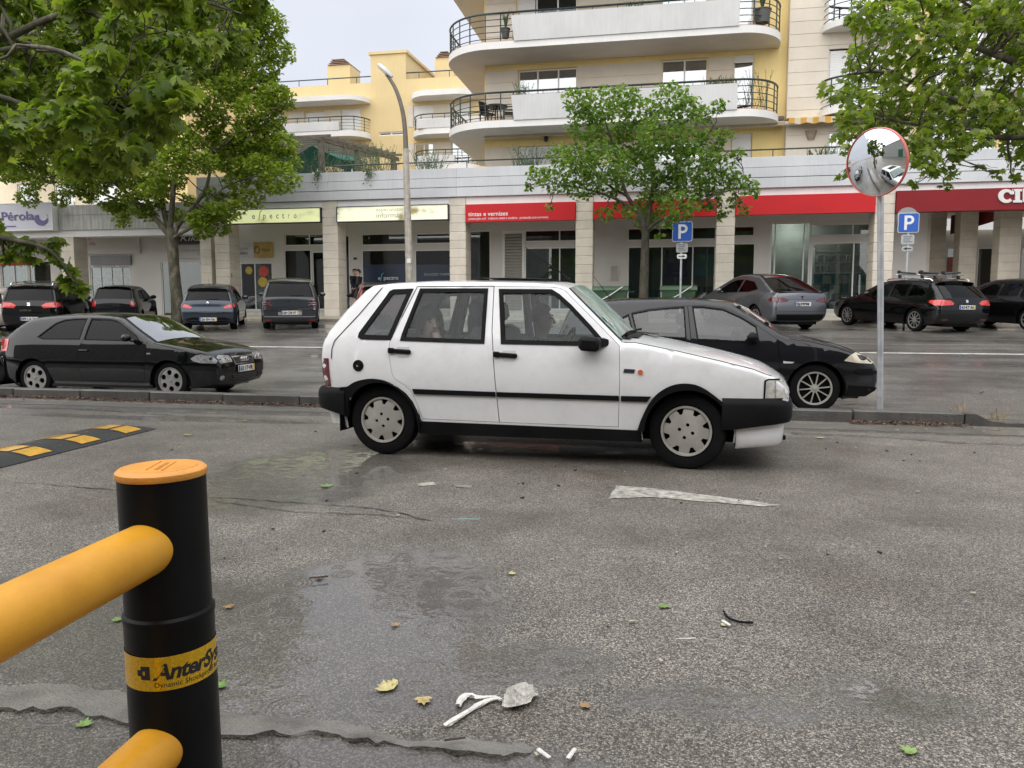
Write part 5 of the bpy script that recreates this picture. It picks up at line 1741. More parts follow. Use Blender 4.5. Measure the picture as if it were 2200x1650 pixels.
 def clean(s, mb):
  used = sorted({i for f in mb.f for i in f})
  mp = {k: i for i, k in enumerate(used)}
  mb.v = [mb.v[k] for k in used]
  mb.f = [tuple(mp[i] for i in f) for f in mb.f]
  return mb
 def glazing(s, m_front, m_rear=None, rubber=True):
  for tg, nm, m in (("g", "windscreen", m_front), ("h", "rear_window", m_rear or m_front)):
   mb = s.clean(s.skin(MB(), tg))
   if mb.f:
    mb.build(nm, m, s.root, smooth=60)
  mb = s.clean(s.skin(MB(), "r"))
  if mb.f and rubber:
   mb.build("window_rubber", M_SEAL, s.root, smooth=60)
 def door(s, poly, window, m_glass, gap=0.004, seal=0.018, thick=0.03, handle=None, handle_m=None, name="door", sides=(-1, 1)):
  for sg in sides:
   V, Fc = cdt(densify(offset_poly(poly, -gap), 0.08, True), [densify(window, 0.08, True)] if window else [], 0.085)
   mb = MB()
   shell(mb, V, Fc, s.fn(sg), s.fn(sg, -thick), flip=sg > 0)
   d = mb.build(name, s.paint, s.root, smooth=38)
   if window:
    s.pane(window, m_glass, sg, d, seal)
   if handle:
    hx, hz, hw = handle
    hm = MB()
    q = s.at(hx, hz, sg, 0.022)
    hm.box((hx, q[1], hz), (hw, 0.02, 0.028), bev=0.008)
    for k in (-0.42, 0.42):
     q2 = s.at(hx + k * hw, hz, sg, 0.008)
     hm.box(q2, (hw * 0.16, 0.03, 0.03), bev=0.006)
    hm.build("handle", handle_m or s.paint, d)
 def pane(s, window, m_glass, sg, parent, seal=0.018, seal_m=None):
  win_ = densify(window, 0.08, True)
  V, Fc = cdt(densify(offset_poly(window, 0.002), 0.08, True), (), 0.09)
  mb = MB()
  shell(mb, V, Fc, s.fn(sg, -0.008), None, flip=sg > 0)
  mb.build("window_pane", m_glass, parent, smooth=60)
  if seal:
   V, Fc = cdt(densify(offset_poly(window, 0.006), 0.06, True), [densify(offset_poly(window, -seal), 0.06, True)])
   mb = MB()
   shell(mb, V, Fc, s.fn(sg, 0.005), s.fn(sg, -0.012), flip=sg > 0)
   mb.build("window_seal", seal_m or M_SEAL, parent, smooth=40)
 def wheels(s, tyre_r, width, rim_mesh, xs, rim_m, inset=0.02, steer=0.0, z=None, dz=0.0):
  tp = [(tyre_r * 0.64, -width * 0.42), (tyre_r * 0.70, -width * 0.48), (tyre_r * 0.86, -width * 0.5), (tyre_r * 0.955, -width * 0.44), (tyre_r * 0.99, -width * 0.30), (tyre_r, -0.02), (tyre_r, 0.02),
    (tyre_r * 0.99, width * 0.30), (tyre_r * 0.955, width * 0.44), (tyre_r * 0.86, width * 0.5), (tyre_r * 0.70, width * 0.48), (tyre_r * 0.6, width * 0.3)]
  base = None
  for k, x in enumerate(xs):
   for sg in (-1, 1):
    y = sg * (s.w(x, tyre_r, False) - inset - width / 2)
    if base is None:
     o = MB().lathe([(r_, h) for r_, h in tp], 40, axis="y").build("wheel", M_RUBBER, s.root, smooth=40)
     base = o
    else:
     o = link("wheel", base.data, s.root)
    o.location = (x, y, (z if z is not None else tyre_r) + dz)
    o.rotation_euler = (0, random.uniform(0, 6), (0 if sg < 0 else PI) + (steer if k == len(xs) - 1 else 0))
    r_ = link("rim", rim_mesh, o)
    r_.location = (0, -width * 0.40, 0)
    if "disc" not in s.__dict__:
     s.disc = MB().lathe([(0.001, 0.0), (tyre_r * 0.66, 0.0), (tyre_r * 0.66, -0.06)], 24, axis="y").build("brake_disc", M_UNDER, o)
     dd = s.disc
    else:
     dd = link("brake_disc", s.disc.data, o)
    dd.location = (0, -width * 0.22, 0)
 def arch_liners(s, depth=0.30):
  mb = MB()
  for ax, az, ar in s.arches:
   for sg in (-1, 1):
    y1 = s.w(ax, 0.55) - 0.02
    y0 = y1 - depth
    n = 16
    b = len(mb.v)
    for i in range(n + 1):
     a = -0.25 + (PI + 0.5) * i / n
     for y in (y0, y1):
      mb.v.append((ax + (ar + 0.012) * math.cos(a), sg * y, az + (ar + 0.012) * math.sin(a)))
    mb.v.append((ax, sg * y0, az))
    for i in range(n):
     mb.f.append((b + 2 * i, b + 2 * i + 1, b + 2 * i + 3, b + 2 * i + 2))
     mb.f.append((b + 2 * i, b + 2 * i + 2, b + 2 * n + 2))
     mb.m += [0, 0]
  mb.build("wheel_arch_liner", M_UNDER, s.root)
 def under(s, x0, x1, z0=0.17, z1=0.3, half=None):
  h = half or s.half * 0.82
  xs_ = sorted([a for a, b, c in s.arches])
  mb = MB()
  mb.box2((x0, -h + 0.18, z0), (x1, h - 0.18, z1 + 0.1))
  mb.box2((xs_[0] + 0.36, -h, z0 + 0.01), (xs_[-1] - 0.36, h, z1))
  mb.build("underbody", M_UNDER, s.root, smooth=0)
 def cabin(s, x_dash, x_front, x_rear, zs=0.30, seats=True, wheel_side=1, hz=0.0):
  h = s.half * 0.8
  mb = MB()
  mb.box2((x_dash - 0.38, -h, 0.55), (x_dash + 0.1, h, 0.86 + hz), bev=0.06)
  mb.box2((x_dash - 0.46, wheel_side * 0.12, 0.80 + hz), (x_dash - 0.1, wheel_side * 0.58, 0.91 + hz), bev=0.04)
  mb.build("dashboard", M_TRIM, s.root, smooth=50)
  c = Vector((x_dash - 0.60, wheel_side * 0.36, 0.80 + hz))
  mb = MB()
  ring = [c + Vector((0.07 * math.sin(a) * 1.0, 0.18 * math.cos(a), 0.17 * math.sin(a))) for a in np.linspace(0, 2 * PI, 19)[:-1]]
  mb.tube(ring, 0.014, 6, closed=True)
  mb.tube([c + Vector((0, -0.17, 0)), c + Vector((0.03, 0, -0.02)), c + Vector((0, 0.17, 0))], 0.015, 5)
  mb.build("steering_wheel", M_SEAL, s.root)
  if not seats:
   return
  for sy in (-0.36, 0.36):
   mb = MB()
   mb.box((x_front + 0.05, sy, zs + 0.16), (0.52, 0.48, 0.18), bev=0.05)
   mb.box((x_front - 0.30, sy, zs + 0.50), (0.16, 0.46, 0.62), bev=0.06, rot=(0, R(-14), 0))
   mb.box((x_front - 0.41, sy, zs + 0.92), (0.09, 0.27, 0.17), bev=0.035, rot=(0, R(-10), 0))
   mb.build("seat", M_SEAT, s.root, smooth=50)
  mb = MB()
  mb.box((x_rear + 0.05, 0, zs + 0.18), (0.5, 2 * h - 0.1, 0.18), bev=0.05)
  mb.box((x_rear - 0.26, 0, zs + 0.48), (0.15, 2 * h - 0.1, 0.55), bev=0.05, rot=(0, R(-16), 0))
  for sy in (-0.34, 0.34):
   mb.box((x_rear - 0.37, sy, zs + 0.83), (0.08, 0.25, 0.13), bev=0.03)
  mb.build("rear_bench", M_SEAT, s.root, smooth=50)
 def hit(s, y, z, front=False):
  o, d = (Vector((9, y, z)), Vector((-1, 0, 0))) if front else (Vector((-9, y, z)), Vector((1, 0, 0)))
  r_ = s.tree.ray_cast(o, d)
  return r_[0].x if r_[0] is not None else None
 def end_decal(s, name, poly, m, front=False, off=0.006, depth=0.02, parent=None, holes=(), grid=0.07, smooth=40):
  """lay a (y, z) shape on the front or rear end"""
  poly = densify(poly, 0.05, True)
  V, Fc = cdt(poly, [densify(h, 0.05, True) for h in holes], grid)
  sx = 1 if front else -1
  xs_ = [s.hit(p[0], p[1], front) for p in V]
  ok = [x for x in xs_ if x is not None]
  if not ok:
   return None
  md = float(np.median(ok))
  X = {(round(p[0], 6), round(p[1], 6)): (x if x is not None else md) for p, x in zip(V, xs_)}
  f = lambda o: (lambda y, z: (X[(round(y, 6), round(z, 6))] + sx * o, y, z))
  mb = MB()
  shell(mb, V, Fc, f(off), f(off - depth), flip=not front)
  return mb.build(name, m, parent or s.root, smooth=smooth)
 def plate(s, txt, z, front=False, y=0.0, off=0.012, w=0.52, h=0.112, tilt=0.0, yellow=True):
  x = s.hit(y, z, front)
  sx = 1 if front else -1
  def f(u, v, o):
   return (x + sx * (off + o) - sx * v * math.tan(tilt), y + (u if front else -u), z + v)
  o = MB().prism(round_rect(w, h, 0.012, 2), -0.008, 0.0, lambda u, v, q: f(u, v, q)).build("number_plate", M_PLATE, s.root, smooth=0)
  MB().prism([(-w / 2 + 0.004, -h / 2 + 0.004), (-w / 2 + 0.045, -h / 2 + 0.004), (-w / 2 + 0.045, h / 2 - 0.004), (-w / 2 + 0.004, h / 2 - 0.004)], 0.0005, 0.002, f).build("blue_band", M_PBLUE, o, smooth=0)
  if yellow:
   MB().prism([(w / 2 - 0.045, -h / 2 + 0.004), (w / 2 - 0.004, -h / 2 + 0.004), (w / 2 - 0.004, h / 2 - 0.004), (w / 2 - 0.045, h / 2 - 0.004)], 0.0005, 0.002, f).build("yellow_band", M_PYEL, o, smooth=0)
  mb = MB()
  V, Fc = text2d(txt, 0.105, offset=0.004)
  wid = max(v[0] for v in V)
  k = (w - 0.12) / wid
  mb.add([f((v[0] - wid / 2) * k, v[1] - 0.038, 0.0025) for v in V], Fc)
  mb.build("lettering", M_PBLK, o, smooth=0)
  return o
 def mirror(s, x, z, sg, size=(0.13, 0.20, 0.13), m=None, arm=0.06):
  y = s.w(x, z, False)
  mb = MB()
  mb.box((x - 0.02, sg * (y + arm + size[1] / 2), z + 0.02), size, bev=min(size) * 0.38)
  mb.box((x + 0.02, sg * (y + arm / 2 - 0.01), z - 0.03), (0.06, arm + 0.08, 0.04), bev=0.015)
  return mb.build("wing_mirror", m or s.paint, s.root, smooth=60)
 def seam(s, pts, sg, w_=0.007, name="panel_gap"):
  P = densify(pts, 0.05)
  mb = MB()
  for i, p in enumerate(P):
   a, b = np.array(P[max(0, i - 1)]), np.array(P[min(len(P) - 1, i + 1)])
   t = (b - a) / (np.linalg.norm(b - a) + 1e-9)
   n = np.array([-t[1], t[0]]) * w_ / 2
   for q in (np.array(p) + n, np.array(p) - n):
    mb.v.append(s.at(q[0], q[1], sg, 0.0025))
  mb.f = [(2 * i, 2 * i + 2, 2 * i + 3, 2 * i + 1) for i in range(len(P) - 1)]
  mb.m = [0] * len(mb.f)
  return mb.build(name, M_SEAL, s.root, smooth=0)
def rim_disc(R0, holes, hub=0.05, dish=0.02, m=M_ALLOY, bolt=None, rimw=0.015, thick=0.018, cap=None, name="rim"):
 """wheel face with cut-outs, slightly domed, facing -y"""
 V, Fc = cdt(circle(R0, 48), holes, R0 / 7)
 f = lambda o: (lambda x, z: (x, -(o + dish * (1 - (x * x + z * z) / R0 ** 2)), z))
 mb = MB()
 shell(mb, V, Fc, f(0.0), f(-thick))
 mb.lathe([(R0 - 0.002, -0.01), (R0 + 0.006, 0.012), (R0 + 0.004, 0.018), (R0 - rimw, 0.016), (R0 - rimw - 0.004, 0.0)], 48, axis="y")
 mats = [m]
 if cap:
  mb.lathe([(0, dish + 0.012), (cap * 0.8, dish + 0.010), (cap, dish - 0.004)], 16, axis="y")
 o = mb.build(name, m, None, smooth=30, loc=(0, 0, 0))
 me = o.data
 bpy.data.objects.remove(o)
 return me
def polar(r0, r1, a0, a1, n=3):
 """hole bounded by two radii and two angles (degrees)"""
 out = [(r1 * math.cos(R(a0 + (a1 - a0) * i / n)), r1 * math.sin(R(a0 + (a1 - a0) * i / n))) for i in range(n + 1)]
 out += [(r0 * math.cos(R(a1 - (a1 - a0) * i / n)), r0 * math.sin(R(a1 - (a1 - a0) * i / n))) for i in range(n + 1)]
 return out
def spokes(R0, n, frac_in=0.25, w_in=6.0, w_out=4.0, r_out=0.9, rot=0):
 hs = []
 for k in range(n):
  c = rot + 360.0 * k / n
  g = 180.0 / n
  wd = R0 * r_out * math.radians(w_out)
  gi = max(0.8, g - math.degrees(math.asin(min(0.95, wd / (R0 * frac_in)))))
  hs.append([(R0 * frac_in * math.cos(R(c + gi)), R0 * frac_in * math.sin(R(c + gi))), (R0 * frac_in * math.cos(R(c - gi)), R0 * frac_in * math.sin(R(c - gi)))] +
     [(R0 * r_out * math.cos(R(c + a)), R0 * r_out * math.sin(R(c + a))) for a in np.linspace(-(g - w_out), g - w_out, 5)])
 return hs
RIM_FIVE = rim_disc(0.215, [[(0.135 * math.cos(R(90 + 60 * k)) + 0.045 * math.cos(a) * (1.0), 0.135 * math.sin(R(90 + 60 * k)) + 0.045 * math.sin(a)) for a in np.linspace(0, 2 * PI, 13)[:-1]] for k in range(6)], m=M_ALLOY, cap=0.03)
RIM_TEN = rim_disc(0.205, spokes(0.205, 10, 0.26, 5, 2.2, 0.94), m=M_HUB, cap=0.03, dish=0.015)
RIM_MULTI = rim_disc(0.225, spokes(0.225, 10, 0.28, 5, 3.2, 0.92), m=M_ALLOY, cap=0.03)
# ================================================================ the white five-door hatchback in the middle
M_UNOW = paint("white_car_paint", (0.80, 0.80, 0.80), 0.0, 0.35, 0.5, dirt=0.16)
G_FOG = glass("misted_glass", (0.80, 0.86, 0.86), 0.45, fog=0.035, fogcol=(0.36, 0.43, 0.44), drops=0.10, base=0.01)
G_FOG2 = glass("rear_side_glass", (0.55, 0.60, 0.60), 0.6, fog=0.12, fogcol=(0.36, 0.42, 0.43), drops=0.12, base=0.02)
G_WET = glass("beaded_windscreen", (0.45, 0.60, 0.55), 1.4, fog=0.62, fogcol=(0.40, 0.54, 0.49), drops=0.5, base=0.05)
pr, pf = onz(818, 979), onz(1480, 1012)
uyaw = math.atan2(pf[1] - pr[1], pf[0] - pr[0])
HALF = 0.775
nrm = np.array([-math.sin(uyaw), math.cos(uyaw), 0])
uloc = pr + nrm * HALF * 0.985
uno_prof = [(-0.40, 0.30), (-0.46, 0.44), (-0.488, 0.544), (-0.514, 0.679), (-0.519, 0.783), (-0.513, 0.866), (-0.498, 0.922, "h"), (-0.465, 0.98, "h"), (-0.395, 1.065, "h"), (-0.312, 1.165, "h"), (-0.175, 1.305),
   (-0.115, 1.343), (-0.005, 1.354), (0.296, 1.365), (0.589, 1.367), (0.895, 1.363), (1.194, 1.354), (1.36, 1.343), (1.468, 1.313, "g"), (1.879, 0.923), (1.995, 0.917), (2.27, 0.865), (2.583, 0.796),
   (2.802, 0.742), (2.90, 0.708), (2.985, 0.660), (3.028, 0.629), (3.05, 0.584), (3.056, 0.52), (3.03, 0.42), (2.98, 0.30)]
vt = [(0.15, 0.915), (0.28, 0.942), (0.45, 0.970), (0.615, 0.997), (0.64, 1.0), (0.80, 0.992), (0.90, 0.97), (0.93, 0.955), (1.15, 0.87), (1.30, 0.81), (1.40, 0.775)]
uno = Car("hatchback", tuple(uloc), uyaw, "white boxy five door hatchback with black bumpers and misted windows", uno_prof, HALF, vt, (-0.52, 0.5, 0.035, 3.06, 0.75, 0.10), M_UNOW,
   [(0.0, 0.272, 0.318), (2.365, 0.272, 0.325)], crown={"p": 0.032, "g": 0.055, "h": 0.05, "r": 0.05}, fil=0.035)
rdoor = [(0.083, 0.898), (0.085, 0.79), (0.108, 0.66), (0.127, 0.617), (0.22, 0.561), (0.263, 0.521), (0.315, 0.40), (0.343, 0.302), (0.967, 0.296), (0.949, 0.549), (0.924, 0.862), (0.906, 0.999), (0.895, 1.333), (0.27, 1.335), (0.166, 1.094)]
fdoor = [(0.967, 0.296), (1.872, 0.294), (1.883, 0.629), (1.874, 0.895), (1.70, 1.062), (1.452, 1.295), (1.41, 1.315), (1.33, 1.325), (0.895, 1.333), (0.906, 0.999), (0.924, 0.862), (0.949, 0.549)]
rwin = [(0.300, 1.313), (0.845, 1.310), (0.850, 0.902), (0.178, 0.918), (0.186, 0.965)]
fwin_ = [(0.942, 1.305), (1.345, 1.300), (1.405, 1.265), (1.50, 1.185), (1.655, 1.032), (1.755, 0.925), (1.745, 0.893), (0.990, 0.902)]
qwin = [(0.075, 1.308), (0.232, 1.312), (0.088, 0.922), (-0.160, 0.926), (-0.184, 0.940), (-0.178, 0.970), (0.015, 1.248), (0.045, 1.295)]
uno.body([rdoor, fdoor], [qwin], 0.205)
uno.glazing(G_WET, G_FOG2)
uno.door(rdoor, rwin, G_FOG, seal=0.024, gap=0.0035)
uno.door(fdoor, fwin_, G_FOG, seal=0.026, gap=0.0035)
for sg in (-1, 1):
 uno.pane(qwin, G_FOG2, sg, uno.root, 0.03)
 for P in ([(0.278, 0.540), (0.942, 0.533), (0.946, 0.497), (0.290, 0.500)], [(0.955, 0.533), (1.874, 0.529), (1.875, 0.492), (0.958, 0.497)], [(1.891, 0.529), (2.105, 0.530), (2.078, 0.490), (1.891, 0.490)]):
  uno.decal("side_moulding", P, M_BLKPL, sg, 0.014, 0.02)
 uno.decal("sill_trim", [(0.30, 0.284), (2.038, 0.276), (2.045, 0.19), (0.31, 0.182)], M_BLKPL, sg, 0.012, 0.05)
 for ax, top in ((0.0, [(-0.315, 0.535), (-0.276, 0.540), (-0.196, 0.592), (-0.063, 0.618), (0.069, 0.600), (0.177, 0.531), (0.262, 0.432), (0.315, 0.342), (0.343, 0.27)]),
     (2.365, [(2.008, 0.27), (2.041, 0.378), (2.112, 0.522), (2.221, 0.609), (2.338, 0.637), (2.455, 0.617), (2.581, 0.523), (2.665, 0.45)])):
  inner = [(ax + 0.305 * math.cos(R(a)), 0.272 + 0.312 * math.sin(R(a))) for a in (range(0, 146, 6) if ax == 0 else range(30, 181, 6))]
  if ax == 0:
   poly = chaikin(top, 2, False) + inner
  else:
   poly = chaikin(top, 2, False) + inner
  uno.decal("arch_trim", poly, M_BLKPL, sg, 0.026, 0.045, grid=0.05)
 uno.decal("bumper_corner", [(-0.34, 0.537), (-0.26, 0.545), (-0.27, 0.45), (-0.285, 0.30), (-0.34, 0.30)], M_BLKPL, sg, 0.022, 0.04, grid=0.05)
 uno.decal("tail_lamp", [(-0.518, 0.765), (-0.44, 0.767), (-0.425, 0.54), (-0.489, 0.54)], M_LAMPD, sg, 0.006, 0.02)
 hl = uno.decal("headlight", [(2.893, 0.653), (2.91, 0.662), (2.985, 0.664), (3.02, 0.640), (3.046, 0.589), (3.045, 0.538), (2.89, 0.535)], M_LAMPW, sg, 0.006, 0.02)
 uno.decal("lamp_divider", [(2.952, 0.662), (2.960, 0.662), (2.962, 0.537), (2.954, 0.537)], mat("lamp_grey_bar", (0.3, 0.29, 0.27), 0.3), sg, 0.008, 0.006, parent=hl)
 uno.decal("headlight_rim", [(2.880, 0.66), (2.905, 0.672), (2.99, 0.674), (2.985, 0.664), (2.91, 0.662), (2.893, 0.653), (2.89, 0.535), (3.045, 0.538), (3.05, 0.528), (2.878, 0.525)], M_SEAL, sg, 0.004, 0.02, parent=hl)
 uno.decal("indicator_lens", circle(0.018, 14, 2.028, 0.706), M_AMBER, sg, 0.012, 0.014)
 bd = uno.decal("badge", [(1.912, 0.727), (1.990, 0.724), (1.984, 0.698), (1.906, 0.700)], mat("badge_grey", (0.03, 0.035, 0.045), 0.3), sg, 0.006, 0.01)
 uno.seam([(-0.005, 1.352), (-0.2, 1.115), (-0.391, 0.908), (-0.41, 0.846), (-0.414, 0.763)], sg, 0.008)
 uno.seam([(0.166, 1.094), (0.27, 1.335), (0.895, 1.333)], sg, 0.005)
 uno.seam([(1.881, 0.92), (1.995, 0.914), (2.27, 0.862), (2.583, 0.793), (2.802, 0.739), (2.93, 0.69)], sg, 0.004)
 for hx, hz, ln in ((0.175, 0.832, 0.19), (1.024, 0.814, 0.187)):
  uno.decal("handle_recess_shade", [(hx - 0.02, hz + 0.034), (hx + 0.075, hz + 0.034), (hx + 0.088, hz), (hx + 0.07, hz - 0.045), (hx - 0.015, hz - 0.045), (hx - 0.032, hz)], mat("recess_shade_white", (0.56, 0.56, 0.56), 0.4), sg, 0.002, 0.004)  # flat patch; the hollow's shade is put into a darker white
  mb = MB()
  q = uno.at(hx, hz, sg, 0.012)
  mb.box((hx, q[1], hz), (ln, 0.022, 0.034), bev=0.008, rot=(0, R(3.5), 0))
  mb.box((hx - ln * 0.36, q[1] + sg * 0.004, hz + 0.004), (ln * 0.27, 0.024, 0.044), bev=0.008, rot=(0, R(3.5), 0))
  h = mb.build("handle", M_BLKPL, uno.root)
 if sg < 0:
  q = uno.at(-0.175, 0.713, sg, 0.0)
  mb = MB()
  mb.lathe([(0, 0.016), (0.024, 0.018), (0.028, 0.010), (0.040, 0.012), (0.046, 0.004), (0.046, -0.01)], 20, axis="y", c=(q[0], q[1], q[2]))
  fcap = mb.build("fuel_cap", M_BLKPL, uno.root)
  MB().lathe([(0, 0.022), (0.009, 0.020), (0.010, 0.015)], 10, axis="y", c=(q[0], q[1], q[2])).build("lock", M_CHROME, fcap)
 y0 = uno.w(1.74, 0.93, False)
 mb = MB()
 mb.box((1.672, sg * (y0 + 0.095), 0.906), (0.15, 0.17, 0.098), bev=0.022, rot=(0, R(4), 0))
 mb.add([(1.735, sg * (y0 + 0.06), 0.945), (1.80, sg * (y0 - 0.01), 0.935), (1.815, sg * (y0 - 0.012), 0.90), (1.735, sg * (y0 + 0.06), 0.875), (1.715, sg * (y0 - 0.0), 0.945), (1.76, sg * (y0 - 0.02), 0.95), (1.76, sg * (y0 - 0.02), 0.885), (1.715, sg * y0, 0.875)],
   [(0, 1, 2, 3), (4, 7, 6, 5), (0, 4, 5, 1), (3, 2, 6, 7), (1, 5, 6, 2), (0, 3, 7, 4)])
 mb.build("wing_mirror", M_BLKPL, uno.root, smooth=40)
def sweep(path, secfn, m, name, parent, smooth=40, cap=True):
 """path: plan points (x, y) round an end of the car; secfn(t) -> [(outward, z)]"""
 P = [np.array(p, float) for p in path]
 mb = MB()
 n = len(P)
 k = None
 for i, p in enumerate(P):
  t = P[min(n - 1, i + 1)] - P[max(0, i - 1)]
  t /= np.linalg.norm(t)
  nn = np.array([t[1], -t[0]])
  sec = secfn(i / (n - 1), p)
  k = len(sec)
  for o, z in sec:
   q = p + nn * o
   mb.v.append((q[0], q[1], z))
 for i in range(n - 1):
  for j in range(k):
   j2 = (j + 1) % k
   mb.f.append((i * k + j, (i + 1) * k + j, (i + 1) * k + j2, i * k + j2))
 if cap:
  mb.f += [tuple(range(k - 1, -1, -1)), tuple(range((n - 1) * k, n * k))]
 mb.m = [0] * len(mb.f)
 return mb.build(name, m, parent, smooth=smooth)
def uend(front, inset=0.0, x_start=None):
 h = lambda x: uno.w(x, 0.45, False) - inset
 if front:
  x0 = x_start or 2.60
  right = [(x, -h(x)) for x in np.linspace(x0, 2.86, 5)]
  ya = h(2.86)
  cr = [(2.86 + (3.05 - inset - 2.86) * math.sin(R(a)), -(ya - 0.10 * (1 - math.cos(R(a))))) for a in (18, 36, 54, 72, 90)]
  mid = [(3.05 - inset + 0.03 * (1 - (y / 0.6) ** 2), y) for y in (-0.4, -0.2, 0.0)]
  p = right + cr + mid
 else:
  x0 = x_start or -0.30
  right = [(x, -h(x)) for x in np.linspace(x0, -0.36, 3)]
  ya = h(-0.36)
  cr = [(-0.36 - (0.185 - inset) * math.sin(R(a)), -(ya - 0.09 * (1 - math.cos(R(a))))) for a in (18, 36, 54, 72, 90)]
  mid = [(-0.545 + inset - 0.02 * (1 - (y / 0.6) ** 2), y) for y in (-0.4, -0.2, 0.0)]
  p = right + cr + mid
 left = [(x, -y) for x, y in reversed(p[:-1])]
 return p + left
def fsec(t, p):
 u = np.clip((p[0] - 2.65) / 0.4, 0, 1)
 zb = 0.305 + 0.06 * u
 return [(-0.03, zb), (0.022, zb), (0.034, zb + 0.035), (0.036, 0.478), (0.028, 0.505), (0.012, 0.532), (-0.05, 0.545)]
sweep(uend(True), fsec, M_BLKPL, "front_bumper", uno.root)
def fspo(t, p):
 u = np.clip((p[0] - 2.69) / 0.36, 0, 1)
 zb = 0.168 + 0.035 * u
 zt = 0.312 + 0.058 * u
 return [(-0.03, zb), (-0.012, zb - 0.004), (0.006, zb + 0.015), (0.012, (zb + zt) / 2), (0.018, zt), (-0.03, zt)]
sweep(uend(True, 0.03, 2.70), fspo, M_UNOW, "front_spoiler", uno.root)
def rsec(t, p):
 u = np.clip((-0.30 - p[0]) / 0.2, 0, 1)
 zb = 0.31 + 0.05 * u
 return [(0.05, zb), (-0.022, zb), (-0.034, zb + 0.04), (-0.036, 0.478), (-0.028, 0.515), (-0.012, 0.535), (0.05, 0.54)]
def flip_sec(f):
 return lambda t, p: [(-o, z) for o, z in f(t, p)][::-1]
sweep(uend(False)[::-1], lambda t, p: rsec(t, p)[::-1] and [(-o, z) for o, z in rsec(t, p)][::-1], M_BLKPL, "rear_bumper", uno.root)
sweep(uend(False, 0.05, -0.385)[::-1], lambda t, p: [(-0.02, 0.235), (0.0, 0.235), (0.012, 0.30), (0.03, 0.372), (-0.02, 0.375)], M_UNOW, "rear_spoiler", uno.root)
mb = MB()
for sg in (-1, 1):
 mb.box((-0.345, sg * 0.68, 0.27), (0.012, 0.17, 0.17), bev=0.004)
mb.build("mud_flap", M_SEAL, uno.root)
i0 = [i for i, p in enumerate(uno.P) if p[0] > 0.62 and p[1] > 1.3][0]
i1 = [i for i, p in enumerate(uno.P) if p[0] > 1.20 and p[1] > 1.3][0]
mb = MB()
for i in range(i0, i1 + 1):
 for t in np.linspace(-0.62, 0.62, 9):
  q = uno.skinpoint(i, t)
  mb.v.append((q[0], q[1], q[2] + 0.02))
mb.f = [(a * 9 + b, (a + 1) * 9 + b, (a + 1) * 9 + b + 1, a * 9 + b + 1) for a in range(i1 - i0) for b in range(8)]
mb.m = [0] * len(mb.f)
mb.build("sunroof", M_BLKPL, uno.root)
mb = MB()
cw = [(x, y) for x in np.linspace(1.885, 2.10, 5) for y in np.linspace(-0.62, 0.62, 13)]
for x, y in cw:
 z = 0.93 + 0.042 * (1 - abs(y / 0.70) ** 2.2) - (x - 1.885) * 0.10
 mb.v.append((x, y, z + 0.006))
mb.f = [(i * 13 + j, (i + 1) * 13 + j, (i + 1) * 13 + j + 1, i * 13 + j + 1) for i in range(4) for j in range(12) if not (i > 1 and (j < 5 or j > 8)) and not (i > 0 and (j < 1 or j > 10))]
mb.m = [0] * len(mb.f)
uno.clean(mb).build("cowl_grille", M_BLKPL, uno.root)
for y0, y1 in ((-0.12, -0.60), (0.40, -0.05)):
 mb = MB()
 pts = [(1.93, y0, 0.985), (1.905, (y0 + y1) / 2, 0.985), (1.875, y1, 0.955)]
 mb.tube(pts, [0.011, 0.008, 0.006], 6)
 mb.box((1.895, y0 * 0.35 + y1 * 0.65, 0.972), (0.014, abs(y1 - y0) * 0.95, 0.022), rz=R(4))
 mb.build("wiper", M_SEAL, uno.root)
MB().tube([(1.40, -0.15, 1.395), (1.37, -0.15, 1.42), (1.03, -0.15, 1.66)], [0.012, 0.006, 0.003], 6).build("aerial", M_SEAL, uno.root)
for k in range(2):
 c = [(1.80 - 0.11 * k, 0.985 + 0.11 * k)]
MB().box((1.80, -0.52, 1.030), (0.002, 0.07, 0.07), rot=(0, R(-43), 0)).build("tax_sticker", mat("pale_sticker", (0.45, 0.6, 0.58), 0.5, 0.3, 30.0), uno.root)
MB().box((1.745, -0.545, 1.083), (0.002, 0.06, 0.06), rot=(0, R(-43), 0)).build("tax_sticker", mat("pale_sticker", (0.45, 0.6, 0.58), 0.5, 0.3, 30.0), uno.root)
uno.end_decal("grille", [(-0.40, 0.56), (0.40, 0.56), (0.38, 0.645), (-0.38, 0.645)], M_BLKPL, True)
uno.end_decal("headlight", [(0.42, 0.56), (0.58, 0.56), (0.58, 0.64), (0.42, 0.64)], M_LAMPW, True)
uno.end_decal("headlight", [(-0.42, 0.56), (-0.58, 0.56), (-0.58, 0.64), (-0.42, 0.64)], M_LAMPW, True)
uno.end_decal("tail_lamp", [(0.5, 0.545), (0.70, 0.545), (0.70, 0.765), (0.5, 0.765)], M_LAMPD, False)
uno.end_decal("tail_lamp", [(-0.5, 0.545), (-0.70, 0.545), (-0.70, 0.765), (-0.5, 0.765)], M_LAMPD, False)
RH = 0.178
notch = []
for k in range(8):
 c = 22.5 + 45 * k + 8
 notch.append([(RH * 0.70 * math.cos(R(c - 3)), RH * 0.70 * math.sin(R(c - 3))), (RH * 0.935 * math.cos(R(c - 10)), RH * 0.935 * math.sin(R(c - 10))), (RH * 0.94 * math.cos(R(c + 2)), RH * 0.94 * math.sin(R(c + 2))),
     (RH * 0.935 * math.cos(R(c + 10)), RH * 0.935 * math.sin(R(c + 10))), (RH * 0.70 * math.cos(R(c + 6)), RH * 0.70 * math.sin(R(c + 6)))])
for k in range(4):
 notch.append(circle(0.0135, 8, 0.048 * math.cos(R(45 + 90 * k)), 0.048 * math.sin(R(45 + 90 * k))))
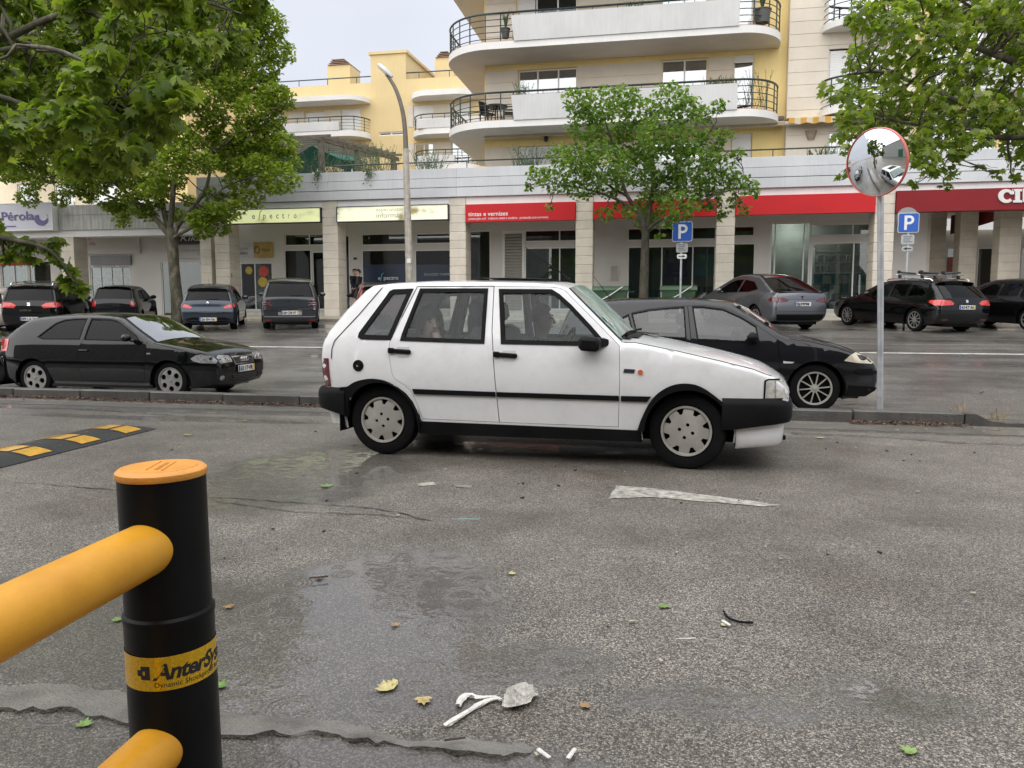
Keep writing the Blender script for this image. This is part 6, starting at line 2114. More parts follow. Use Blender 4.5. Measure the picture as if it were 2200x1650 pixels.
RIM_UNO = rim_disc(RH, notch, m=M_HUB, dish=0.022, rimw=0.010, name="wheel_cover")
uno.arches = [(0.0, 0.272, 0.318), (2.365, 0.272, 0.325)]
uno.wheels(0.280, 0.155, RIM_UNO, [0.0, 2.365], M_HUB, inset=0.012, steer=R(-7))
uno.arch_liners()
uno.under(-0.35, 2.9)
uno.cabin(1.88, 1.10, 0.22, 0.22, True, 1, 0.02)
MB().tube([(2.95, -0.45, 0.22), (3.06, -0.45, 0.22)], 0.018, 8).build("tow_hook", M_SEAL, uno.root)
# ================================================================ two dark cars on the street behind the kerb
M_BLKCAR = paint("black_car_paint", (0.0035, 0.0035, 0.004), 0.0, 0.6, 0.5, spec=0.0)
M_CHARC = paint("charcoal_car_paint", (0.011, 0.011, 0.013), 0.0, 0.6, 0.5, spec=0.0)
M_NOTH = mat("black_mesh_plastic", (0.010, 0.010, 0.011), 0.5, 0.2, 10.0)
M_LAMPG = mat("grey_lamp_lens_car", (0.24, 0.245, 0.25), 0.12, 0.4, 26.0, coat=1.0)
A3P = [(-0.62, 0.24), (-0.70, 0.36), (-0.755, 0.50), (-0.76, 0.60), (-0.735, 0.70), (-0.70, 0.82), (-0.665, 0.93), (-0.61, 1.01, "h"), (-0.42, 1.165, "h"), (-0.21, 1.30), (-0.12, 1.332), (0.05, 1.355), (0.35, 1.38), (0.75, 1.396), (1.15, 1.392),
  (1.45, 1.368), (1.62, 1.33, "g"), (2.0, 1.11, "g"), (2.31, 0.945), (2.55, 0.915), (2.85, 0.868), (3.08, 0.82), (3.22, 0.785), (3.32, 0.735), (3.39, 0.66), (3.425, 0.55), (3.425, 0.36), (3.36, 0.25), (3.2, 0.2)]
VT = [(0.15, 0.90), (0.28, 0.95), (0.45, 0.985), (0.62, 1.0), (0.80, 0.985), (0.95, 0.95), (1.0, 0.93), (1.2, 0.83), (1.40, 0.70), (1.65, 0.64)]
def street_car(px, py, y):
 p = ony(px, py, y)
 return p
_w = ony(69, 812, 11.25)
a3 = Car("dark_hatchback", (float(_w[0]), 11.25 + 0.8825, -0.325), 0.0, "glossy black three door hatchback with five hole alloys and chrome framed grille", A3P, 0.8825, VT, (-0.76, 0.8, 0.13, 3.43, 1.0, 0.17), M_BLKCAR,
   [(0.0, 0.315, 0.345), (2.578, 0.315, 0.345)], crown={"p": 0.035, "g": 0.08, "h": 0.06}, fil=0.06)
a3r = [(0.085, 1.02), (0.37, 1.255), (0.52, 1.31), (0.70, 1.328), (0.945, 1.332), (0.915, 0.985), (0.20, 0.985)]
a3f = [(1.03, 1.332), (1.40, 1.322), (1.54, 1.295), (1.66, 1.235), (1.98, 1.045), (2.02, 1.005), (2.0, 0.965), (1.0, 0.980)]
a3d = [(0.95, 0.30), (0.915, 0.50), (0.90, 0.72), (0.925, 0.86), (0.965, 0.965), (0.995, 1.345), (1.42, 1.338), (1.57, 1.312), (1.70, 1.24), (2.10, 0.985), (2.165, 0.90), (2.17, 0.60), (2.12, 0.30)]
a3.body([a3d], [a3r], 0.18)
a3.glazing(glass("pale_windscreen", (0.45, 0.5, 0.5), 2.0, base=0.16), G_CARD)
a3.door(a3d, a3f, G_CARD, seal=0.014, handle=(1.02, 0.80, 0.17))
for sg in (-1, 1):
 a3.pane(a3r, G_CARD, sg, a3.root, 0.014)
 a3.decal("side_moulding", [(0.42, 0.545), (2.10, 0.53), (2.12, 0.51), (0.44, 0.525)], M_BLKCAR, sg, 0.010, 0.015)
 a3.decal("sill_trim", [(0.42, 0.275), (2.22, 0.265), (2.24, 0.225), (0.40, 0.235)], mat("wet_sill", (0.05, 0.05, 0.05), 0.25, 0.1, 4.0, coat=1.0), sg, 0.012, 0.03)
 a3.decal("tail_lamp", [(-0.69, 0.97), (-0.50, 0.985), (-0.52, 0.78), (-0.72, 0.76)], M_LAMPRB, sg, 0.006, 0.02)
 a3.decal("headlight", [(2.98, 0.685), (3.06, 0.735), (3.16, 0.752), (3.32, 0.715), (3.385, 0.650), (3.375, 0.605), (3.16, 0.61), (3.03, 0.640)], M_LAMPG, sg, 0.006, 0.02)
 a3.decal("indicator_lens", [(2.20, 0.775), (2.27, 0.772), (2.275, 0.748), (2.205, 0.75)], M_LAMPG, sg, 0.006, 0.01)
 a3.mirror(1.93, 1.0, sg, (0.12, 0.19, 0.115))
g = a3.end_decal("headlight", [(0.36, 0.61), (0.70, 0.60), (0.72, 0.68), (0.62, 0.735), (0.38, 0.72)], M_LAMPG, True, off=0.008)
a3.end_decal("headlight", [(-0.36, 0.61), (-0.70, 0.60), (-0.72, 0.68), (-0.62, 0.735), (-0.38, 0.72)], M_LAMPG, True, off=0.008)
for sg in (-1, 1):
 for cy in (0.46, 0.58):
  a3.end_decal("lamp_bulb", circle(0.038, 12, sg * cy, 0.645), M_CHROME, True, off=0.010, depth=0.006)
ch = a3.end_decal("grille_frame", [(-0.31, 0.56), (0.31, 0.56), (0.335, 0.70), (-0.335, 0.70)], M_CHROME, True, off=0.010, holes=[[(-0.29, 0.578), (0.29, 0.578), (0.312, 0.683), (-0.312, 0.683)]])
a3.end_decal("grille", [(-0.292, 0.575), (0.292, 0.575), (0.315, 0.686), (-0.315, 0.686)], M_NOTH, True, off=0.002)
for k in range(4):
 z = 0.595 + k * 0.024
 a3.end_decal("grille_bar", [(-0.30, z), (0.30, z), (0.30, z + 0.008), (-0.30, z + 0.008)], mat("grille_bar", (0.08, 0.08, 0.08), 0.3), True, off=0.007, depth=0.006)
for k in range(4):
 cy, cz = -0.084 + k * 0.056, 0.640
 x = a3.hit(cy, cz, True) + 0.022
 MB().tube([(x, cy + 0.036 * math.cos(a), cz + 0.036 * math.sin(a)) for a in np.linspace(0, 2 * PI, 17)[:-1]], 0.006, 5, closed=True).build("emblem_ring", M_CHROME, a3.root)
a3.plate("62·17·VR", 0.487, True, tilt=0.0, off=0.03)
lg = a3.end_decal("lower_grille", [(-0.36, 0.285), (0.36, 0.285), (0.40, 0.40), (-0.40, 0.40)], M_NOTH, True, off=0.006)
for k in range(4):
 z = 0.30 + k * 0.026
 a3.end_decal("grille_bar", [(-0.37, z), (0.37, z), (0.37, z + 0.007), (-0.37, z + 0.007)], mat("grille_bar", (0.08, 0.08, 0.08), 0.3), True, off=0.012, depth=0.006)
for sg in (-1, 1):
 a3.end_decal("fog_grille", [(sg * 0.43, 0.29), (sg * 0.72, 0.32), (sg * 0.70, 0.40), (sg * 0.44, 0.39)], M_NOTH, True, off=0.006)
 a3.end_decal("fog_lamp", circle(0.042, 14, sg * 0.655, 0.36), M_LAMPG, True, off=0.012)
a3.seam([(2.31, 0.93), (2.55, 0.885), (2.85, 0.82), (3.05, 0.755)], -1, 0.006)
a3.seam([(2.17, 0.60), (2.165, 0.90), (2.20, 0.95)], -1, 0.005)
a3.wheels(0.315, 0.205, RIM_FIVE, [0.0, 2.578], M_ALLOY, inset=0.02)
a3.arch_liners()
a3.under(-0.6, 3.2)
a3.cabin(2.30, 1.42, 0.42, 0.24, True, 1, 0.03)
MB().tube([(2.34, 0.05, 0.99), (2.27, -0.35, 0.99), (2.20, -0.70, 0.96)], [0.014, 0.010, 0.006], 6).build("wiper", M_SEAL, a3.root)
MB().box((1.97, -0.60, 1.112), (0.003, 0.06, 0.09), rot=(0, R(-58), 0)).build("tax_sticker", mat("pale_sticker", (0.45, 0.6, 0.58), 0.5), a3.root)
b3 = Car("dark_hatchback", (a3.root.location.x - 4.05, 11.9, -0.325), R(2), "nose of a second black car behind the black hatchback at the left edge", A3P, 0.8825, VT, (-0.76, 0.8, 0.13, 3.43, 1.0, 0.17), M_BLKCAR,
   [(0.0, 0.315, 0.345), (2.578, 0.315, 0.345)], crown={"p": 0.035, "g": 0.08, "h": 0.06}, fil=0.06)
b3.body([], [a3r, a3f], 0.18)
b3.glazing(G_SCREEN, G_CARD)
for sg in (-1, 1):
 b3.pane(a3r, G_CARD, sg, b3.root, 0.014)
 b3.pane(a3f, G_CARD, sg, b3.root, 0.014)
 b3.end_decal("headlight", [(sg * 0.36, 0.60), (sg * 0.70, 0.585), (sg * 0.72, 0.66), (sg * 0.62, 0.715), (sg * 0.38, 0.70)], M_LAMPW, True, off=0.008)
b3.end_decal("grille_frame", [(-0.31, 0.30), (0.31, 0.30), (0.36, 0.72), (-0.36, 0.72)], M_CHROME, True, off=0.010, holes=[[(-0.29, 0.32), (0.29, 0.32), (0.338, 0.70), (-0.338, 0.70)]])
b3.end_decal("grille", [(-0.292, 0.318), (0.292, 0.318), (0.34, 0.703), (-0.34, 0.703)], M_NOTH, True, off=0.002)
for k in range(4):
 cy, cz = -0.084 + k * 0.056, 0.635
 x = b3.hit(cy, cz, True) + 0.022
 MB().tube([(x, cy + 0.036 * math.cos(a), cz + 0.036 * math.sin(a)) for a in np.linspace(0, 2 * PI, 17)[:-1]], 0.006, 5, closed=True).build("emblem_ring", M_CHROME, b3.root)
b3.plate("29 AX", 0.46, True, off=0.03)
b3.end_decal("chrome_strip", [(-0.6, 0.27), (0.6, 0.27), (0.6, 0.285), (-0.6, 0.285)], M_CHROME, True, off=0.01)
b3.wheels(0.315, 0.205, RIM_FIVE, [0.0, 2.578], M_ALLOY)
b3.arch_liners()
b3.under(-0.6, 3.2)
MGP = [(-0.55, 0.24), (-0.62, 0.40), (-0.66, 0.55), (-0.66, 0.75), (-0.63, 0.95), (-0.60, 1.02, "h"), (-0.50, 1.25, "h"), (-0.42, 1.33), (-0.2, 1.385), (0.2, 1.42), (0.7, 1.432), (1.15, 1.425), (1.50, 1.39), (1.64, 1.352, "g"), (2.0, 1.125, "g"), (2.20, 1.0), (2.30, 0.955),
  (2.55, 0.925), (2.85, 0.855), (3.08, 0.78), (3.22, 0.72), (3.32, 0.64), (3.37, 0.55), (3.385, 0.42), (3.36, 0.30), (3.25, 0.22)]
_h = ony(1753, 836, 10.05)
mg = Car("charcoal_hatchback", (float(_h[0]) - 2.625, 10.05 + 0.888, -0.14), 0.0, "charcoal five door hatchback with black and silver wheel trims behind white car", MGP, 0.888, VT, (-0.66, 0.7, 0.10, 3.385, 0.9, 0.15), M_CHARC,
   [(0.0, 0.31, 0.345), (2.625, 0.31, 0.35)], crown={"p": 0.035, "g": 0.09, "h": 0.06}, fil=0.06)
mgf = [(1.115, 1.335), (1.25, 1.335), (1.50, 1.302), (1.72, 1.200), (1.90, 1.085), (1.93, 0.905), (1.86, 0.885), (1.18, 0.915)]
mgr = [(0.34, 1.245), (0.55, 1.29), (0.80, 1.318), (1.01, 1.332), (1.04, 0.928), (0.42, 0.96)]
mgq = [(0.05, 1.10), (0.30, 1.235), (0.375, 0.962), (0.15, 0.975)]
mgfd = [(1.12, 0.30), (1.13, 0.60), (1.10, 0.90), (1.055, 1.345), (1.26, 1.352), (1.52, 1.320), (1.76, 1.205), (2.16, 0.92), (2.19, 0.60), (2.17, 0.30)]
mgrd = [(0.36, 0.42), (0.30, 0.55), (0.22, 0.66), (0.30, 0.95), (0.35, 1.262), (0.56, 1.31), (0.82, 1.335), (1.055, 1.345), (1.10, 0.90), (1.13, 0.60), (1.12, 0.30), (0.40, 0.30)]
mg.body([mgfd, mgrd], [mgq], 0.18)
mg.glazing(glass("green_windscreen", (0.35, 0.48, 0.42), 1.8, base=0.08), G_CARD)
G_SIDE = glass("pale_side_glass", (0.52, 0.58, 0.58), 1.0, base=0.03)
mg.door(mgfd, mgf, G_SIDE, seal=0.012, handle=(1.24, 0.80, 0.17))
mg.door(mgrd, mgr, G_SIDE, seal=0.012, handle=(0.36, 0.83, 0.15))
for sg in (-1, 1):
 mg.pane(mgq, G_SIDE, sg, mg.root, 0.012)
 mg.decal("side_moulding", [(0.42, 0.53), (2.15, 0.52), (2.16, 0.47), (0.43, 0.48)], M_BLKPL, sg, 0.012, 0.02)
 mg.decal("headlight", [(2.945, 0.665), (3.02, 0.735), (3.09, 0.772), (3.20, 0.728), (3.31, 0.652), (3.325, 0.628), (3.10, 0.640)], M_LAMPY, sg, 0.006, 0.02)
 mg.decal("indicator_lens", [(2.225, 0.655), (2.36, 0.645), (2.33, 0.628), (2.23, 0.628)], M_LAMPW, sg, 0.006, 0.01)
 mg.decal("bumper_strip", [(3.08, 0.545), (3.38, 0.54), (3.38, 0.50), (3.12, 0.505)], M_BLKPL, sg, 0.012, 0.02)
 mg.decal("lower_bumper", [(3.0, 0.22), (3.25, 0.215), (3.36, 0.29), (3.375, 0.33), (3.02, 0.36)], M_BLKPL, sg, 0.008, 0.02)
 mg.mirror(1.86, 0.93, sg, (0.13, 0.18, 0.13), M_BLKPL)
 mg.end_decal("headlight", [(sg * 0.45, 0.62), (sg * 0.75, 0.62), (sg * 0.73, 0.70), (sg * 0.5, 0.66)], M_LAMPY, True, off=0.008)
mg.end_decal("grille", [(-0.4, 0.56), (0.4, 0.56), (0.38, 0.62), (-0.38, 0.62)], M_NOTH, True)
mg.plate("45·80·XJ", 0.45, True, off=0.02)
mg.seam([(2.30, 0.93), (2.55, 0.90), (2.85, 0.83), (3.06, 0.76)], -1, 0.006)
mg.wheels(0.312, 0.205, RIM_TEN, [0.0, 2.625], M_HUB, inset=0.03)
mg.arch_liners()
mg.under(-0.5, 3.2)
mg.cabin(2.28, 1.38, 0.40, 0.24, True, 1, 0.04)
MB().tube([(2.32, -0.15, 0.985), (2.26, -0.45, 0.985), (2.19, -0.68, 1.00)], [0.016, 0.012, 0.006], 6).build("wiper", M_SEAL, mg.root)
mb = MB()
mb.tube([(1.2, -0.1, 1.46), (1.35, -0.1, 1.57), (1.44, -0.1, 1.63)], 0.004, 5)
MB().tube([(0.02, 0.0, 1.44), (-0.22, 0.0, 1.76)], [0.007, 0.003], 5).build("aerial", M_SEAL, mg.root)
for k, (x, z) in enumerate(((1.72, 1.315), (2.06, 1.095))):
 MB().box((x, -0.52 - 0.1 * k, z + 0.035), (0.003, 0.16, 0.06), rot=(0, R(-57), 0)).build("tax_sticker", mat("mint_sticker", (0.4, 0.65, 0.55), 0.5, 0.3, 40.0), mg.root)
# ================================================================ cars parked nose-in along the far pavement
HEAD = R(115)
FWD = np.array([math.cos(HEAD), math.sin(HEAD)])
def park(px, py, Zc, xr):
 """rear axle place of a car whose tail is seen at a photographed point"""
 p = CAMP + Zc * ray(px, py)
 q = p[:2] + FWD * (-xr)
 return (float(q[0]), float(q[1]), gz(float(q[1])))
PIT = -math.atan(0.048 * math.sin(HEAD))
def far_car(name, px, py, Zc, label, prof, half, vtab, paintm, wb, tr, wins, rim, taper=(0.7, 0.10, 0.9, 0.16), crown=None, yaw=HEAD, g_side=G_CARD, g_rear=G_CARD, fil=0.06, mirror=(1.9, 1.0), mm=None, group="cars parked nose in along the far pavement"):
 xr = min(p[0] for p in prof)
 xf = max(p[0] for p in prof)
 loc = park(px, py, Zc, xr)
 c = Car(name, loc, yaw, label, prof, half, vtab, (xr, taper[0], taper[1], xf, taper[2], taper[3]), paintm, [(0, tr, tr + 0.035), (wb, tr, tr + 0.035)], cat="car", group=group, pitch=PIT, crown=crown or {"p": 0.04, "g": 0.08, "h": 0.06}, fil=fil)
 c.body([], wins, 0.2)
 c.glazing(G_SCREEN, g_rear)
 for sg in (-1, 1):
  for w_ in wins:
   c.pane(w_, g_side, sg, c.root, 0.012)
  c.mirror(mirror[0], mirror[1], sg, (0.13, 0.20, 0.14), mm or c.paint)
  xm = wb * 0.5
  c.seam([(xm, 0.28), (xm, 0.7), (xm - 0.05, wins[-1][0][1])], sg, 0.006)
 c.wheels(tr, 0.21, rim, [0, wb], M_ALLOY)
 c.arch_liners()
 c.under(xr + 0.15, xf - 0.2)
 c.cabin(mirror[0] + 0.35, mirror[0] - 0.5, 0.45, 0.27, True, 1, 0.03)
 return c
def sym(poly):
 return [poly, [(-y, z) for y, z in poly]]
C4P = [(-0.58, 0.25), (-0.68, 0.33), (-0.72, 0.45), (-0.735, 0.58), (-0.725, 0.75), (-0.70, 0.98), (-0.685, 1.03, "h"), (-0.55, 1.40, "h"), (-0.52, 1.46), (-0.56, 1.51), (-0.35, 1.55), (0.2, 1.59), (0.9, 1.60), (1.5, 1.56), (1.85, 1.47, "g"), (2.75, 1.02, "g"), (2.9, 0.97), (3.3, 0.87), (3.55, 0.73), (3.66, 0.56), (3.66, 0.38), (3.55, 0.25)]
VT2 = [(0.15, 0.90), (0.28, 0.95), (0.45, 0.985), (0.65, 1.0), (0.85, 0.985), (1.0, 0.955), (1.05, 0.94), (1.3, 0.84), (1.50, 0.74), (1.65, 0.68)]
G1 = paint("dark_grey_paint", (0.035, 0.038, 0.045), 0.5, 0.35, 0.5)
wC4 = [[(-0.38, 1.10), (-0.22, 1.40), (0.35, 1.44), (0.40, 1.02), (-0.2, 1.03)], [(0.46, 1.44), (1.25, 1.43), (1.30, 1.0), (0.50, 1.02)], [(1.33, 1.43), (1.62, 1.38), (2.25, 1.08), (2.25, 0.98), (1.38, 1.0)]]
c4 = far_car("people_carrier", 623, 668, 24.2, "tall dark grey people carrier with chrome tail trim beside the ochre shop door", C4P, 0.913, VT2, G1, 2.785, 0.325, wC4, RIM_MULTI, mirror=(2.1, 1.04))
for sg in (-1, 1):
 for za, zb, m in ((0.86, 0.96, M_LAMPD), (0.72, 0.82, M_LAMPD)):
  o = c4.end_decal("tail_lamp", round_rect(0.27, zb - za, 0.03, 3, sg * 0.70, (za + zb) / 2), M_CHROME, off=0.006, holes=[round_rect(0.24, zb - za - 0.03, 0.02, 3, sg * 0.70, (za + zb) / 2)])
  c4.end_decal("lamp_lens", round_rect(0.238, zb - za - 0.028, 0.02, 3, sg * 0.70, (za + zb) / 2), m, off=0.004, parent=o)
 c4.end_decal("rear_reflector", round_rect(0.18, 0.07, 0.02, 3, sg * 0.66, 0.30), M_LAMPR, off=0.006)
c4.end_decal("chrome_strip", [(-0.80, 0.655), (0.80, 0.655), (0.80, 0.68), (-0.80, 0.68)], M_CHROME, off=0.008)
c4.end_decal("plate_recess", round_rect(0.72, 0.17, 0.03, 3, 0, 0.555), M_CHROME, off=0.004)
c4.plate("68·OB·97", 0.555, off=0.025)
for k in range(2):
 z = 0.845 + k * 0.035
 c4.end_decal("emblem", [(-0.062, z), (0, z + 0.05), (0.062, z), (0.062, z - 0.02), (0, z + 0.028), (-0.062, z - 0.02)], M_CHROME, off=0.012, depth=0.01)
c4.end_decal("bumper_chrome", [(-0.84, 0.72), (-0.80, 0.45), (-0.72, 0.43), (0.72, 0.43), (0.80, 0.45), (0.84, 0.72), (0.855, 0.72), (0.815, 0.44), (0.73, 0.415), (-0.73, 0.415), (-0.815, 0.44), (-0.855, 0.72)], M_CHROME, off=0.006)
c4.end_decal("rear_wiper", [(-0.02, 1.07), (-0.42, 1.085), (-0.42, 1.10), (-0.02, 1.095)], M_SEAL, off=0.015)
MB().tube([(-0.1, 0, 1.57), (-0.28, 0, 1.78)], [0.006, 0.003], 5).build("aerial", M_SEAL, c4.root)
for sg in (-1, 1):
 MB().tube([(-0.5, sg * 0.64, 1.50), (0.3, sg * 0.66, 1.585), (1.5, sg * 0.66, 1.545), (2.6, sg * 0.80, 1.08)], 0.02, 6).build("roof_trim", M_CHROME, c4.root)
CLP = [(-0.50, 0.25), (-0.58, 0.34), (-0.62, 0.46), (-0.625, 0.58), (-0.59, 0.70), (-0.56, 0.88), (-0.53, 0.93, "h"), (-0.36, 1.22, "h"), (-0.40, 1.31), (-0.2, 1.36), (0.3, 1.42), (0.9, 1.435), (1.4, 1.40), (1.65, 1.33, "g"), (2.3, 0.97, "g"), (2.4, 0.93), (2.9, 0.83), (3.2, 0.70), (3.38, 0.52), (3.38, 0.36), (3.25, 0.24)]
VT3 = [(0.15, 0.90), (0.28, 0.95), (0.45, 0.985), (0.62, 1.0), (0.75, 0.99), (0.88, 0.94), (0.95, 0.90), (1.2, 0.79), (1.40, 0.68), (1.5, 0.64)]
G2 = paint("blue_grey_paint", (0.030, 0.042, 0.062), 0.5, 0.35, 0.5)
wCL = [[(-0.02, 1.08), (0.30, 1.22), (0.72, 1.29), (0.76, 0.96), (0.2, 0.97)], [(0.80, 1.29), (1.25, 1.28), (1.50, 1.21), (1.95, 0.97), (1.95, 0.92), (0.84, 0.95)]]
cl = far_car("small_hatchback", 447, 676, 24.3, "blue grey small hatchback with red wraparound lamps right of plane tree trunk", CLP, 0.866, VT3, G2, 2.589, 0.31, wCL, RIM_MULTI, mirror=(1.75, 0.98))
for sg in (-1, 1):
 cl.end_decal("tail_lamp", [(sg * 0.46, 0.735), (sg * 0.52, 0.70), (sg * 0.76, 0.73), (sg * 0.82, 0.85), (sg * 0.76, 0.86), (sg * 0.55, 0.80)], M_LAMPRB, off=0.010, grid=0.04)
 cl.decal("tail_lamp", [(-0.55, 0.74), (-0.36, 0.80), (-0.36, 0.86), (-0.53, 0.86)], M_LAMPRB, sg, 0.008, 0.02)
 cl.end_decal("rear_reflector", round_rect(0.15, 0.06, 0.02, 3, sg * 0.62, 0.27), M_LAMPD, off=0.006)
cl.end_decal("chrome_strip", [(-0.50, 0.565), (0.50, 0.565), (0.50, 0.585), (-0.50, 0.585)], M_CHROME, off=0.008)
cl.end_decal("lower_bumper", [(-0.62, 0.26), (0.62, 0.26), (0.66, 0.36), (0.5, 0.42), (-0.5, 0.42), (-0.66, 0.36)], M_BLKPL, off=0.006)
cl.plate("26·SN·56", 0.36, off=0.025)
cl.end_decal("emblem", [(0, 0.79), (0.045, 0.86), (0, 0.93), (-0.045, 0.86)], M_CHROME, off=0.012, holes=[[(0, 0.825), (0.022, 0.86), (0, 0.895), (-0.022, 0.86)]], depth=0.01, grid=None)
cl.end_decal("rear_wiper", [(0.05, 0.965), (-0.34, 0.985), (-0.34, 1.0), (0.05, 0.99)], M_SEAL, off=0.015)
MB().tube([(0.0, 0, 1.42), (-0.22, 0, 1.64)], [0.006, 0.003], 5).build("aerial", M_SEAL, cl.root)
SEP = [(-0.68, 0.25), (-0.78, 0.34), (-0.83, 0.48), (-0.84, 0.62), (-0.81, 0.85), (-0.77, 1.0, "h"), (-0.56, 1.36, "h"), (-0.58, 1.44), (-0.4, 1.49), (0.2, 1.53), (0.9, 1.545), (1.5, 1.49), (1.75, 1.42, "g"), (2.5, 1.02, "g"), (2.65, 0.96), (3.1, 0.87), (3.4, 0.72), (3.55, 0.55), (3.55, 0.36), (3.4, 0.25)]
wSE = [[(-0.45, 1.12), (-0.25, 1.36), (0.35, 1.40), (0.40, 1.02), (-0.3, 1.05)], [(0.46, 1.40), (1.10, 1.39), (1.15, 1.0), (0.50, 1.02)], [(1.20, 1.39), (1.5, 1.34), (2.05, 1.04), (2.05, 0.97), (1.24, 1.0)]]
se = far_car("estate_car", 63, 664, 24.6, "black estate car with roof rails and bright red lamps under the leafy branch", SEP, 0.884, VT2, M_BLKCAR, 2.578, 0.32, wSE, RIM_MULTI, mirror=(1.95, 1.02))
for sg in (-1, 1):
 se.end_decal("tail_lamp", [(sg * 0.36, 0.86), (sg * 0.42, 0.78), (sg * 0.78, 0.80), (sg * 0.83, 0.95), (sg * 0.76, 0.96), (sg * 0.5, 0.95)], M_LAMPRB, off=0.010, grid=0.05)
 se.decal("tail_lamp", [(-0.80, 0.80), (-0.58, 0.84), (-0.60, 0.95), (-0.77, 0.96)], M_LAMPRB, sg, 0.008, 0.02)
 MB().tube([(-0.45, sg * 0.60, 1.49), (-0.38, sg * 0.60, 1.555), (0.6, sg * 0.62, 1.595), (1.45, sg * 0.62, 1.55), (1.52, sg * 0.62, 1.49)], 0.018, 6).build("roof_rail", M_CHROME, se.root)
se.end_decal("emblem", [(-0.045, 0.86), (0.045, 0.86), (0.045, 0.885), (-0.02, 0.885), (0.045, 0.925), (0.045, 0.95), (-0.045, 0.95), (-0.045, 0.925), (0.02, 0.925), (-0.045, 0.885)], M_CHROME, off=0.012, grid=None)
se.plate("89·LS·26", 0.44, off=0.02)
mb = MB()
V, Fc = text2d("ALTEA XL", 0.07)
wid = max(v[0] for v in V)
x = se.hit(0, 0.70)
mb.add([(x - 0.03, 0.25 - v[0] * 1.1, 0.685 + v[1]) for v in V], Fc)
mb.build("lettering", M_CHROME, se.root, smooth=0)
for y in (0.0,):
 MB().box((0.9, 0, 1.61), (0.05, 1.30, 0.025), bev=0.008).build("roof_bar", M_BLACK, se.root)
sm = far_car("small_old_car", 245, 672, 26.6, "small old dark car showing its roof and rear window between the plane tree and column", [(-0.5, 0.25), (-0.58, 0.45), (-0.58, 0.75), (-0.54, 0.95, "h"), (-0.30, 1.28, "h"), (-0.2, 1.34), (0.3, 1.38), (0.9, 1.385), (1.3, 1.34), (1.45, 1.28, "g"), (2.0, 0.96, "g"), (2.1, 0.92), (2.7, 0.82), (2.95, 0.66), (2.98, 0.4), (2.9, 0.25)],
    0.81, VT3, M_CHARC, 2.35, 0.28, [[(0.0, 1.05), (0.25, 1.22), (0.65, 1.25), (0.68, 0.94), (0.1, 0.95)], [(0.73, 1.25), (1.15, 1.24), (1.35, 1.17), (1.70, 0.95), (0.77, 0.93)]], RIM_TEN, mirror=(1.55, 0.96), mm=M_BLKPL)
for sg in (-1, 1):
 sm.end_decal("tail_lamp", [(sg * 0.55, 0.70), (sg * 0.74, 0.70), (sg * 0.74, 0.90), (sg * 0.55, 0.88)], M_LAMPR, off=0.008)
wt = far_car("pale_car", -45, 672, 24.8, "pale beige car cut off by the left edge of the view", CLP, 0.866, VT3, paint("pale_beige_paint", (0.42, 0.38, 0.33), 0.2, 0.35, 0.5), 2.589, 0.31, wCL, RIM_MULTI, mirror=(1.75, 0.98))
rd = far_car("red_hatchback", 822, 672, 24.4, "dark red hatchback with black roof mostly hidden behind the white car", CLP, 0.866, VT3, paint("dark_red_paint", (0.20, 0.012, 0.018), 0.2, 0.35, 0.5), 2.589, 0.31, wCL, RIM_MULTI, mirror=(1.75, 0.98), mm=M_BLKPL)
mb = MB()
i0 = [i for i, p in enumerate(rd.P) if p[1] > 1.3][0]
i1 = [i for i, p in enumerate(rd.P) if p[1] > 1.3][-1]
for i in range(i0, i1 + 1):
 for t in np.linspace(-1, 1, 11):
  q = rd.skinpoint(i, t)
  mb.v.append((q[0], q[1] * 1.01, q[2] + 0.006))
mb.f = [(a * 11 + b, (a + 1) * 11 + b, (a + 1) * 11 + b + 1, a * 11 + b + 1) for a in range(i1 - i0) for b in range(10)]
mb.m = [0] * len(mb.f)
mb.build("roof", M_BLKCAR, rd.root)
TSP = [(-0.80, 0.28), (-0.92, 0.40), (-0.96, 0.55), (-0.955, 0.72), (-0.92, 0.90), (-0.90, 1.02), (-0.88, 1.075), (-0.72, 1.085, "h"), (0.10, 1.45, "h"), (0.40, 1.555), (0.9, 1.595), (1.4, 1.575), (1.80, 1.48, "g"), (2.75, 1.03, "g"), (2.9, 0.97), (3.3, 0.86), (3.55, 0.73), (3.70, 0.56), (3.70, 0.40), (3.58, 0.26)]
VT4 = [(0.15, 0.90), (0.28, 0.95), (0.45, 0.985), (0.65, 1.0), (0.85, 0.985), (1.0, 0.95), (1.08, 0.92), (1.3, 0.80), (1.55, 0.66), (1.65, 0.62)]
G3 = paint("silver_grey_paint", (0.14, 0.145, 0.16), 0.8, 0.33, 0.45)
wTS = [[(0.02, 1.17), (0.40, 1.38), (0.95, 1.44), (1.0, 1.07), (0.45, 1.08)], [(1.05, 1.445), (1.45, 1.42), (1.75, 1.33), (2.25, 1.06), (2.25, 1.01), (1.10, 1.06)]]
ts = far_car("fastback_car", 1722, 650, 22.0, "silver grey fastback with black diffuser parked right of the maple tree", TSP, 0.96, VT4, G3, 2.89, 0.355, wTS, RIM_MULTI, taper=(0.9, 0.13, 1.0, 0.16), mirror=(1.95, 1.08), fil=0.07)
for sg in (-1, 1):
 ts.end_decal("tail_lamp", [(sg * 0.44, 0.845), (sg * 0.50, 0.83), (sg * 0.86, 0.80), (sg * 0.90, 0.90), (sg * 0.84, 0.955), (sg * 0.60, 0.945), (sg * 0.46, 0.90)], M_LAMPD, off=0.010, grid=0.04)
 ts.decal("tail_lamp", [(-0.94, 0.81), (-0.62, 0.86), (-0.60, 0.92), (-0.88, 0.96)], M_LAMPD, sg, 0.008, 0.02)
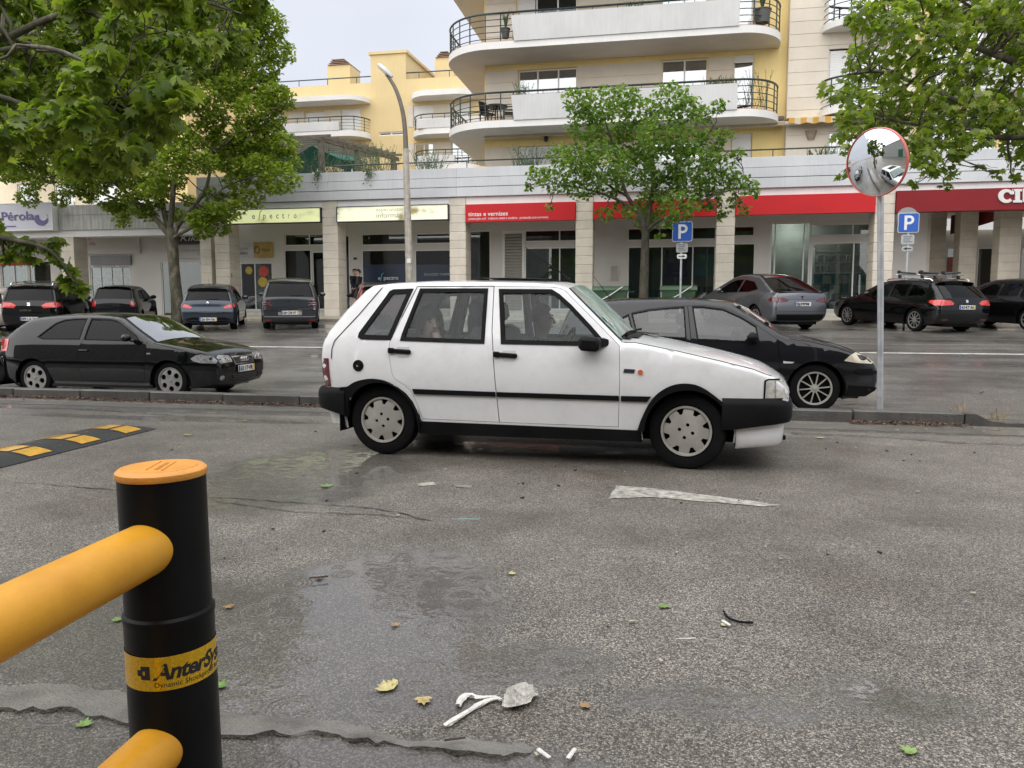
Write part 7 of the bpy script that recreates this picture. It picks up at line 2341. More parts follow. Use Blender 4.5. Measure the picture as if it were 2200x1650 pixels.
ts.end_decal("diffuser", [(-0.70, 0.29), (0.70, 0.29), (0.82, 0.42), (0.78, 0.47), (-0.78, 0.47), (-0.82, 0.42)], M_BLKPL, off=0.008)
ts.end_decal("boot_shut_line", [(-0.80, 0.56), (0.80, 0.56), (0.80, 0.568), (-0.80, 0.568)], M_SEAL, off=0.002, depth=0.004)
ts.end_decal("lid_line", [(-0.46, 0.895), (0.46, 0.895), (0.46, 0.902), (-0.46, 0.902)], M_SEAL, off=0.002, depth=0.004)
ts.plate("BJ39FM", 0.77, off=0.02, yellow=False)
ts.end_decal("emblem", [(-0.05, 0.99), (0.05, 0.99), (0.045, 0.978), (0.012, 0.975), (0.004, 0.91), (-0.004, 0.91), (-0.012, 0.975), (-0.045, 0.978)], M_SEAL, off=0.012, grid=None)
MB().box((-0.87, 0, 1.09), (0.10, 1.42, 0.015), bev=0.006, rot=(0, R(8), 0)).build("lip_spoiler", M_SEAL, ts.root)
mb = MB()
ii = [i for i, p in enumerate(ts.P) if p[0] > 0.12 and p[1] > 1.45 and p[0] < 1.78]
for i in ii:
 for t in np.linspace(-0.86, 0.86, 9):
  q = ts.skinpoint(i, t)
  mb.v.append((q[0], q[1], q[2] + 0.004))
mb.f = [(a * 9 + b, (a + 1) * 9 + b, (a + 1) * 9 + b + 1, a * 9 + b + 1) for a in range(len(ii) - 1) for b in range(8)]
mb.m = [0] * len(mb.f)
mb.build("glass_roof", mat("reflection_red_glass", (0.006, 0.003, 0.0035), 0.05, 0.1, 2.0, coat=1.0), ts.root)  # near-black; its slight red puts the fascia's reflection into the colour
BMP = [(-0.70, 0.25), (-0.82, 0.36), (-0.87, 0.50), (-0.875, 0.62), (-0.85, 0.80), (-0.82, 0.93, "h"), (-0.42, 1.29, "h"), (-0.46, 1.355), (-0.3, 1.375), (0.3, 1.405), (0.9, 1.415), (1.4, 1.385), (1.70, 1.31, "g"), (2.45, 0.96, "g"), (2.55, 0.92), (3.1, 0.85), (3.45, 0.72), (3.60, 0.56), (3.62, 0.38), (3.5, 0.25)]
wBM = [[(-0.30, 1.06), (-0.05, 1.24), (0.30, 1.29), (0.36, 0.96), (-0.18, 0.97)], [(0.42, 1.295), (1.00, 1.295), (1.04, 0.94), (0.46, 0.955)], [(1.09, 1.295), (1.40, 1.26), (2.0, 0.97), (2.0, 0.92), (1.13, 0.935)]]
bm_ = far_car("black_estate_car", 2074, 656, 20.6, "black estate car with ski carriers on its roof behind the mirror pole", BMP, 0.906, VT3, M_BLKCAR, 2.81, 0.325, wBM, RIM_MULTI, mirror=(1.85, 0.98))
for sg in (-1, 1):
 bm_.end_decal("tail_lamp", [(sg * 0.40, 0.80), (sg * 0.44, 0.76), (sg * 0.80, 0.74), (sg * 0.85, 0.86), (sg * 0.78, 0.90), (sg * 0.5, 0.875)], M_LAMPRB, off=0.010, grid=0.04)
 bm_.decal("tail_lamp", [(-0.84, 0.75), (-0.72, 0.74), (-0.50, 0.82), (-0.52, 0.875), (-0.82, 0.90)], M_LAMPRB, sg, 0.008, 0.02)
 bm_.end_decal("rear_reflector", round_rect(0.18, 0.05, 0.02, 3, sg * 0.62, 0.36), M_LAMPD, off=0.006)
 MB().tube([(-0.30, sg * 0.60, 1.385), (-0.22, sg * 0.61, 1.44), (0.6, sg * 0.62, 1.465), (1.35, sg * 0.62, 1.43), (1.42, sg * 0.62, 1.39)], 0.017, 6).build("roof_rail", M_CHROME, bm_.root)
bm_.plate("43·RT·56", 0.70, off=0.02)
bm_.end_decal("emblem", circle(0.042, 14, 0, 0.86), M_CHROME, off=0.012, grid=None)
for k, x in enumerate((0.10, 0.95)):
 MB().box((x, 0, 1.555), (0.06, 1.52, 0.025), bev=0.008).build("roof_bar", M_CHROME, bm_.root)
 mb = MB()
 for sg in (-1, 1):
  mb.box((x, sg * 0.60, 1.50), (0.09, 0.08, 0.10), bev=0.02)
 mb.build("bar_foot", M_BLACK, bm_.root)
 mb = MB()
 for y in (-0.36, 0.36):
  mb.box((x, y, 1.61), (0.09, 0.58, 0.05), bev=0.02, rot=(R(3 if y > 0 else -4), 0, 0))
  mb.box((x, y + 0.28, 1.635), (0.11, 0.07, 0.09), bev=0.02)
 mb.build("ski_carrier", M_BLACK, bm_.root)
rb = far_car("black_saloon", 2330, 656, 20.2, "black car with dark mirror cut off by the right edge", BMP, 0.906, VT3, M_BLKCAR, 2.81, 0.325, wBM, RIM_MULTI, mirror=(1.85, 0.98))
# ================================================================ street furniture
# ---- impact barrier in the foreground
M_POST = mat("black_polymer", (0.007, 0.007, 0.007), 0.35, 0.25, 6.0, 0.08, 300.0, spec=0.12)
M_ORCAP = mat("orange_cap", (0.66, 0.285, 0.045), 0.45, 0.12, 14.0, 0.15, 120.0)
def railmat():
 m, nt, out = newmat("yellow_polymer")
 b = nd(nt, "BsdfPrincipled")
 p = wpos(nt)
 c = ramp(nt, nzt(nt, p, 7.0, 6, 0.65), [(0.3, (0.56, 0.25, 0.012)), (0.6, (0.66, 0.31, 0.018)), (0.8, (0.60, 0.30, 0.03))])
 sc = nzt(nt, wpos(nt, (60, 6, 60)), 4.0, 6, 0.7)
 c = mixc(nt, ramp(nt, sc, [(0.66, (0, 0, 0)), (0.74, (0.6, 0.6, 0.6))]), c, (0.30, 0.17, 0.04))
 nt.links.new(c, b.inputs["Base Color"])
 b.inputs["Roughness"].default_value = 0.42
 b.inputs["Subsurface Weight"].default_value = 0.0
 bn = nd(nt, "Bump", i_Strength=0.06, i_Distance=0.01)
 nt.links.new(nzt(nt, p, 180.0, 3), bn.inputs["Height"])
 nt.links.new(bn.outputs[0], b.inputs["Normal"])
 nt.links.new(b.outputs[0], out.inputs[0])
 return m
M_YRAIL = railmat()
bx, by = -1.088, 1.52
RP = 0.0925
bar = empty("impact_barrier", (bx, by, 0), label="black impact barrier post with orange cap and two thick yellow rails", cat="barrier", rot=(0, R(-0.7), 0))
ZT = 0.800
MB().lathe([(RP - 0.004, 0.0), (RP, 0.005), (RP + 0.004, 0.02), (RP + 0.004, 0.295), (RP + 0.0035, 0.302), (RP + 0.0035, 0.455), (RP + 0.006, 0.462), (RP + 0.0055, 0.472), (RP + 0.0005, 0.478), (RP, 0.60), (RP, ZT - 0.018)], 64).build("post", M_POST, bar, smooth=30)
cap = MB().lathe([(RP + 0.002, ZT - 0.02), (RP + 0.004, ZT - 0.016), (RP + 0.003, ZT - 0.006), (RP - 0.004, ZT), (RP - 0.012, ZT + 0.0005), (RP - 0.014, ZT - 0.0012), (RP - 0.017, ZT - 0.0012), (RP - 0.019, ZT + 0.0008), (0, ZT + 0.002)], 64).build("cap", M_ORCAP, bar, smooth=40)
mb = MB()
for a in (-0.021, 0.021):
 mb.box((a * 0.9, 0.0, ZT + 0.0025), (0.0025, 0.10, 0.0022), rz=R(18))
mb.build("cap_ridge", M_ORCAP, cap, smooth=0)
mb = MB()
V, Fc = text2d("AnterSystem", 0.016, offset=0.0006)
wd = max(v[0] for v in V)
ca, sa = math.cos(R(108)), math.sin(R(108))
mb.add([(((v[0] - wd / 2) * ca - (v[1] - 0.006) * sa), ((v[0] - wd / 2) * sa + (v[1] - 0.006) * ca), ZT + 0.0032) for v in V], Fc)
mb.build("lettering", mat("pressed_orange", (0.58, 0.24, 0.035), 0.5), cap, smooth=0)
dr = Vector((-0.055, 0.998, 0)).normalized()
z1 = float(ony(352, 1158, by)[2])
z2 = float(ony(378, 1570, by)[2])
RR = 0.0585
for z in (z1, z2):
 mb = MB()
 n = 40
 path = [Vector((0.004, -0.02, z)) - dr * (t) for t in np.linspace(0, 2.6, n)]
 mb.tube([tuple(p) for p in path], RR, 48)
 mb.build("rail", M_YRAIL, bar, smooth=50)
stk = empty  # noqa
RS = RP + 0.0046
zs0, zs1 = 0.322, 0.398
mcam = math.atan2(0 - by, 0 - bx)
def band(a, v, o=0.0):
 """a: angle to the right of the face that looks at the camera"""
 t = mcam + a
 return ((RS + o) * math.cos(t), (RS + o) * math.sin(t), v)
def stickmat():
 m, nt, out = newmat("reflective_yellow_film")
 b = nd(nt, "BsdfPrincipled")
 vo = nd(nt, "TexVoronoi", i_Scale=170.0)
 nt.links.new(wpos(nt), vo.inputs["Vector"])
 c = ramp(nt, vo.outputs["Distance"], [(0.0, (0.75, 0.46, 0.015)), (0.6, (0.55, 0.32, 0.008))])
 nt.links.new(c, b.inputs["Base Color"])
 b.inputs["Roughness"].default_value = 0.2
 b.inputs["Metallic"].default_value = 0.25
 nt.links.new(b.outputs[0], out.inputs[0])
 return m
mb = MB()
na = 64
for i in range(na + 1):
 a = -2.2 + 4.4 * i / na
 mb.v += [band(a, zs0), band(a, zs1)]
mb.f = [(2 * i, 2 * i + 2, 2 * i + 3, 2 * i + 1) for i in range(na)]
mb.m = [0] * na
st = mb.build("printed_band", stickmat(), bar, smooth=60)
mb = MB()
V, Fc = text2d("AnterSystem", 0.049, offset=0.0016, shear=0.28, space=0.93)
mb.add([band(-0.40 + v[0] / RS, zs0 + 0.026 + v[1], 0.0006) for v in V], Fc)
V, Fc = text2d("Dynamic Shockproof Barriers", 0.0165, shear=0.05)
mb.add([band(-0.40 + v[0] / RS, zs0 + 0.008 + v[1], 0.0006) for v in V], Fc)
mb.build("lettering", M_PBLK, st, smooth=0)
mb = MB()
for u0, v0, u1, v1 in ((0.0, 0.008, 0.013, 0.021), (0.009, 0.019, 0.030, 0.030), (0.009, 0.0, 0.030, 0.010), (0.019, 0.010, 0.030, 0.019)):
 P = [(u0, v0), ((u0 + u1) / 2, v0), (u1, v0), (u1, v1), ((u0 + u1) / 2, v1), (u0, v1)]
 mb.add([band(-0.79 + u / RS, zs0 + 0.026 + v, 0.0006) for u, v in P], [(0, 1, 2, 3, 4, 5)])
mb.build("emblem", M_PBLK, st, smooth=0)
# ---- rubber speed hump with yellow plates
hp = empty("speed_hump", (-5.0, 5.4, 0), label="black rubber speed hump with yellow reflective plates at the left", cat="speed hump")
M_HUMP = mat("black_hump_rubber", (0.012, 0.012, 0.012), 0.5, 0.3, 12.0, 0.3, 90.0, coat=0.2, coat_rough=0.3)
M_HYEL = mat("yellow_hump_plate", (0.62, 0.33, 0.03), 0.4, 0.2, 20.0, 0.4, 120.0, coat=0.5)
HW = 0.31
M_GALVB = mat("dull_bolt", (0.2, 0.2, 0.2), 0.4, 0.1, 8.0, metal=0.5)
def hz(u):
 return 0.006 + 0.05 * max(0, 1 - abs(u / HW) ** 2.2)
def humppt(u, s):
 return (-5.095 + u + 0.075 * s / 2.1, 6.60 - s, hz(u))
L = 0.285
k = 0
s = 0.0
us = np.linspace(-HW, HW, 11)
while s < 5.0:
 Ls = 0.16 if k == 0 else L
 a, b = s + 0.002, s + Ls - 0.002
 mb = MB()
 for t, sc in ((a, 0.4 if k == 0 else 1), (b, 1)):
  for u in us:
   q = humppt(u, t)
   mb.v.append((q[0], q[1], q[2] * sc))
 mb.f = [(i, i + 1, 11 + i + 1, 11 + i) for i in range(10)]
 mb.v += [(humppt(u, t)[0], humppt(u, t)[1], 0) for t in (a, b) for u in us]
 mb.f += [(i, 22 + i, 22 + i + 1, i + 1) for i in range(10)] + [(11 + i, 11 + i + 1, 33 + i + 1, 33 + i) for i in range(10)]
 mb.m = [0] * len(mb.f)
 md = mb.build("rubber_module", M_HUMP, hp, world=True, smooth=50)
 TM[md.name] = TM[hp.name]
 if k % 2 == 1:
  for u0, u1 in ((-0.27, -0.12), (-0.085, 0.065), (0.10, 0.265)):
   mb = MB()
   uu = np.linspace(u0, u1, 4)
   for t in (s + 0.025, s + Ls - 0.025):
    for u in uu:
     q = humppt(u, t)
     mb.v.append((q[0], q[1], q[2] + 0.004))
   mb.f = [(i, i + 1, 4 + i + 1, 4 + i) for i in range(3)]
   mb.m = [0] * 3
   mb.build("yellow_plate", M_HYEL, md, world=True, smooth=50)
 else:
  mb = MB()
  for u in (-0.2, 0.0, 0.2):
   q = humppt(u, s + Ls / 2)
   mb.lathe([(0, 0.004), (0.007, 0.003), (0.008, 0)], 8, c=q)
  mb.build("bolt", M_GALVB, md, world=True)
 s += Ls
 k += 1
# ---- round traffic mirror on a galvanised pole
M_GALV = mat("galvanised_steel", (0.50, 0.51, 0.52), 0.38, 0.15, 10.0, metal=0.55, streak=0.2)
pb = onz(1891, 878, 0.12)
mc = ony(1890, 348, 8.50)
mi = empty("traffic_mirror", (float(pb[0]), 8.56, 0.0), label="round convex traffic mirror with red rim on a grey steel pole", cat="mirror")
top = Vector((float(mc[0]) + 0.03, 8.60, float(mc[2]) + 0.1))
MB().tube([(float(pb[0]), 8.56, -0.12), tuple(Vector((float(pb[0]), 8.56, 0)).lerp(top, 0.5)), tuple(top)], 0.0305, 20).build("pole", M_GALV, mi, world=True)
nrm_m = Vector((-0.74, -0.65, -0.17)).normalized()
q = nrm_m.to_track_quat("Z", "Y").to_matrix()
RM, RC = 0.328, 1.0
mcv = Vector(mc) + nrm_m * 0.06
def mdisc(prof, n=64):
 mb = MB()
 mb.lathe(prof, n)
 mb.v = [tuple(mcv + q @ Vector(v)) for v in mb.v]
 return mb
prof = [(RM * k / 14, math.sqrt(RC ** 2 - (RM * k / 14) ** 2) - math.sqrt(RC ** 2 - RM ** 2)) for k in range(0, 15)]
prof[0] = (0.0005, prof[0][1])
mm, nt, out = newmat("mirror_face")
g_ = nd(nt, "BsdfGlossy")
g_.inputs["Color"].default_value = (0.80, 0.82, 0.82, 1)
g_.inputs["Roughness"].default_value = 0.015
nt.links.new(g_.outputs[0], out.inputs[0])
mdisc(prof[::-1]).build("mirror_disc", mm, mi, world=True, smooth=180)
mdisc([(RM - 0.004, 0.004), (RM + 0.001, 0.010), (RM + 0.006, 0.009), (RM + 0.010, 0.0), (RM + 0.009, -0.025), (RM - 0.02, -0.045), (0.01, -0.05)]).build("rim", mat("red_mirror_rim", (0.62, 0.12, 0.09), 0.35, 0.12, 5.0, coat=0.5), mi, world=True)
MB().tube([tuple(mcv - nrm_m * 0.05), tuple(top - Vector((0, 0, 0.12)))], 0.03, 10).build("bracket", M_GALV, mi, world=True)
# ---- street lamp
lp = empty("street_lamp", (wx(880, 640, 27.3), 27.3, 0.82), label="tall weathered street lamp with curved arm in front of the arcade", cat="street lamp")
M_CONC = mat("weathered_pole", (0.42, 0.385, 0.33), 0.7, 0.3, 5.0, 0.3, 40.0, streak=0.5)
P = [(881, 655), (877.5, 520), (874, 400), (872, 320), (870.5, 280), (867, 248), (860, 218), (850, 190), (838, 170), (829, 158)]
W3 = [Vector(ony(a, b, 27.3)) for a, b in P]
W3[0][2] = 0.82
MB().tube([tuple(p) for p in chaikin(W3[:4], 1, False)], list(np.linspace(0.145, 0.10, len(chaikin(W3[:4], 1, False)))), 16).build("pole", M_CONC, lp, world=True)
arm = chaikin(W3[3:], 2, False)
MB().tube([tuple(p) for p in arm], list(np.linspace(0.095, 0.055, len(arm))), 12).build("arm", mat("dark_lamp_arm", (0.14, 0.12, 0.10), 0.6, 0.2, 5.0), lp, world=True)
h0, h1 = Vector(ony(842, 166, 27.3)), Vector(ony(812, 139, 27.3))
ax = (h1 - h0).normalized()
upv = Vector((0, 1, 0)).cross(ax).normalized()
if upv.z < 0:
 upv = -upv
mb = MB()
secs = [(0.0, 0.06, 0.06), (0.12, 0.13, 0.10), (0.38, 0.17, 0.12), (0.60, 0.16, 0.11), (0.68, 0.12, 0.07)]
ns = 12
for d, w_, h_ in secs:
 for j in range(ns):
  a = 2 * PI * j / ns
  mb.v.append(tuple(h0 + ax * d + Vector((0, 1, 0)) * w_ * math.cos(a) + upv * h_ * max(-0.35, math.sin(a))))
mb.f = [(i * ns + j, i * ns + (j + 1) % ns, (i + 1) * ns + (j + 1) % ns, (i + 1) * ns + j) for i in range(4) for j in range(ns)] + [tuple(range(ns - 1, -1, -1)), tuple(range(4 * ns, 5 * ns))]
mb.m = [0] * len(mb.f)
hd = mb.build("lamp_head", mat("pale_lamp_housing", (0.55, 0.56, 0.56), 0.4, 0.1, 4.0), lp, world=True)
TM[hd.name] = TM[lp.name]
mb = MB()
for d, w_ in ((0.16, 0.10), (0.58, 0.135)):
 for s_ in (-1, 1):
  mb.v.append(tuple(h0 + ax * d + Vector((0, 1, 0)) * w_ * s_ - upv * 0.055))
mb.v += [tuple(Vector(v) - upv * 0.03) for v in mb.v]
mb.f = [(4, 6, 7, 5), (0, 1, 5, 4), (2, 6, 7, 3), (0, 4, 6, 2), (1, 3, 7, 5)]
mb.m = [0] * 5
mb.build("lens", mat("grey_lamp_lens", (0.30, 0.31, 0.33), 0.2, 0.1, 4.0, coat=1.0), hd, world=True, smooth=0)
p_ = ony(877, 560, 27.1)
MB().box((p_[0], 27.16, p_[2]), (0.15, 0.01, 0.16)).build("paper_sticker", M_WHITE, lp, world=True)
# ---- parking signs
M_SIGNB = mat("sign_blue", (0.008, 0.085, 0.42), 0.35, 0.05, 2.0)
M_SIGNG = mat("grey_sign_plate", (0.38, 0.40, 0.40), 0.45, 0.1, 4.0)
for px, py0, py1, wpx, arrow, lab, Y, dim in ((1466, 476, 519, 43, 1, "blue parking sign with a right arrow plate beside the maple trunk", 25.6, 1.0),
           (1952, 457, 500, 47, -1, "blue parking sign with a left arrow plate right of round mirror", 25.2, 0.75)):
 c0 = ony(px, (py0 + py1) / 2, Y)
 ps = empty("parking_sign", (float(c0[0]), Y + 0.06, gz(Y)), label=lab, cat="road sign", group="blue parking signs on poles")
 hgt = float(ony(px, py0, Y)[2] - ony(px, py1, Y)[2])
 wid = hgt * 1.0
 x, z = float(c0[0]), float(c0[2])
 pole_x = x - 0.02 * arrow
 MB().tube([(pole_x, Y + 0.05, gz(Y) - 0.05), (pole_x, Y + 0.05, z + hgt / 2 - 0.02)], 0.035, 12).build("pole", M_GALV, ps, world=True)
 f = lambda u, v, h: (x + u, Y - h, z + v)
 pl = MB().prism(round_rect(wid, hgt, 0.06, 4), -0.015, 0.0, f).build("panel", mat("sign_edge_white", (0.6, 0.6, 0.6), 0.4), ps, world=True, smooth=0)
 TM[pl.name] = TM[ps.name]
 MB().prism(round_rect(wid - 0.035, hgt - 0.035, 0.05, 4), 0.001, 0.003, f).build("blue_field", M_SIGNB, pl, world=True, smooth=0)
 pp = [(-0.2, -0.36), (-0.07, -0.36), (-0.07, -0.08), (0.04, -0.08)] + [(0.04 + 0.22 * math.cos(R(a)), 0.14 + 0.22 * math.sin(R(a))) for a in range(-80, 81, 16)] + [(0.04, 0.36), (-0.2, 0.36)]
 ph = [(-0.07, 0.04), (0.03, 0.04)] + [(0.035 + 0.10 * math.cos(R(a)), 0.14 + 0.10 * math.sin(R(a))) for a in range(-75, 76, 25)] + [(0.03, 0.24), (-0.07, 0.24)]
 V, Fc = cdt([(u * hgt, v * hgt) for u, v in pp], [[(u * hgt, v * hgt) for u, v in ph]])
 mb = MB()
 shell(mb, V, Fc, lambda u, v: (x + u, Y - 0.0055, z + v))
 mb.build("letter_p", mat("sign_white", (0.72, 0.72, 0.72), 0.4), pl, world=True, smooth=0)
 za = z - hgt / 2 - 0.20
 f2 = lambda u, v, h: (x + u, Y - h, za + v)
 o = MB().prism(round_rect(0.37, 0.29, 0.05, 4), -0.01, 0.0, f2).build("text_plate", M_SIGNG, ps, world=True, smooth=0)
 TM[o.name] = TM[ps.name]
 mb = MB()
 for i in range(4):
  v = 0.085 - i * 0.055
  mb.prism([(-0.13 + 0.02 * (i % 2), v), (0.12 - 0.03 * (i % 3), v), (0.12 - 0.03 * (i % 3), v + 0.022), (-0.13 + 0.02 * (i % 2), v + 0.022)], 0.001, 0.003, f2)
 w_ = mb.build("small_print", mat("faded_print", (0.12, 0.12, 0.13), 0.5), o, world=True, smooth=0)
 w_["kind"] = "stuff"
 zb = za - 0.27
 f3 = lambda u, v, h: (x + u, Y - h, zb + v)
 o = MB().prism(round_rect(0.31, 0.15, 0.05, 4), -0.01, 0.0, f3).build("arrow_plate", M_WHITE if arrow > 0 else M_SIGNG, ps, world=True, smooth=0)
 TM[o.name] = TM[ps.name]
 MB().prism([(u * arrow, v) for u, v in ((-0.11, -0.014), (0.02, -0.014), (0.02, -0.045), (0.115, 0), (0.02, 0.045), (0.02, 0.014), (-0.11, 0.014))][::arrow], 0.001, 0.003, f3).build("arrow", M_PBLK, o, world=True, smooth=0)
 if arrow < 0:
  MB().prism(circle(0.30, 24), 0.07, 0.085, lambda u, v, h: (x - 0.02 + u, Y + h, z + hgt / 2 - 0.13 + v)).build("rear_sign", mat("sign_back_grey", (0.25, 0.25, 0.25), 0.5), ps, world=True, smooth=30)
# ---- green wheeled bins
M_BIN = mat("green_bin_plastic", (0.05, 0.10, 0.055), 0.45, 0.15, 5.0)
for px, lab in ((1312, "green wheeled waste bin left of the maple trunk"), (1457, "green wheeled waste bin under the blue parking sign")):
 Y = 27.6
 x = wx(px, 620, Y)
 b = empty("waste_bin", (x, Y, gpave(Y)), label=lab, cat="bin", group="green waste bins before the paint shop")
 mb = MB()
 lv = [(0.40, 0.22, 0.16), (0.46, 0.26, 0.20), (0.58, 0.36, 0.92), (0.60, 0.38, 0.97)]
 for hx, hy, z in lv:
  mb.v += [(-hx, -hy, z), (hx, -hy, z), (hx, hy, z), (-hx, hy, z)]
 mb.f = [(i * 4 + j, i * 4 + (j + 1) % 4, i * 4 + 4 + (j + 1) % 4, i * 4 + 4 + j) for i in range(3) for j in range(4)] + [(3, 2, 1, 0)]
 mb.m = [0] * len(mb.f)
 mb.build("bin_body", M_BIN, b, smooth=0)
 mb = MB()
 for i in range(7):
  a = PI * i / 6
  mb.v += [(-0.63, -0.40 * math.cos(a), 0.975 + 0.16 * math.sin(a)), (0.63, -0.40 * math.cos(a), 0.975 + 0.16 * math.sin(a))]
 mb.f = [(2 * i, 2 * i + 1, 2 * i + 3, 2 * i + 2) for i in range(6)] + [tuple(range(0, 14, 2))[::-1], tuple(range(1, 14, 2))]
 mb.m = [0] * len(mb.f)
 lid = mb.build("lid", mat("green_bin_lid", (0.07, 0.13, 0.07), 0.4, 0.1, 5.0), b, smooth=40)
 MB().box((0.25, -0.43, 1.0), (0.2, 0.06, 0.05), bev=0.02).build("grip", M_BIN, lid)
 for sx in (-0.38, 0.38):
  for sy in (-0.2, 0.2):
   MB().lathe([(0.03, -0.025), (0.08, -0.025), (0.08, 0.025), (0.03, 0.025)], 14, c=(sx, sy, 0.08), axis="y").build("wheel", M_RUBBER, b)
 MB().tube([(-0.66, -0.42, 0.45), (0.0, -0.45, 0.80), (0.45, -0.45, 1.10)], 0.022, 6).build("lift_bar", M_FRAME, b)
# ---- things on the balconies
M_POT = mat("grey_pot", (0.09, 0.09, 0.085), 0.6, 0.15, 8.0)
M_GLEAF = mat("grey_green_leaf", (0.07, 0.12, 0.045), 0.6, 0.35, 14.0)
M_DRY = mat("dry_grass", (0.30, 0.21, 0.08), 0.8, 0.3, 12.0)
M_DKLEAF = mat("dark_leaf", (0.025, 0.06, 0.02), 0.5, 0.35, 14.0)
M_STEM = mat("dark_stem", (0.06, 0.045, 0.03), 0.8, 0.3, 12.0)
def tuft(name, label, cat, x, y, z, n, h, spread, m, blade=0.012, droop=0.4, seed=1, group=None, leaf=False):
 """a plant of many thin blades or small leaves on stems"""
 rg = random.Random(seed)
 mb = MB()
 for i in range(n):
  a = rg.uniform(0, 2 * PI)
  r0 = rg.uniform(0, 1) ** 0.5
  bx_, by_ = x + spread[0] * 0.5 * r0 * math.cos(a), y + spread[1] * 0.5 * r0 * math.sin(a)
  hh = h * rg.uniform(0.45, 1.0)
  lx, ly = rg.uniform(-1, 1) * droop * hh, rg.uniform(-1, 1) * droop * hh
  if not leaf:
   w_ = blade
   d = Vector((rg.uniform(-1, 1), rg.uniform(-1, 1), 0)).normalized() * w_
   p0, p1, p2 = Vector((bx_, by_, z)), Vector((bx_ + lx * 0.4, by_ + ly * 0.4, z + hh * 0.6)), Vector((bx_ + lx, by_ + ly, z + hh * rg.uniform(0.75, 1)))
   mb.add([p0 - d, p0 + d, p1 + d * 0.8, p1 - d * 0.8, p2], [(0, 1, 2, 3), (3, 2, 4)])
  else:
   mb.tube([(bx_, by_, z), (bx_ + lx, by_ + ly, z + hh)], 0.006, 3, caps=False)
   for k in range(7):
    t = rg.uniform(0.15, 1.0)
    c = Vector((bx_ + lx * t, by_ + ly * t, z + hh * t))
    u = Vector((rg.uniform(-1, 1), rg.uniform(-1, 1), rg.uniform(-0.5, 0.9))).normalized()
    v = u.orthogonal().normalized()
    L_ = blade * rg.uniform(3, 6)
    mb.add([c, c + u * L_ * 0.5 + v * L_ * 0.28, c + u * L_, c + u * L_ * 0.5 - v * L_ * 0.28], [(0, 1, 2, 3)])
 o = mb.build(name, m, smooth=0)
 tag(o, label, cat, group)
 return o
def at_(px, py, Y):
 p = ony(px, py, Y)
 return float(p[0]), Y, float(p[2])
x, y, z = at_(1125, 207, 28.75)
tuft("balcony_plant", "grey green shrub with dark stems in the left end of lower planter", "plant", x, y, 8.85, 34, 0.75, (0.6, 0.25), M_GLEAF, 0.012, 0.35, 3, leaf=True)
x, y, z = at_(1190, 205, 28.75)
tuft("balcony_plant", "short straw coloured grass in lower planter before sliding window", "plant", x, y, 8.85, 160, 0.32, (1.0, 0.2), M_DRY, 0.008, 0.6, 4)
x, y, z = at_(1400, 195, 28.75)
tuft("balcony_plant", "long strip of dry grass along the middle of lower planter", "plant", x, y, 8.87, 420, 0.25, (2.6, 0.2), M_DRY, 0.008, 0.6, 5)
x, y, z = at_(1550, 188, 28.75)
tuft("balcony_plant", "wide olive bush at the right end of the lower planter", "plant", x, y, 8.87, 120, 0.42, (1.2, 0.3), mat("olive_leaf", (0.11, 0.12, 0.04), 0.7, 0.3, 14.0), 0.008, 0.7, 6, leaf=True)
x, y, z = at_(1622, 215, 29.0)
tuft("balcony_plant", "straggly dark climber on the right curved railing of the lower balcony", "plant", x, y, 8.2, 26, 1.45, (0.9, 0.5), M_STEM, 0.012, 0.35, 7, leaf=True)
x, y, z = at_(1365, 5, 28.75)
tuft("balcony_plant", "spiky yellow green plant hanging over the upper parapet", "plant", x, y, 11.72, 46, 0.4, (0.5, 0.3), M_GLEAF, 0.016, 1.0, 8)
def potted(px, py, Y, r_, h_, ph, label, m, n, blade):
 x, y, z = at_(px, py, Y)
 e = MB().lathe([(0, 0), (r_ * 0.75, 0), (r_, h_), (r_ * 1.06, h_), (r_ * 1.06, h_ - 0.03), (r_ * 0.9, h_ - 0.03), (0, h_ - 0.04)], 16).build("flower_pot", M_POT, None, loc=(x, y, z))
 tag(e, label, "plant pot")
 rg = random.Random(int(px))
 mb = MB()
 for i in range(n):
  a = rg.uniform(0, 2 * PI)
  t = rg.uniform(0.3, 1.0)
  hh = ph * rg.uniform(0.6, 1)
  d = Vector((-math.sin(a), math.cos(a), 0)) * blade
  p0, p1, p2 = Vector((0, 0, h_ - 0.05)), Vector((0.35 * t * ph * math.cos(a) * 0.5, 0.35 * t * ph * math.sin(a) * 0.5, h_ + hh * 0.6)), Vector((0.5 * t * ph * math.cos(a), 0.5 * t * ph * math.sin(a), h_ + hh))
  mb.add([p0 - d, p0 + d, p1 + d, p1 - d, p2], [(0, 1, 2, 3), (3, 2, 4)])
 f_ = mb.build("foliage", m, e, smooth=0)
 f_["kind"] = "stuff"
 return e
potted(1086, 82, 28.95, 0.17, 0.34, 0.75, "dark pot with spiky plant on the upper balcony beside white parapet", M_GLEAF, 22, 0.018)
potted(1637, 50, 29.1, 0.30, 0.45, 0.8, "large pale pot with grassy plant behind the upper right railing", M_GLEAF, 70, 0.012)
x, y, z = at_(1067, 252, 29.6)
t = empty("balcony_table", (x, y, 8.16), label="round black plastic table on the lower balcony between two chairs", cat="table")
MB().lathe([(0, 0.70), (0.42, 0.70), (0.44, 0.72), (0.42, 0.74), (0, 0.74)], 24).build("tabletop", M_BLACK, t)
for a in range(4):
 MB().tube([(0.10 * math.cos(a * PI / 2), 0.10 * math.sin(a * PI / 2), 0.70), (0.28 * math.cos(a * PI / 2), 0.28 * math.sin(a * PI / 2), 0.0)], 0.022, 6).build("leg", M_BLACK, t)
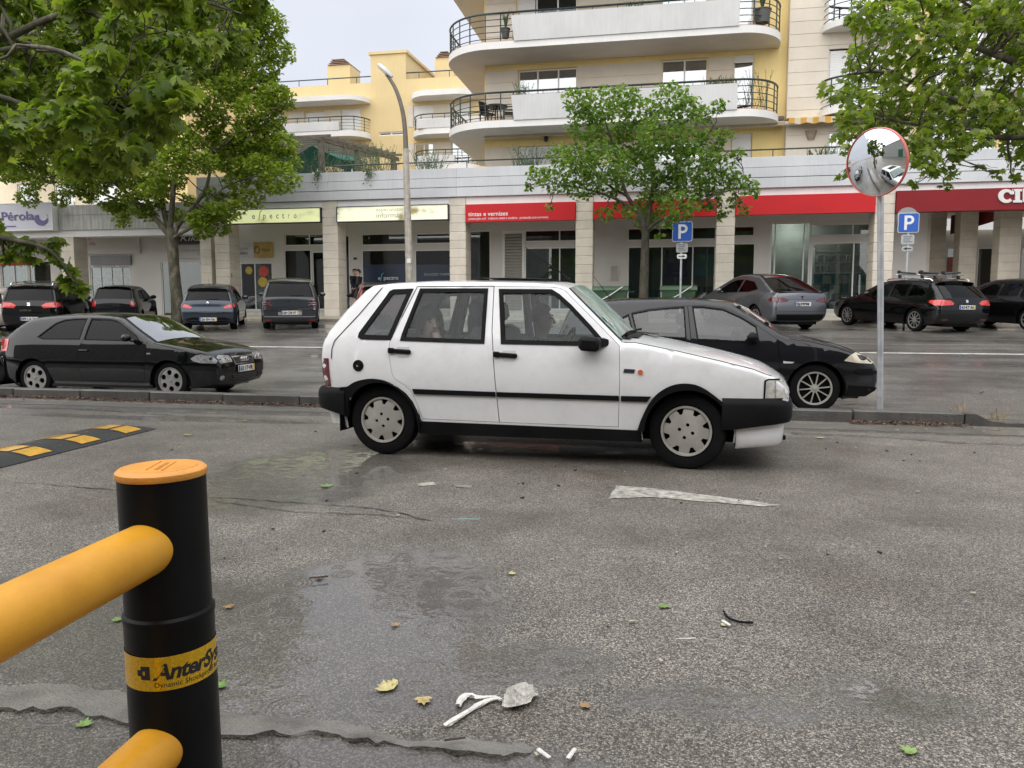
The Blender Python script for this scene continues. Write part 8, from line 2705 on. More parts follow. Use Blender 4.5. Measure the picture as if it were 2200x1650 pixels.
for px, rz, lab in ((1048, R(60), "black plastic armchair left of the round balcony table"), (1094, R(-75), "black plastic armchair right of the round balcony table")):
 x, y, z = at_(px, 252, 29.55)
 c = empty("balcony_chair", (x, y, 8.16), rz, lab, "chair", "black chairs on the lower balcony")
 MB().box((0, 0, 0.43), (0.46, 0.46, 0.04), bev=0.015).build("seat", M_BLACK, c)
 MB().box((0, 0.24, 0.70), (0.46, 0.03, 0.52), bev=0.012, rot=(R(-10), 0, 0)).build("backrest", M_BLACK, c)
 for sx in (-0.21, 0.21):
  MB().box((sx, 0, 0.64), (0.05, 0.44, 0.03), bev=0.01).build("armrest", M_BLACK, c)
  for sy in (-0.2, 0.2):
   MB().box((sx, sy, 0.31 if sy < 0 else 0.21), (0.04, 0.04, 0.64 if sy < 0 else 0.42)).build("leg", M_BLACK, c)
x, y, z = at_(1330, 186, 29.2)
tag(MB().box((x, y, 9.0), (0.5, 0.3, 0.1), bev=0.03).box((x - 0.12, y, 9.1), (0.22, 0.2, 0.12), bev=0.04).build("folded_cover", mat("blue_cover", (0.03, 0.12, 0.4), 0.6)), "small blue folded cover behind the lower balcony parapet", "cover")
for px in (640, 682):
 x, y, z = at_(px, 268, YD - 1.2)
 tag(MB().box((x, y, z), (0.5, 0.25, 0.2), bev=0.04).build("planter_box", M_BLACK), "black planter box hung on the far balcony parapet, %s one" % ("left" if px == 640 else "right"), "planter box", "black boxes on the far balcony")
for px, py, n, h, sp, m, lab, lf, sd in ((640, 372, 170, 1.7, (2.6, 1.2), M_DKLEAF, "dark leafy shrub under the pergola behind the parapet", True, 11),
          (800, 366, 130, 1.3, (1.3, 0.8), M_GLEAF, "loose green shrub on the terrace left of the street lamp", True, 12),
          (925, 362, 90, 0.9, (1.0, 0.6), M_GLEAF, "pale green shrub on the terrace right of the street lamp", True, 13),
          (1132, 352, 110, 0.9, (0.9, 0.5), mat("sage_leaf", (0.12, 0.17, 0.10), 0.7, 0.3, 14.0), "sage green shrub on the terrace left of the maple crown", True, 14),
          (1752, 328, 24, 0.75, (0.5, 0.4), M_DKLEAF, "broad leaved dark plant on the terrace under the wicker basket", False, 15),
          (1785, 326, 80, 0.5, (0.9, 0.4), M_GLEAF, "low green plant on the terrace beside the round mirror", True, 16),
          (1690, 330, 400, 0.18, (3.4, 0.2), M_DRY, "fringe of dry weeds along the parapet top at right", False, 17),
          (560, 372, 90, 1.2, (1.2, 0.8), M_GLEAF, "green shrub at the left end of the terrace parapet", True, 18)):
 x, y, z = at_(px, py, 29.3)
 tuft("terrace_plant", lab, "plant", x, y if h < 1.5 else 31.5, 6.14, n, h + (0.28 if h > 0.3 else 0.3), sp, m, 0.03 if px == 1752 else 0.014, 0.5, sd, leaf=lf)
for px, py, sd, lab in ((683, 372, 21, "left tuft hanging over the grey parapet edge"), (795, 370, 22, "right tuft hanging over the grey parapet edge")):
 rg = random.Random(sd)
 x = wx(px, py, 28.4)
 mb = MB()
 for i in range(60):
  c = Vector((x + rg.gauss(0, 0.10), 28.36 - rg.uniform(0, 0.10), 6.50 - abs(rg.gauss(0, 0.24))))
  u = Vector((rg.uniform(-1, 1), rg.uniform(-1, 0.2), rg.uniform(-1, 0.4))).normalized()
  v = u.orthogonal().normalized()
  mb.add([c, c + u * 0.05 + v * 0.028, c + u * 0.10, c + u * 0.05 - v * 0.028], [(0, 1, 2, 3)])
 for i in range(6):
  mb.tube([(x + rg.gauss(0, 0.05), 28.5, 6.47), (x + rg.gauss(0, 0.06), 28.36, 6.46), (x + rg.gauss(0, 0.1), 28.33, 6.1 + rg.uniform(-0.1, 0.2))], 0.006, 3)
 tag(mb.build("hanging_plant", M_GLEAF, smooth=0), lab, "plant", "plants hanging over the parapet")
# ---- white corrugated shed behind the viewer (seen in the mirror and the car windows)
shed = empty("corrugated_shed", (-25, -6, 0), label="white corrugated shed across the parking lot, seen in the round mirror", cat="shed")
mb = MB()
nx_ = 0
xs_ = np.arange(-40, -9.9, 0.10)
for i, x in enumerate(xs_):
 yy = -6.0 + (0.03 if i % 4 in (1, 2) else 0.0)
 mb.v += [(x, yy, 0), (x, yy, 7.5)]
mb.f = [(2 * i, 2 * i + 2, 2 * i + 3, 2 * i + 1) for i in range(len(xs_) - 1)]
mb.m = [0] * len(mb.f)
mb.build("wall", mat("white_corrugated", (0.5, 0.5, 0.48), 0.5, 0.08, 0.8, streak=0.3), shed, world=True, smooth=0)
MB().box2((-40.2, -16, 7.5), (-9.8, -5.8, 7.7)).build("roof", M_OLDBAND, shed, world=True, smooth=0)
MB().box2((-16, -5.95, 0), (-13, -5.90, 3.2)).build("door", mat("green_gate", (0.03, 0.16, 0.07), 0.5), shed, world=True, smooth=0)
# ---- building behind the viewer, added dark so car glass and paint reflect darker
dkb = empty("dark_reflection_building", (0, -6, 0), label="unseen dark building added behind the viewer, darkening car reflections", cat="building")
M_DKB = mat("dark_facade", (0.05, 0.055, 0.055), 0.5, 0.2, 0.6)
MB().box2((-9.78, -14, 0), (16, -6.1, 8.0)).build("wall", M_DKB, dkb, world=True, smooth=0)
for i in range(8):
 MB().box2((-9.0 + i * 3.1, -6.09, 0.4), (-6.6 + i * 3.1, -6.05, 3.0)).build("window", mat("dark_pane", (0.02, 0.022, 0.024), 0.08, 0.1, 1.0), dkb, world=True, smooth=0)
# ================================================================ people
M_SKIN = mat("skin", (0.60, 0.41, 0.32), 0.55, 0.08, 12.0)
M_HAIRD = mat("dark_hair", (0.016, 0.011, 0.009), 0.5, 0.3, 40.0)
M_HAIRB = mat("brown_hair", (0.05, 0.032, 0.02), 0.5, 0.3, 40.0)
M_EYE = mat("eye_dark", (0.015, 0.01, 0.008), 0.2)
M_LIP = mat("lips", (0.30, 0.11, 0.09), 0.5)
def person(label, loc, rz, pose, cloth, legs, hair, hair_style="short", head_turn=0.0, group=None, scale=1.0, glasses=False):
 """one continuous body grown round a skeleton; pose gives joint places in metres (x forward, y left, z up)"""
 J = {}
 J.update(pose)
 names = []
 verts, edges, rad, col = [], [], [], []
 def add(n, p, r_, c, par=None):
  names.append(n)
  verts.append(Vector(p) * scale)
  rad.append(r_ * scale if not hasattr(r_, "__len__") else tuple(q * scale for q in r_))
  col.append(c)
  if par is not None:
   edges.append((names.index(par), len(names) - 1))
 pel, ch, hd = Vector(J["pelvis"]), Vector(J["chest"]), Vector(J["head"])
 add("pelvis", pel, 0.145, 1)
 add("waist", pel.lerp(ch, 0.45), 0.135, 0, "pelvis")
 add("chest", ch, 0.155, 0, "waist")
 nb = ch + (hd - ch) * 0.42
 add("neckbase", ch + (hd - ch) * 0.30, 0.085, 0, "chest")
 add("neck", nb + (hd - ch) * 0.10, 0.055, 2, "neckbase")
 f = Vector((math.cos(head_turn), math.sin(head_turn), 0))
 add("jaw", hd + f * 0.022 - Vector((0, 0, 0.075)), 0.062, 2, "neck")
 add("face", hd + f * 0.008, 0.088, 2, "jaw")
 add("crown", hd + Vector((0, 0, 0.075)) - f * 0.01, 0.074, 2, "face")
 for s_, k in ((1, "l"), (-1, "r")):
  sh, el, wr = Vector(J["shoulder_" + k]), Vector(J["elbow_" + k]), Vector(J["wrist_" + k])
  add("shoulder" + k, sh, 0.078, 0, "chest")
  add("elbow" + k, el, 0.053, 0, "shoulder" + k)
  add("cuff" + k, el.lerp(wr, 0.88), 0.042, 0, "elbow" + k)
  add("wrist" + k, wr, 0.028, 2, "cuff" + k)
  d = (wr - el).normalized()
  side = d.cross(Vector((0, 0, 1)))
  side = side.normalized() if side.length > 0.1 else Vector((0, 1, 0))
  nrm_ = side.cross(d).normalized()
  palm = wr + d * 0.075
  add("palm" + k, palm, (0.036, 0.02), 2, "wrist" + k)
  for q, (o, L_) in enumerate(((-0.028, 0.062), (-0.010, 0.075), (0.010, 0.07), (0.028, 0.052))):
   b0 = palm + side * o + d * 0.015
   add("f%d%s" % (q, k), b0 + d * L_ * 0.5 + nrm_ * -0.008, 0.0085, 2, "palm" + k)
   add("t%d%s" % (q, k), b0 + d * L_ * 0.9 + nrm_ * -0.03, 0.007, 2, "f%d%s" % (q, k))
  add("th" + k, wr + d * 0.05 + side * 0.045, 0.010, 2, "palm" + k)
  hip, kn, an, toe = Vector(J["hip_" + k]), Vector(J["knee_" + k]), Vector(J["ankle_" + k]), Vector(J["toe_" + k])
  add("hip" + k, hip, 0.095, 1, "pelvis")
  add("knee" + k, kn, 0.066, 1, "hip" + k)
  add("ankle" + k, an, 0.046, 1, "knee" + k)
  add("toe" + k, toe, 0.040, 3, "ankle" + k)
 me = bpy.data.meshes.new("skeleton")
 me.from_pydata([tuple(v) for v in verts], edges, [])
 ob = bpy.data.objects.new("skeleton", me)
 COL.objects.link(ob)
 ob.modifiers.new("s", "SKIN")
 sv = me.skin_vertices[0].data
 for i, r_ in enumerate(rad):
  sv[i].radius = (r_, r_) if not hasattr(r_, "__len__") else r_
  sv[i].use_root = i == 0
 sd = ob.modifiers.new("d", "SUBSURF")
 sd.levels = 2
 sd.render_levels = 2
 dg = bpy.context.evaluated_depsgraph_get()
 ev = bpy.data.meshes.new_from_object(ob.evaluated_get(dg))
 bpy.data.objects.remove(ob)
 V = np.array([v.co[:] for v in ev.vertices])
 jp = np.array([tuple(v) for v in verts])
 jr = np.array([(r_ if not hasattr(r_, "__len__") else max(r_)) for r_ in rad])
 mats_ = [cloth, legs, M_SKIN, M_BLACK]
 for m_ in mats_:
  ev.materials.append(m_)
 C_ = np.array([V[list(p.vertices)].mean(0) for p in ev.polygons])
 dd = np.linalg.norm(C_[:, None, :] - jp[None], axis=2) - jr[None] * 0.6
 mi_ = np.array(col)[dd.argmin(1)]
 ev.polygons.foreach_set("material_index", mi_.astype(np.int32))
 ev.polygons.foreach_set("use_smooth", [True] * len(ev.polygons))
 ev.name = "person"
 o = link("person", ev, None, loc, (0, 0, rz))
 tag(o, label, "person", group)
 hd = hd * scale
 l = Vector((-math.sin(head_turn), math.cos(head_turn), 0))
 z_ = Vector((0, 0, 1))
 c = hd
 mb = MB()
 for s_ in (-1, 1):
  mb.sphere(tuple(c + f * 0.078 + l * 0.032 * s_ + z_ * 0.012), 0.011, 8, 6, sc=(0.8, 1.3, 0.7))
  p0 = c + f * 0.083 + l * 0.032 * s_ + z_ * 0.032
  mb.tube([tuple(p0 - l * 0.018), tuple(p0 + z_ * 0.005 + f * 0.004), tuple(p0 + l * 0.018)], 0.0045, 5)
 mb.build("eyes", M_EYE, o)
 mb = MB()
 mb.tube([tuple(c + f * 0.082 + z_ * 0.02), tuple(c + f * 0.098 - z_ * 0.012), tuple(c + f * 0.108 - z_ * 0.028), tuple(c + f * 0.088 - z_ * 0.036)], [0.008, 0.011, 0.014, 0.010], 8)
 for s_ in (-1, 1):
  mb.sphere(tuple(c + l * 0.088 * s_ - f * 0.01), 0.028, 8, 6, sc=(0.7, 0.45, 1.1))
 mb.build("nose_and_ears", M_SKIN, o)
 mb = MB()
 mb.tube([tuple(c + f * 0.082 - z_ * 0.068 - l * 0.024), tuple(c + f * 0.090 - z_ * 0.066), tuple(c + f * 0.082 - z_ * 0.068 + l * 0.024)], [0.004, 0.007, 0.004], 6)
 mb.build("mouth", M_LIP, o)
 mb = MB()
 nu, nv = 20, 12
 low = {"short": 0.62, "long": 0.95, "hood": 1.05}[hair_style]
 for i in range(nv + 1):
  for j in range(nu):
   a = 2 * PI * j / nu
   front = (1 + math.cos(a)) / 2
   th = (low * PI * (1 - 0.55 * front ** 1.5)) * i / nv
   r_ = 0.106 + (0.012 if hair_style != "short" else 0.0) + 0.004 * math.sin(5 * a + 3 * i)
   dirv = f * math.cos(a) + l * math.sin(a)
   p = c + z_ * 0.025 - f * 0.008 + dirv * r_ * math.sin(min(th, PI * 0.62)) * 0.95 + z_ * r_ * 1.08 * math.cos(th)
   if th > PI * 0.55:
    p = c + z_ * 0.02 + dirv * r_ * 0.98 - z_ * (th - PI * 0.5) * (0.22 if hair_style == "long" else 0.12)
   mb.v.append(tuple(p))
 mb.f = [(i * nu + j, i * nu + (j + 1) % nu, (i + 1) * nu + (j + 1) % nu, (i + 1) * nu + j) for i in range(nv) for j in range(nu)]
 mb.m = [0] * len(mb.f)
 mb.build("hair" if hair_style != "hood" else "hood", hair, o, smooth=80)
 if glasses:
  mb = MB()
  for s_ in (-1, 1):
   cc = c + f * 0.094 + l * 0.034 * s_ + z_ * 0.010
   mb.tube([tuple(cc + l * 0.026 * math.cos(a) + z_ * 0.019 * math.sin(a)) for a in np.linspace(0, 2 * PI, 13)[:-1]], 0.0022, 4, closed=True)
   mb.tube([tuple(cc + l * 0.026 * s_), tuple(c + l * 0.094 * s_ + z_ * 0.012)], 0.002, 4)
  mb.build("glasses", M_BLACK, o)
 return o
STAND = dict(pelvis=(0, 0, 0.96), chest=(0.01, 0, 1.36), head=(0.03, 0, 1.66), shoulder_l=(0, 0.19, 1.43), shoulder_r=(0, -0.19, 1.43), elbow_l=(0.02, 0.26, 1.15), elbow_r=(0.02, -0.26, 1.15),
    wrist_l=(0.20, 0.18, 1.02), wrist_r=(0.20, -0.18, 1.02), hip_l=(0, 0.10, 0.92), hip_r=(0, -0.10, 0.92), knee_l=(0.03, 0.11, 0.50), knee_r=(0.0, -0.11, 0.50),
    ankle_l=(-0.01, 0.11, 0.09), ankle_r=(-0.04, -0.11, 0.09), toe_l=(0.14, 0.13, 0.045), toe_r=(0.11, -0.13, 0.045))
SIT = dict(pelvis=(0, 0, 0.16), chest=(-0.06, 0, 0.55), head=(-0.03, 0, 0.86), shoulder_l=(-0.06, 0.18, 0.62), shoulder_r=(-0.06, -0.18, 0.62), elbow_l=(0.10, 0.23, 0.38), elbow_r=(0.10, -0.23, 0.38),
   wrist_l=(0.30, 0.14, 0.34), wrist_r=(0.30, -0.14, 0.34), hip_l=(0.06, 0.10, 0.14), hip_r=(0.06, -0.10, 0.14), knee_l=(0.45, 0.13, 0.20), knee_r=(0.45, -0.13, 0.20),
   ankle_l=(0.50, 0.13, 0.06), ankle_r=(0.50, -0.13, 0.06), toe_l=(0.64, 0.14, 0.04), toe_r=(0.64, -0.14, 0.04))
M_NAVYC = mat("navy_jacket", (0.012, 0.015, 0.028), 0.7, 0.2, 8.0)
M_BLKC = mat("black_jacket", (0.010, 0.010, 0.011), 0.5, 0.2, 8.0)
M_GREYC = mat("grey_green_top", (0.09, 0.11, 0.10), 0.8, 0.15, 8.0)
M_JEAN = mat("dark_jeans", (0.02, 0.025, 0.04), 0.8, 0.15, 8.0)
p = ony(761, 580, 30.3)
person("man with glasses in navy jacket under the arcade beside stone column", (float(p[0]), 30.3, FZ), R(-10), dict(STAND), M_NAVYC, M_JEAN, M_HAIRB, "short", R(-35), "two men under the arcade", 1.0, True)
p = ony(771, 585, 29.8)
person("dark haired man in black jacket under the arcade beside other man", (float(p[0]), 29.8, FZ), R(185), dict(STAND), M_BLKC, M_JEAN, M_HAIRD, "short", R(20), "two men under the arcade", 0.97)
def incar(x, y, z):
 a = uyaw
 return (uloc[0] + x * math.cos(a) - y * math.sin(a), uloc[1] + x * math.sin(a) + y * math.cos(a), z)
w_ = dict(SIT)
w_.update(chest=(0.06, 0, 0.53), head=(0.16, -0.02, 0.80), shoulder_l=(0.05, 0.18, 0.60), shoulder_r=(0.06, -0.17, 0.60), elbow_r=(0.30, -0.17, 0.46), wrist_r=(0.25, -0.10, 0.635))
person("dark haired woman in the back seat resting her chin on her hand", incar(0.13, -0.38, 0.245), uyaw, w_, M_GREYC, M_JEAN, M_HAIRD, "long", R(-48), "people in the white car")
w_ = dict(SIT)
w_.update(chest=(0.16, 0, 0.52), head=(0.30, 0, 0.78), shoulder_l=(0.16, 0.18, 0.60), shoulder_r=(0.16, -0.18, 0.60), elbow_r=(0.33, -0.22, 0.36), wrist_r=(0.28, -0.16, 0.55), elbow_l=(0.33, 0.22, 0.36))
person("person in a black hooded jacket leaning forward in the back seat", incar(0.24, 0.22, 0.245), uyaw, w_, M_BLKC, M_JEAN, M_BLKC, "hood", R(10), "people in the white car")
w_ = dict(SIT)
w_.update(wrist_l=(0.42, 0.16, 0.56), wrist_r=(0.42, -0.14, 0.55), elbow_l=(0.18, 0.26, 0.42), elbow_r=(0.18, -0.24, 0.42))
person("driver with short hair in a navy top at the steering wheel", incar(1.10, 0.36, 0.21), uyaw, w_, M_NAVYC, M_JEAN, M_HAIRB, "short", R(0), "people in the white car")
# ================================================================ trees
def leafmat(name, single=False, cols=None, trans=0.55):
 m, nt, out = newmat(name)
 cols = cols or [(0.0, (0.10, 0.155, 0.020)), (0.45, (0.195, 0.27, 0.038)), (0.8, (0.30, 0.365, 0.058)), (1.0, (0.40, 0.45, 0.11))]
 if single:
  oi = nd(nt, "ObjectInfo")
  f = oi.outputs["Random"]
 else:
  a = nd(nt, "Attribute", attribute_name="tint")
  f = a.outputs["Fac"]
 f = mth(nt, "ADD", f, mth(nt, "MULTIPLY_ADD", nzt(nt, wpos(nt), 18.0, 2), 0.3, -0.15), clamp=True)
 c = ramp(nt, f, cols)
 d = nd(nt, "BsdfPrincipled")
 nt.links.new(c, d.inputs["Base Color"])
 d.inputs["Roughness"].default_value = 0.38
 d.inputs["Specular IOR Level"].default_value = 0.35
 t = nd(nt, "BsdfTranslucent")
 c2 = mixc(nt, 1.0, c, (1.25, 1.35, 0.6), "MULTIPLY")
 nt.links.new(c2, t.inputs[0])
 mx = nd(nt, "MixShader")
 mx.inputs[0].default_value = trans
 nt.links.new(d.outputs[0], mx.inputs[1])
 nt.links.new(t.outputs[0], mx.inputs[2])
 nt.links.new(mx.outputs[0], out.inputs[0])
 return m
def barkmat(name, a, b_, c_):
 m, nt, out = newmat(name)
 b = nd(nt, "BsdfPrincipled")
 n = nzt(nt, wpos(nt, (1, 1, 0.45)), 7.0, 6, 0.65)
 n2 = nzt(nt, wpos(nt), 3.0, 3)
 c = ramp(nt, n, [(0.35, a), (0.5, b_), (0.62, c_)])
 c = mixc(nt, ramp(nt, n2, [(0.45, (0, 0, 0)), (0.65, (0.6, 0.6, 0.6))]), c, (0.05, 0.065, 0.025))
 nt.links.new(c, b.inputs["Base Color"])
 b.inputs["Roughness"].default_value = 0.75
 bn = nd(nt, "Bump", i_Strength=0.6, i_Distance=0.03)
 nt.links.new(n, bn.inputs["Height"])
 nt.links.new(bn.outputs[0], b.inputs["Normal"])
 nt.links.new(b.outputs[0], out.inputs[0])
 return m
M_BARKP = barkmat("plane_bark", (0.035, 0.028, 0.02), (0.075, 0.062, 0.042), (0.16, 0.14, 0.095))
M_BARKM = barkmat("maple_bark", (0.02, 0.016, 0.012), (0.05, 0.04, 0.03), (0.09, 0.075, 0.055))
LEAF9 = np.array([(0, 0.0, 0), (0.30, 0.02, 0.02), (0.50, 0.30, -0.03), (0.27, 0.36, 0.03), (0.34, 0.68, -0.02), (0.12, 0.62, 0.03), (0, 1.0, -0.06), (-0.12, 0.62, 0.03), (-0.34, 0.68, -0.02), (-0.27, 0.36, 0.03), (-0.50, 0.30, -0.03), (-0.30, 0.02, 0.02), (0, 0.34, 0.06)])
LEAF9F = [(12, i, i + 1) for i in range(0, 11)] + [(12, 11, 0)]
LEAF5 = np.array([(0, 0, 0), (0.46, 0.25, -0.03), (0.26, 0.62, 0.02), (0, 1.0, -0.06), (-0.26, 0.62, 0.02), (-0.46, 0.25, -0.03), (0, 0.42, 0.06)])
LEAF5F = [(6, 0, 1), (6, 1, 2), (6, 2, 3), (6, 3, 4), (6, 4, 5), (6, 5, 0)]
def leaf_frames(n, rng, droop=0.5):
 """random leaf orientations: faces mostly up and outwards, tips hanging"""
 az = rng.uniform(0, 2 * np.pi, n)
 tip = np.stack([np.cos(az), np.sin(az), -rng.uniform(0.1, 1.5, n) * droop * 1.4], 1)
 tip /= np.linalg.norm(tip, axis=1)[:, None]
 nr = np.stack([rng.normal(0, 0.5, n), rng.normal(0, 0.5, n), np.abs(rng.normal(0.9, 0.4, n))], 1)
 sd = np.cross(tip, nr)
 sd /= np.linalg.norm(sd, axis=1)[:, None] + 1e-9
 nr = np.cross(sd, tip)
 return sd, tip, nr
def leaves(name, parent, C, size, tint, m, rng, lobes=9, droop=0.5, frames=None):
 T, TF = (LEAF9, LEAF9F) if lobes == 9 else (LEAF5, LEAF5F)
 n = len(C)
 sd, tip, nr = frames if frames else leaf_frames(n, rng, droop)
 k = len(T)
 V = C[:, None, :] + size[:, None, None] * (T[None, :, 0:1] * sd[:, None, :] + (T[None, :, 1:2]) * tip[:, None, :] + T[None, :, 2:3] * nr[:, None, :])
 F = (np.array(TF)[None] + (np.arange(n) * k)[:, None, None]).reshape(-1, 3)
 me = bpy.data.meshes.new(name)
 me.vertices.add(n * k)
 me.vertices.foreach_set("co", V.reshape(-1).astype(np.float32))
 me.loops.add(F.size)
 me.loops.foreach_set("vertex_index", F.reshape(-1).astype(np.int32))
 me.polygons.add(len(F))
 me.polygons.foreach_set("loop_start", np.arange(0, F.size, 3, dtype=np.int32))
 me.polygons.foreach_set("loop_total", np.full(len(F), 3, dtype=np.int32))
 me.polygons.foreach_set("use_smooth", np.ones(len(F), dtype=bool))
 a = me.attributes.new("tint", "FLOAT", "POINT")
 a.data.foreach_set("value", np.repeat(tint, k).astype(np.float32))
 me.materials.append(m)
 me.update(calc_edges=True)
 o = link(name, me, parent)
 return o
SINGLE = None
def single_leaves(parent, base, C, size, rng, m, droop=0.5):
 """the nearest leaves, each an object of its own"""
 global SINGLE
 sd, tip, nr = leaf_frames(len(C), rng, droop)
 if SINGLE is None:
  SINGLE = {}
 if m.name not in SINGLE:
  me = bpy.data.meshes.new("leaf")
  me.from_pydata([tuple(p) for p in LEAF9], [], LEAF9F)
  me.polygons.foreach_set("use_smooth", [True] * len(LEAF9F))
  me.materials.append(m)
  SINGLE[m.name] = me
 for i in range(len(C)):
  M = Matrix(((*[sd[i][0], tip[i][0], nr[i][0]],), (*[sd[i][1], tip[i][1], nr[i][1]],), (*[sd[i][2], tip[i][2], nr[i][2]],)))
  o = link("leaf", SINGLE[m.name], parent)
  o.location = Vector(C[i]) - Vector(base)
  o.rotation_euler = M.to_euler()
  o.scale = (size[i],) * 3
def grow(mb, a, b, r0, r1, rg, wob=0.12, n=6, sag=0.0):
 a, b = Vector(a), Vector(b)
 L = (b - a).length
 P, Rr = [], []
 for i in range(n + 1):
  t = i / n
  p = a.lerp(b, t)
  if 0 < i < n:
   p += Vector((rg.gauss(0, 1), rg.gauss(0, 1), rg.gauss(0, 1))) * L * wob * 0.25
  p.z += sag * L * math.sin(PI * t)
  P.append(p)
  Rr.append(r0 + (r1 - r0) * t)
 mb.tube([tuple(p) for p in P], Rr, 7 if r0 > 0.04 else 4, caps=False)
 return P
def crown(C, rad, per, rng, leafsize, inner=0.35):
 """leaf places on the shells of clumps; tint differs at random from leaf to leaf"""
 out, sz, tn = [], [], []
 for (c, r_) in zip(C, rad):
  n = max(6, int(per * (r_ ** 2)))
  d = rng.normal(0, 1, (n, 3))
  d /= np.linalg.norm(d, axis=1)[:, None]
  rr = r_ * rng.uniform(inner, 1.05, n) ** 0.6
  p = c + d * rr[:, None] * np.array([1, 1, 0.8])
  out.append(p)
  sz.append(leafsize * rng.uniform(0.6, 1.15, n))
  tn.append(np.clip(rng.normal(0.48, 0.22, n), 0, 1))
 return np.concatenate(out), np.concatenate(sz), np.concatenate(tn)
def tree(name, label, base, trunk, forks, clumps, leafsize, per, bark, m, seed, lobes=5, droop=0.5, singles=0, m1=None, twig=0.35, twigs=5, r_end=0.012):
 """trunk: [(point, radius)], forks: limb polylines [(points, r0, r1)], clumps: [(centre, radius)]"""
 rg = random.Random(seed)
 rng = np.random.default_rng(seed)
 e = empty(name, base, 0, label, "tree")
 mb = MB()
 mb.tube([tuple(p) for p, r_ in trunk], [r_ for p, r_ in trunk], 14)
 mb.build("trunk", bark, e, world=True)
 nodes = []
 mb = MB()
 for pts, r0, r1 in forks:
  P = chaikin(pts, 2, False)
  P = [Vector(p) for p in P]
  k = len(P)
  Rr = [r0 + (r1 - r0) * (i / (k - 1)) ** 0.8 for i in range(k)]
  mb.tube([tuple(p) for p in P], Rr, 8, caps=False)
  nodes += [(p, r_) for p, r_ in list(zip(P, Rr))[k // 4:]]
 NP = np.array([tuple(p) for p, r_ in nodes])
 for c, r_ in clumps:
  d = np.linalg.norm(NP - np.array(c), axis=1) + 0.25 * np.maximum(0, NP[:, 2] - c[2])
  i = int(d.argmin())
  q, rq = nodes[i]
  P = grow(mb, q, c, min(rq * 0.7, 0.05), r_end, rg, 0.16, 6, 0.06)
  for k in range(twigs):
   s_ = P[rg.randint(2, len(P) - 1)]
   t = Vector(c) + Vector((rg.gauss(0, 1), rg.gauss(0, 1), rg.gauss(0, 0.8))).normalized() * r_ * rg.uniform(0.6, 1.0)
   grow(mb, s_, t, r_end * 0.9, r_end * 0.3, rg, 0.2, 4)
 b_ = mb.build("branches", bark, e, world=True, smooth=180)
 C, sz, tn = crown([np.array(c) for c, r_ in clumps], [r_ for c, r_ in clumps], per, rng, leafsize)
 if singles:
  dist = np.linalg.norm(C - CAMP, axis=1)
  uv = np.stack([(C - CAMP) @ _cr, (C - CAMP) @ _cf, (C - CAMP) @ _cu], 1)
  px, py = 1100 + CAM_F * uv[:, 0] / uv[:, 1], 825 - CAM_F * uv[:, 2] / uv[:, 1]
  vis = (px > 0) & (px < 2200) & (py > 0) & (py < 1650)
  order = np.argsort(np.where(vis, dist / sz, 1e9))[:singles]
  single_leaves(e, base, C[order], sz[order], rng, m1, droop)
  keep = np.ones(len(C), bool)
  keep[order] = False
  C, sz, tn = C[keep], sz[keep], tn[keep]
 o = leaves("crown", e, C - np.array(base), sz, tn, m, rng, lobes, droop)
 o["kind"] = "stuff"
 return e
M_LEAF = leafmat("plane_leaves")
M_LEAF1 = leafmat("plane_leaf", True)
_NC = [(0.0, (0.080, 0.128, 0.019)), (0.45, (0.160, 0.225, 0.035)), (0.8, (0.260, 0.325, 0.053)), (1.0, (0.37, 0.42, 0.10))]
M_LEAFN, M_LEAFN1 = leafmat("near_plane_leaves", False, _NC), leafmat("near_plane_leaf", True, _NC)
M_LEAFM = leafmat("maple_leaves", False, [(0.0, (0.07, 0.135, 0.03)), (0.45, (0.14, 0.23, 0.05)), (0.8, (0.21, 0.31, 0.07)), (1.0, (0.30, 0.39, 0.10))])
M_LEAFM1 = leafmat("maple_leaf", True, [(0.0, (0.07, 0.135, 0.03)), (0.45, (0.14, 0.23, 0.05)), (0.8, (0.21, 0.31, 0.07)), (1.0, (0.30, 0.39, 0.10))])
def at_y(px, py, y):
 return tuple(float(v) for v in ony(px, py, y))
# ---- maple in the middle
rg = random.Random(31)
YM = 25.4
cl_px = [(1240, 215, 34), (1288, 222, 46), (1340, 212, 40), (1370, 245, 48), (1440, 212, 44), (1478, 236, 36), (1543, 226, 20), (1508, 248, 26), (1258, 268, 44), (1300, 288, 52), (1362, 300, 56), (1422, 286, 52), (1470, 300, 46), (1528, 300, 34), (1558, 290, 20),
   (1205, 330, 34), (1242, 340, 48), (1300, 350, 56), (1362, 358, 58), (1432, 346, 56), (1490, 345, 50), (1546, 350, 38), (1586, 330, 16), (1155, 372, 26), (1192, 384, 38), (1250, 398, 40), (1312, 398, 34), (1422, 404, 46), (1480, 400, 44),
   (1540, 392, 38), (1585, 386, 26), (1612, 402, 20), (1136, 400, 13), (1400, 440, 44), (1462, 440, 40), (1520, 428, 32), (1580, 430, 20), (1622, 412, 13), (1300, 458, 20), (1332, 440, 18), (1390, 470, 34), (1350, 455, 18), (1552, 455, 16), (1600, 450, 12),
   (1440, 476, 18), (1545, 470, 10), (1182, 442, 10), (1420, 505, 10)]
clumps = []
for px, py, r_ in cl_px:
 s_ = 1 - min(1, abs(px - 1385) / 260)
 y = YM + rg.uniform(-1, 1) * (0.5 + 1.2 * s_)
 clumps.append((at_y(px, py, y), r_ / 62 * 0.92))
f0 = at_y(1387, 500, YM)
fk2 = at_y(1372, 455, YM)
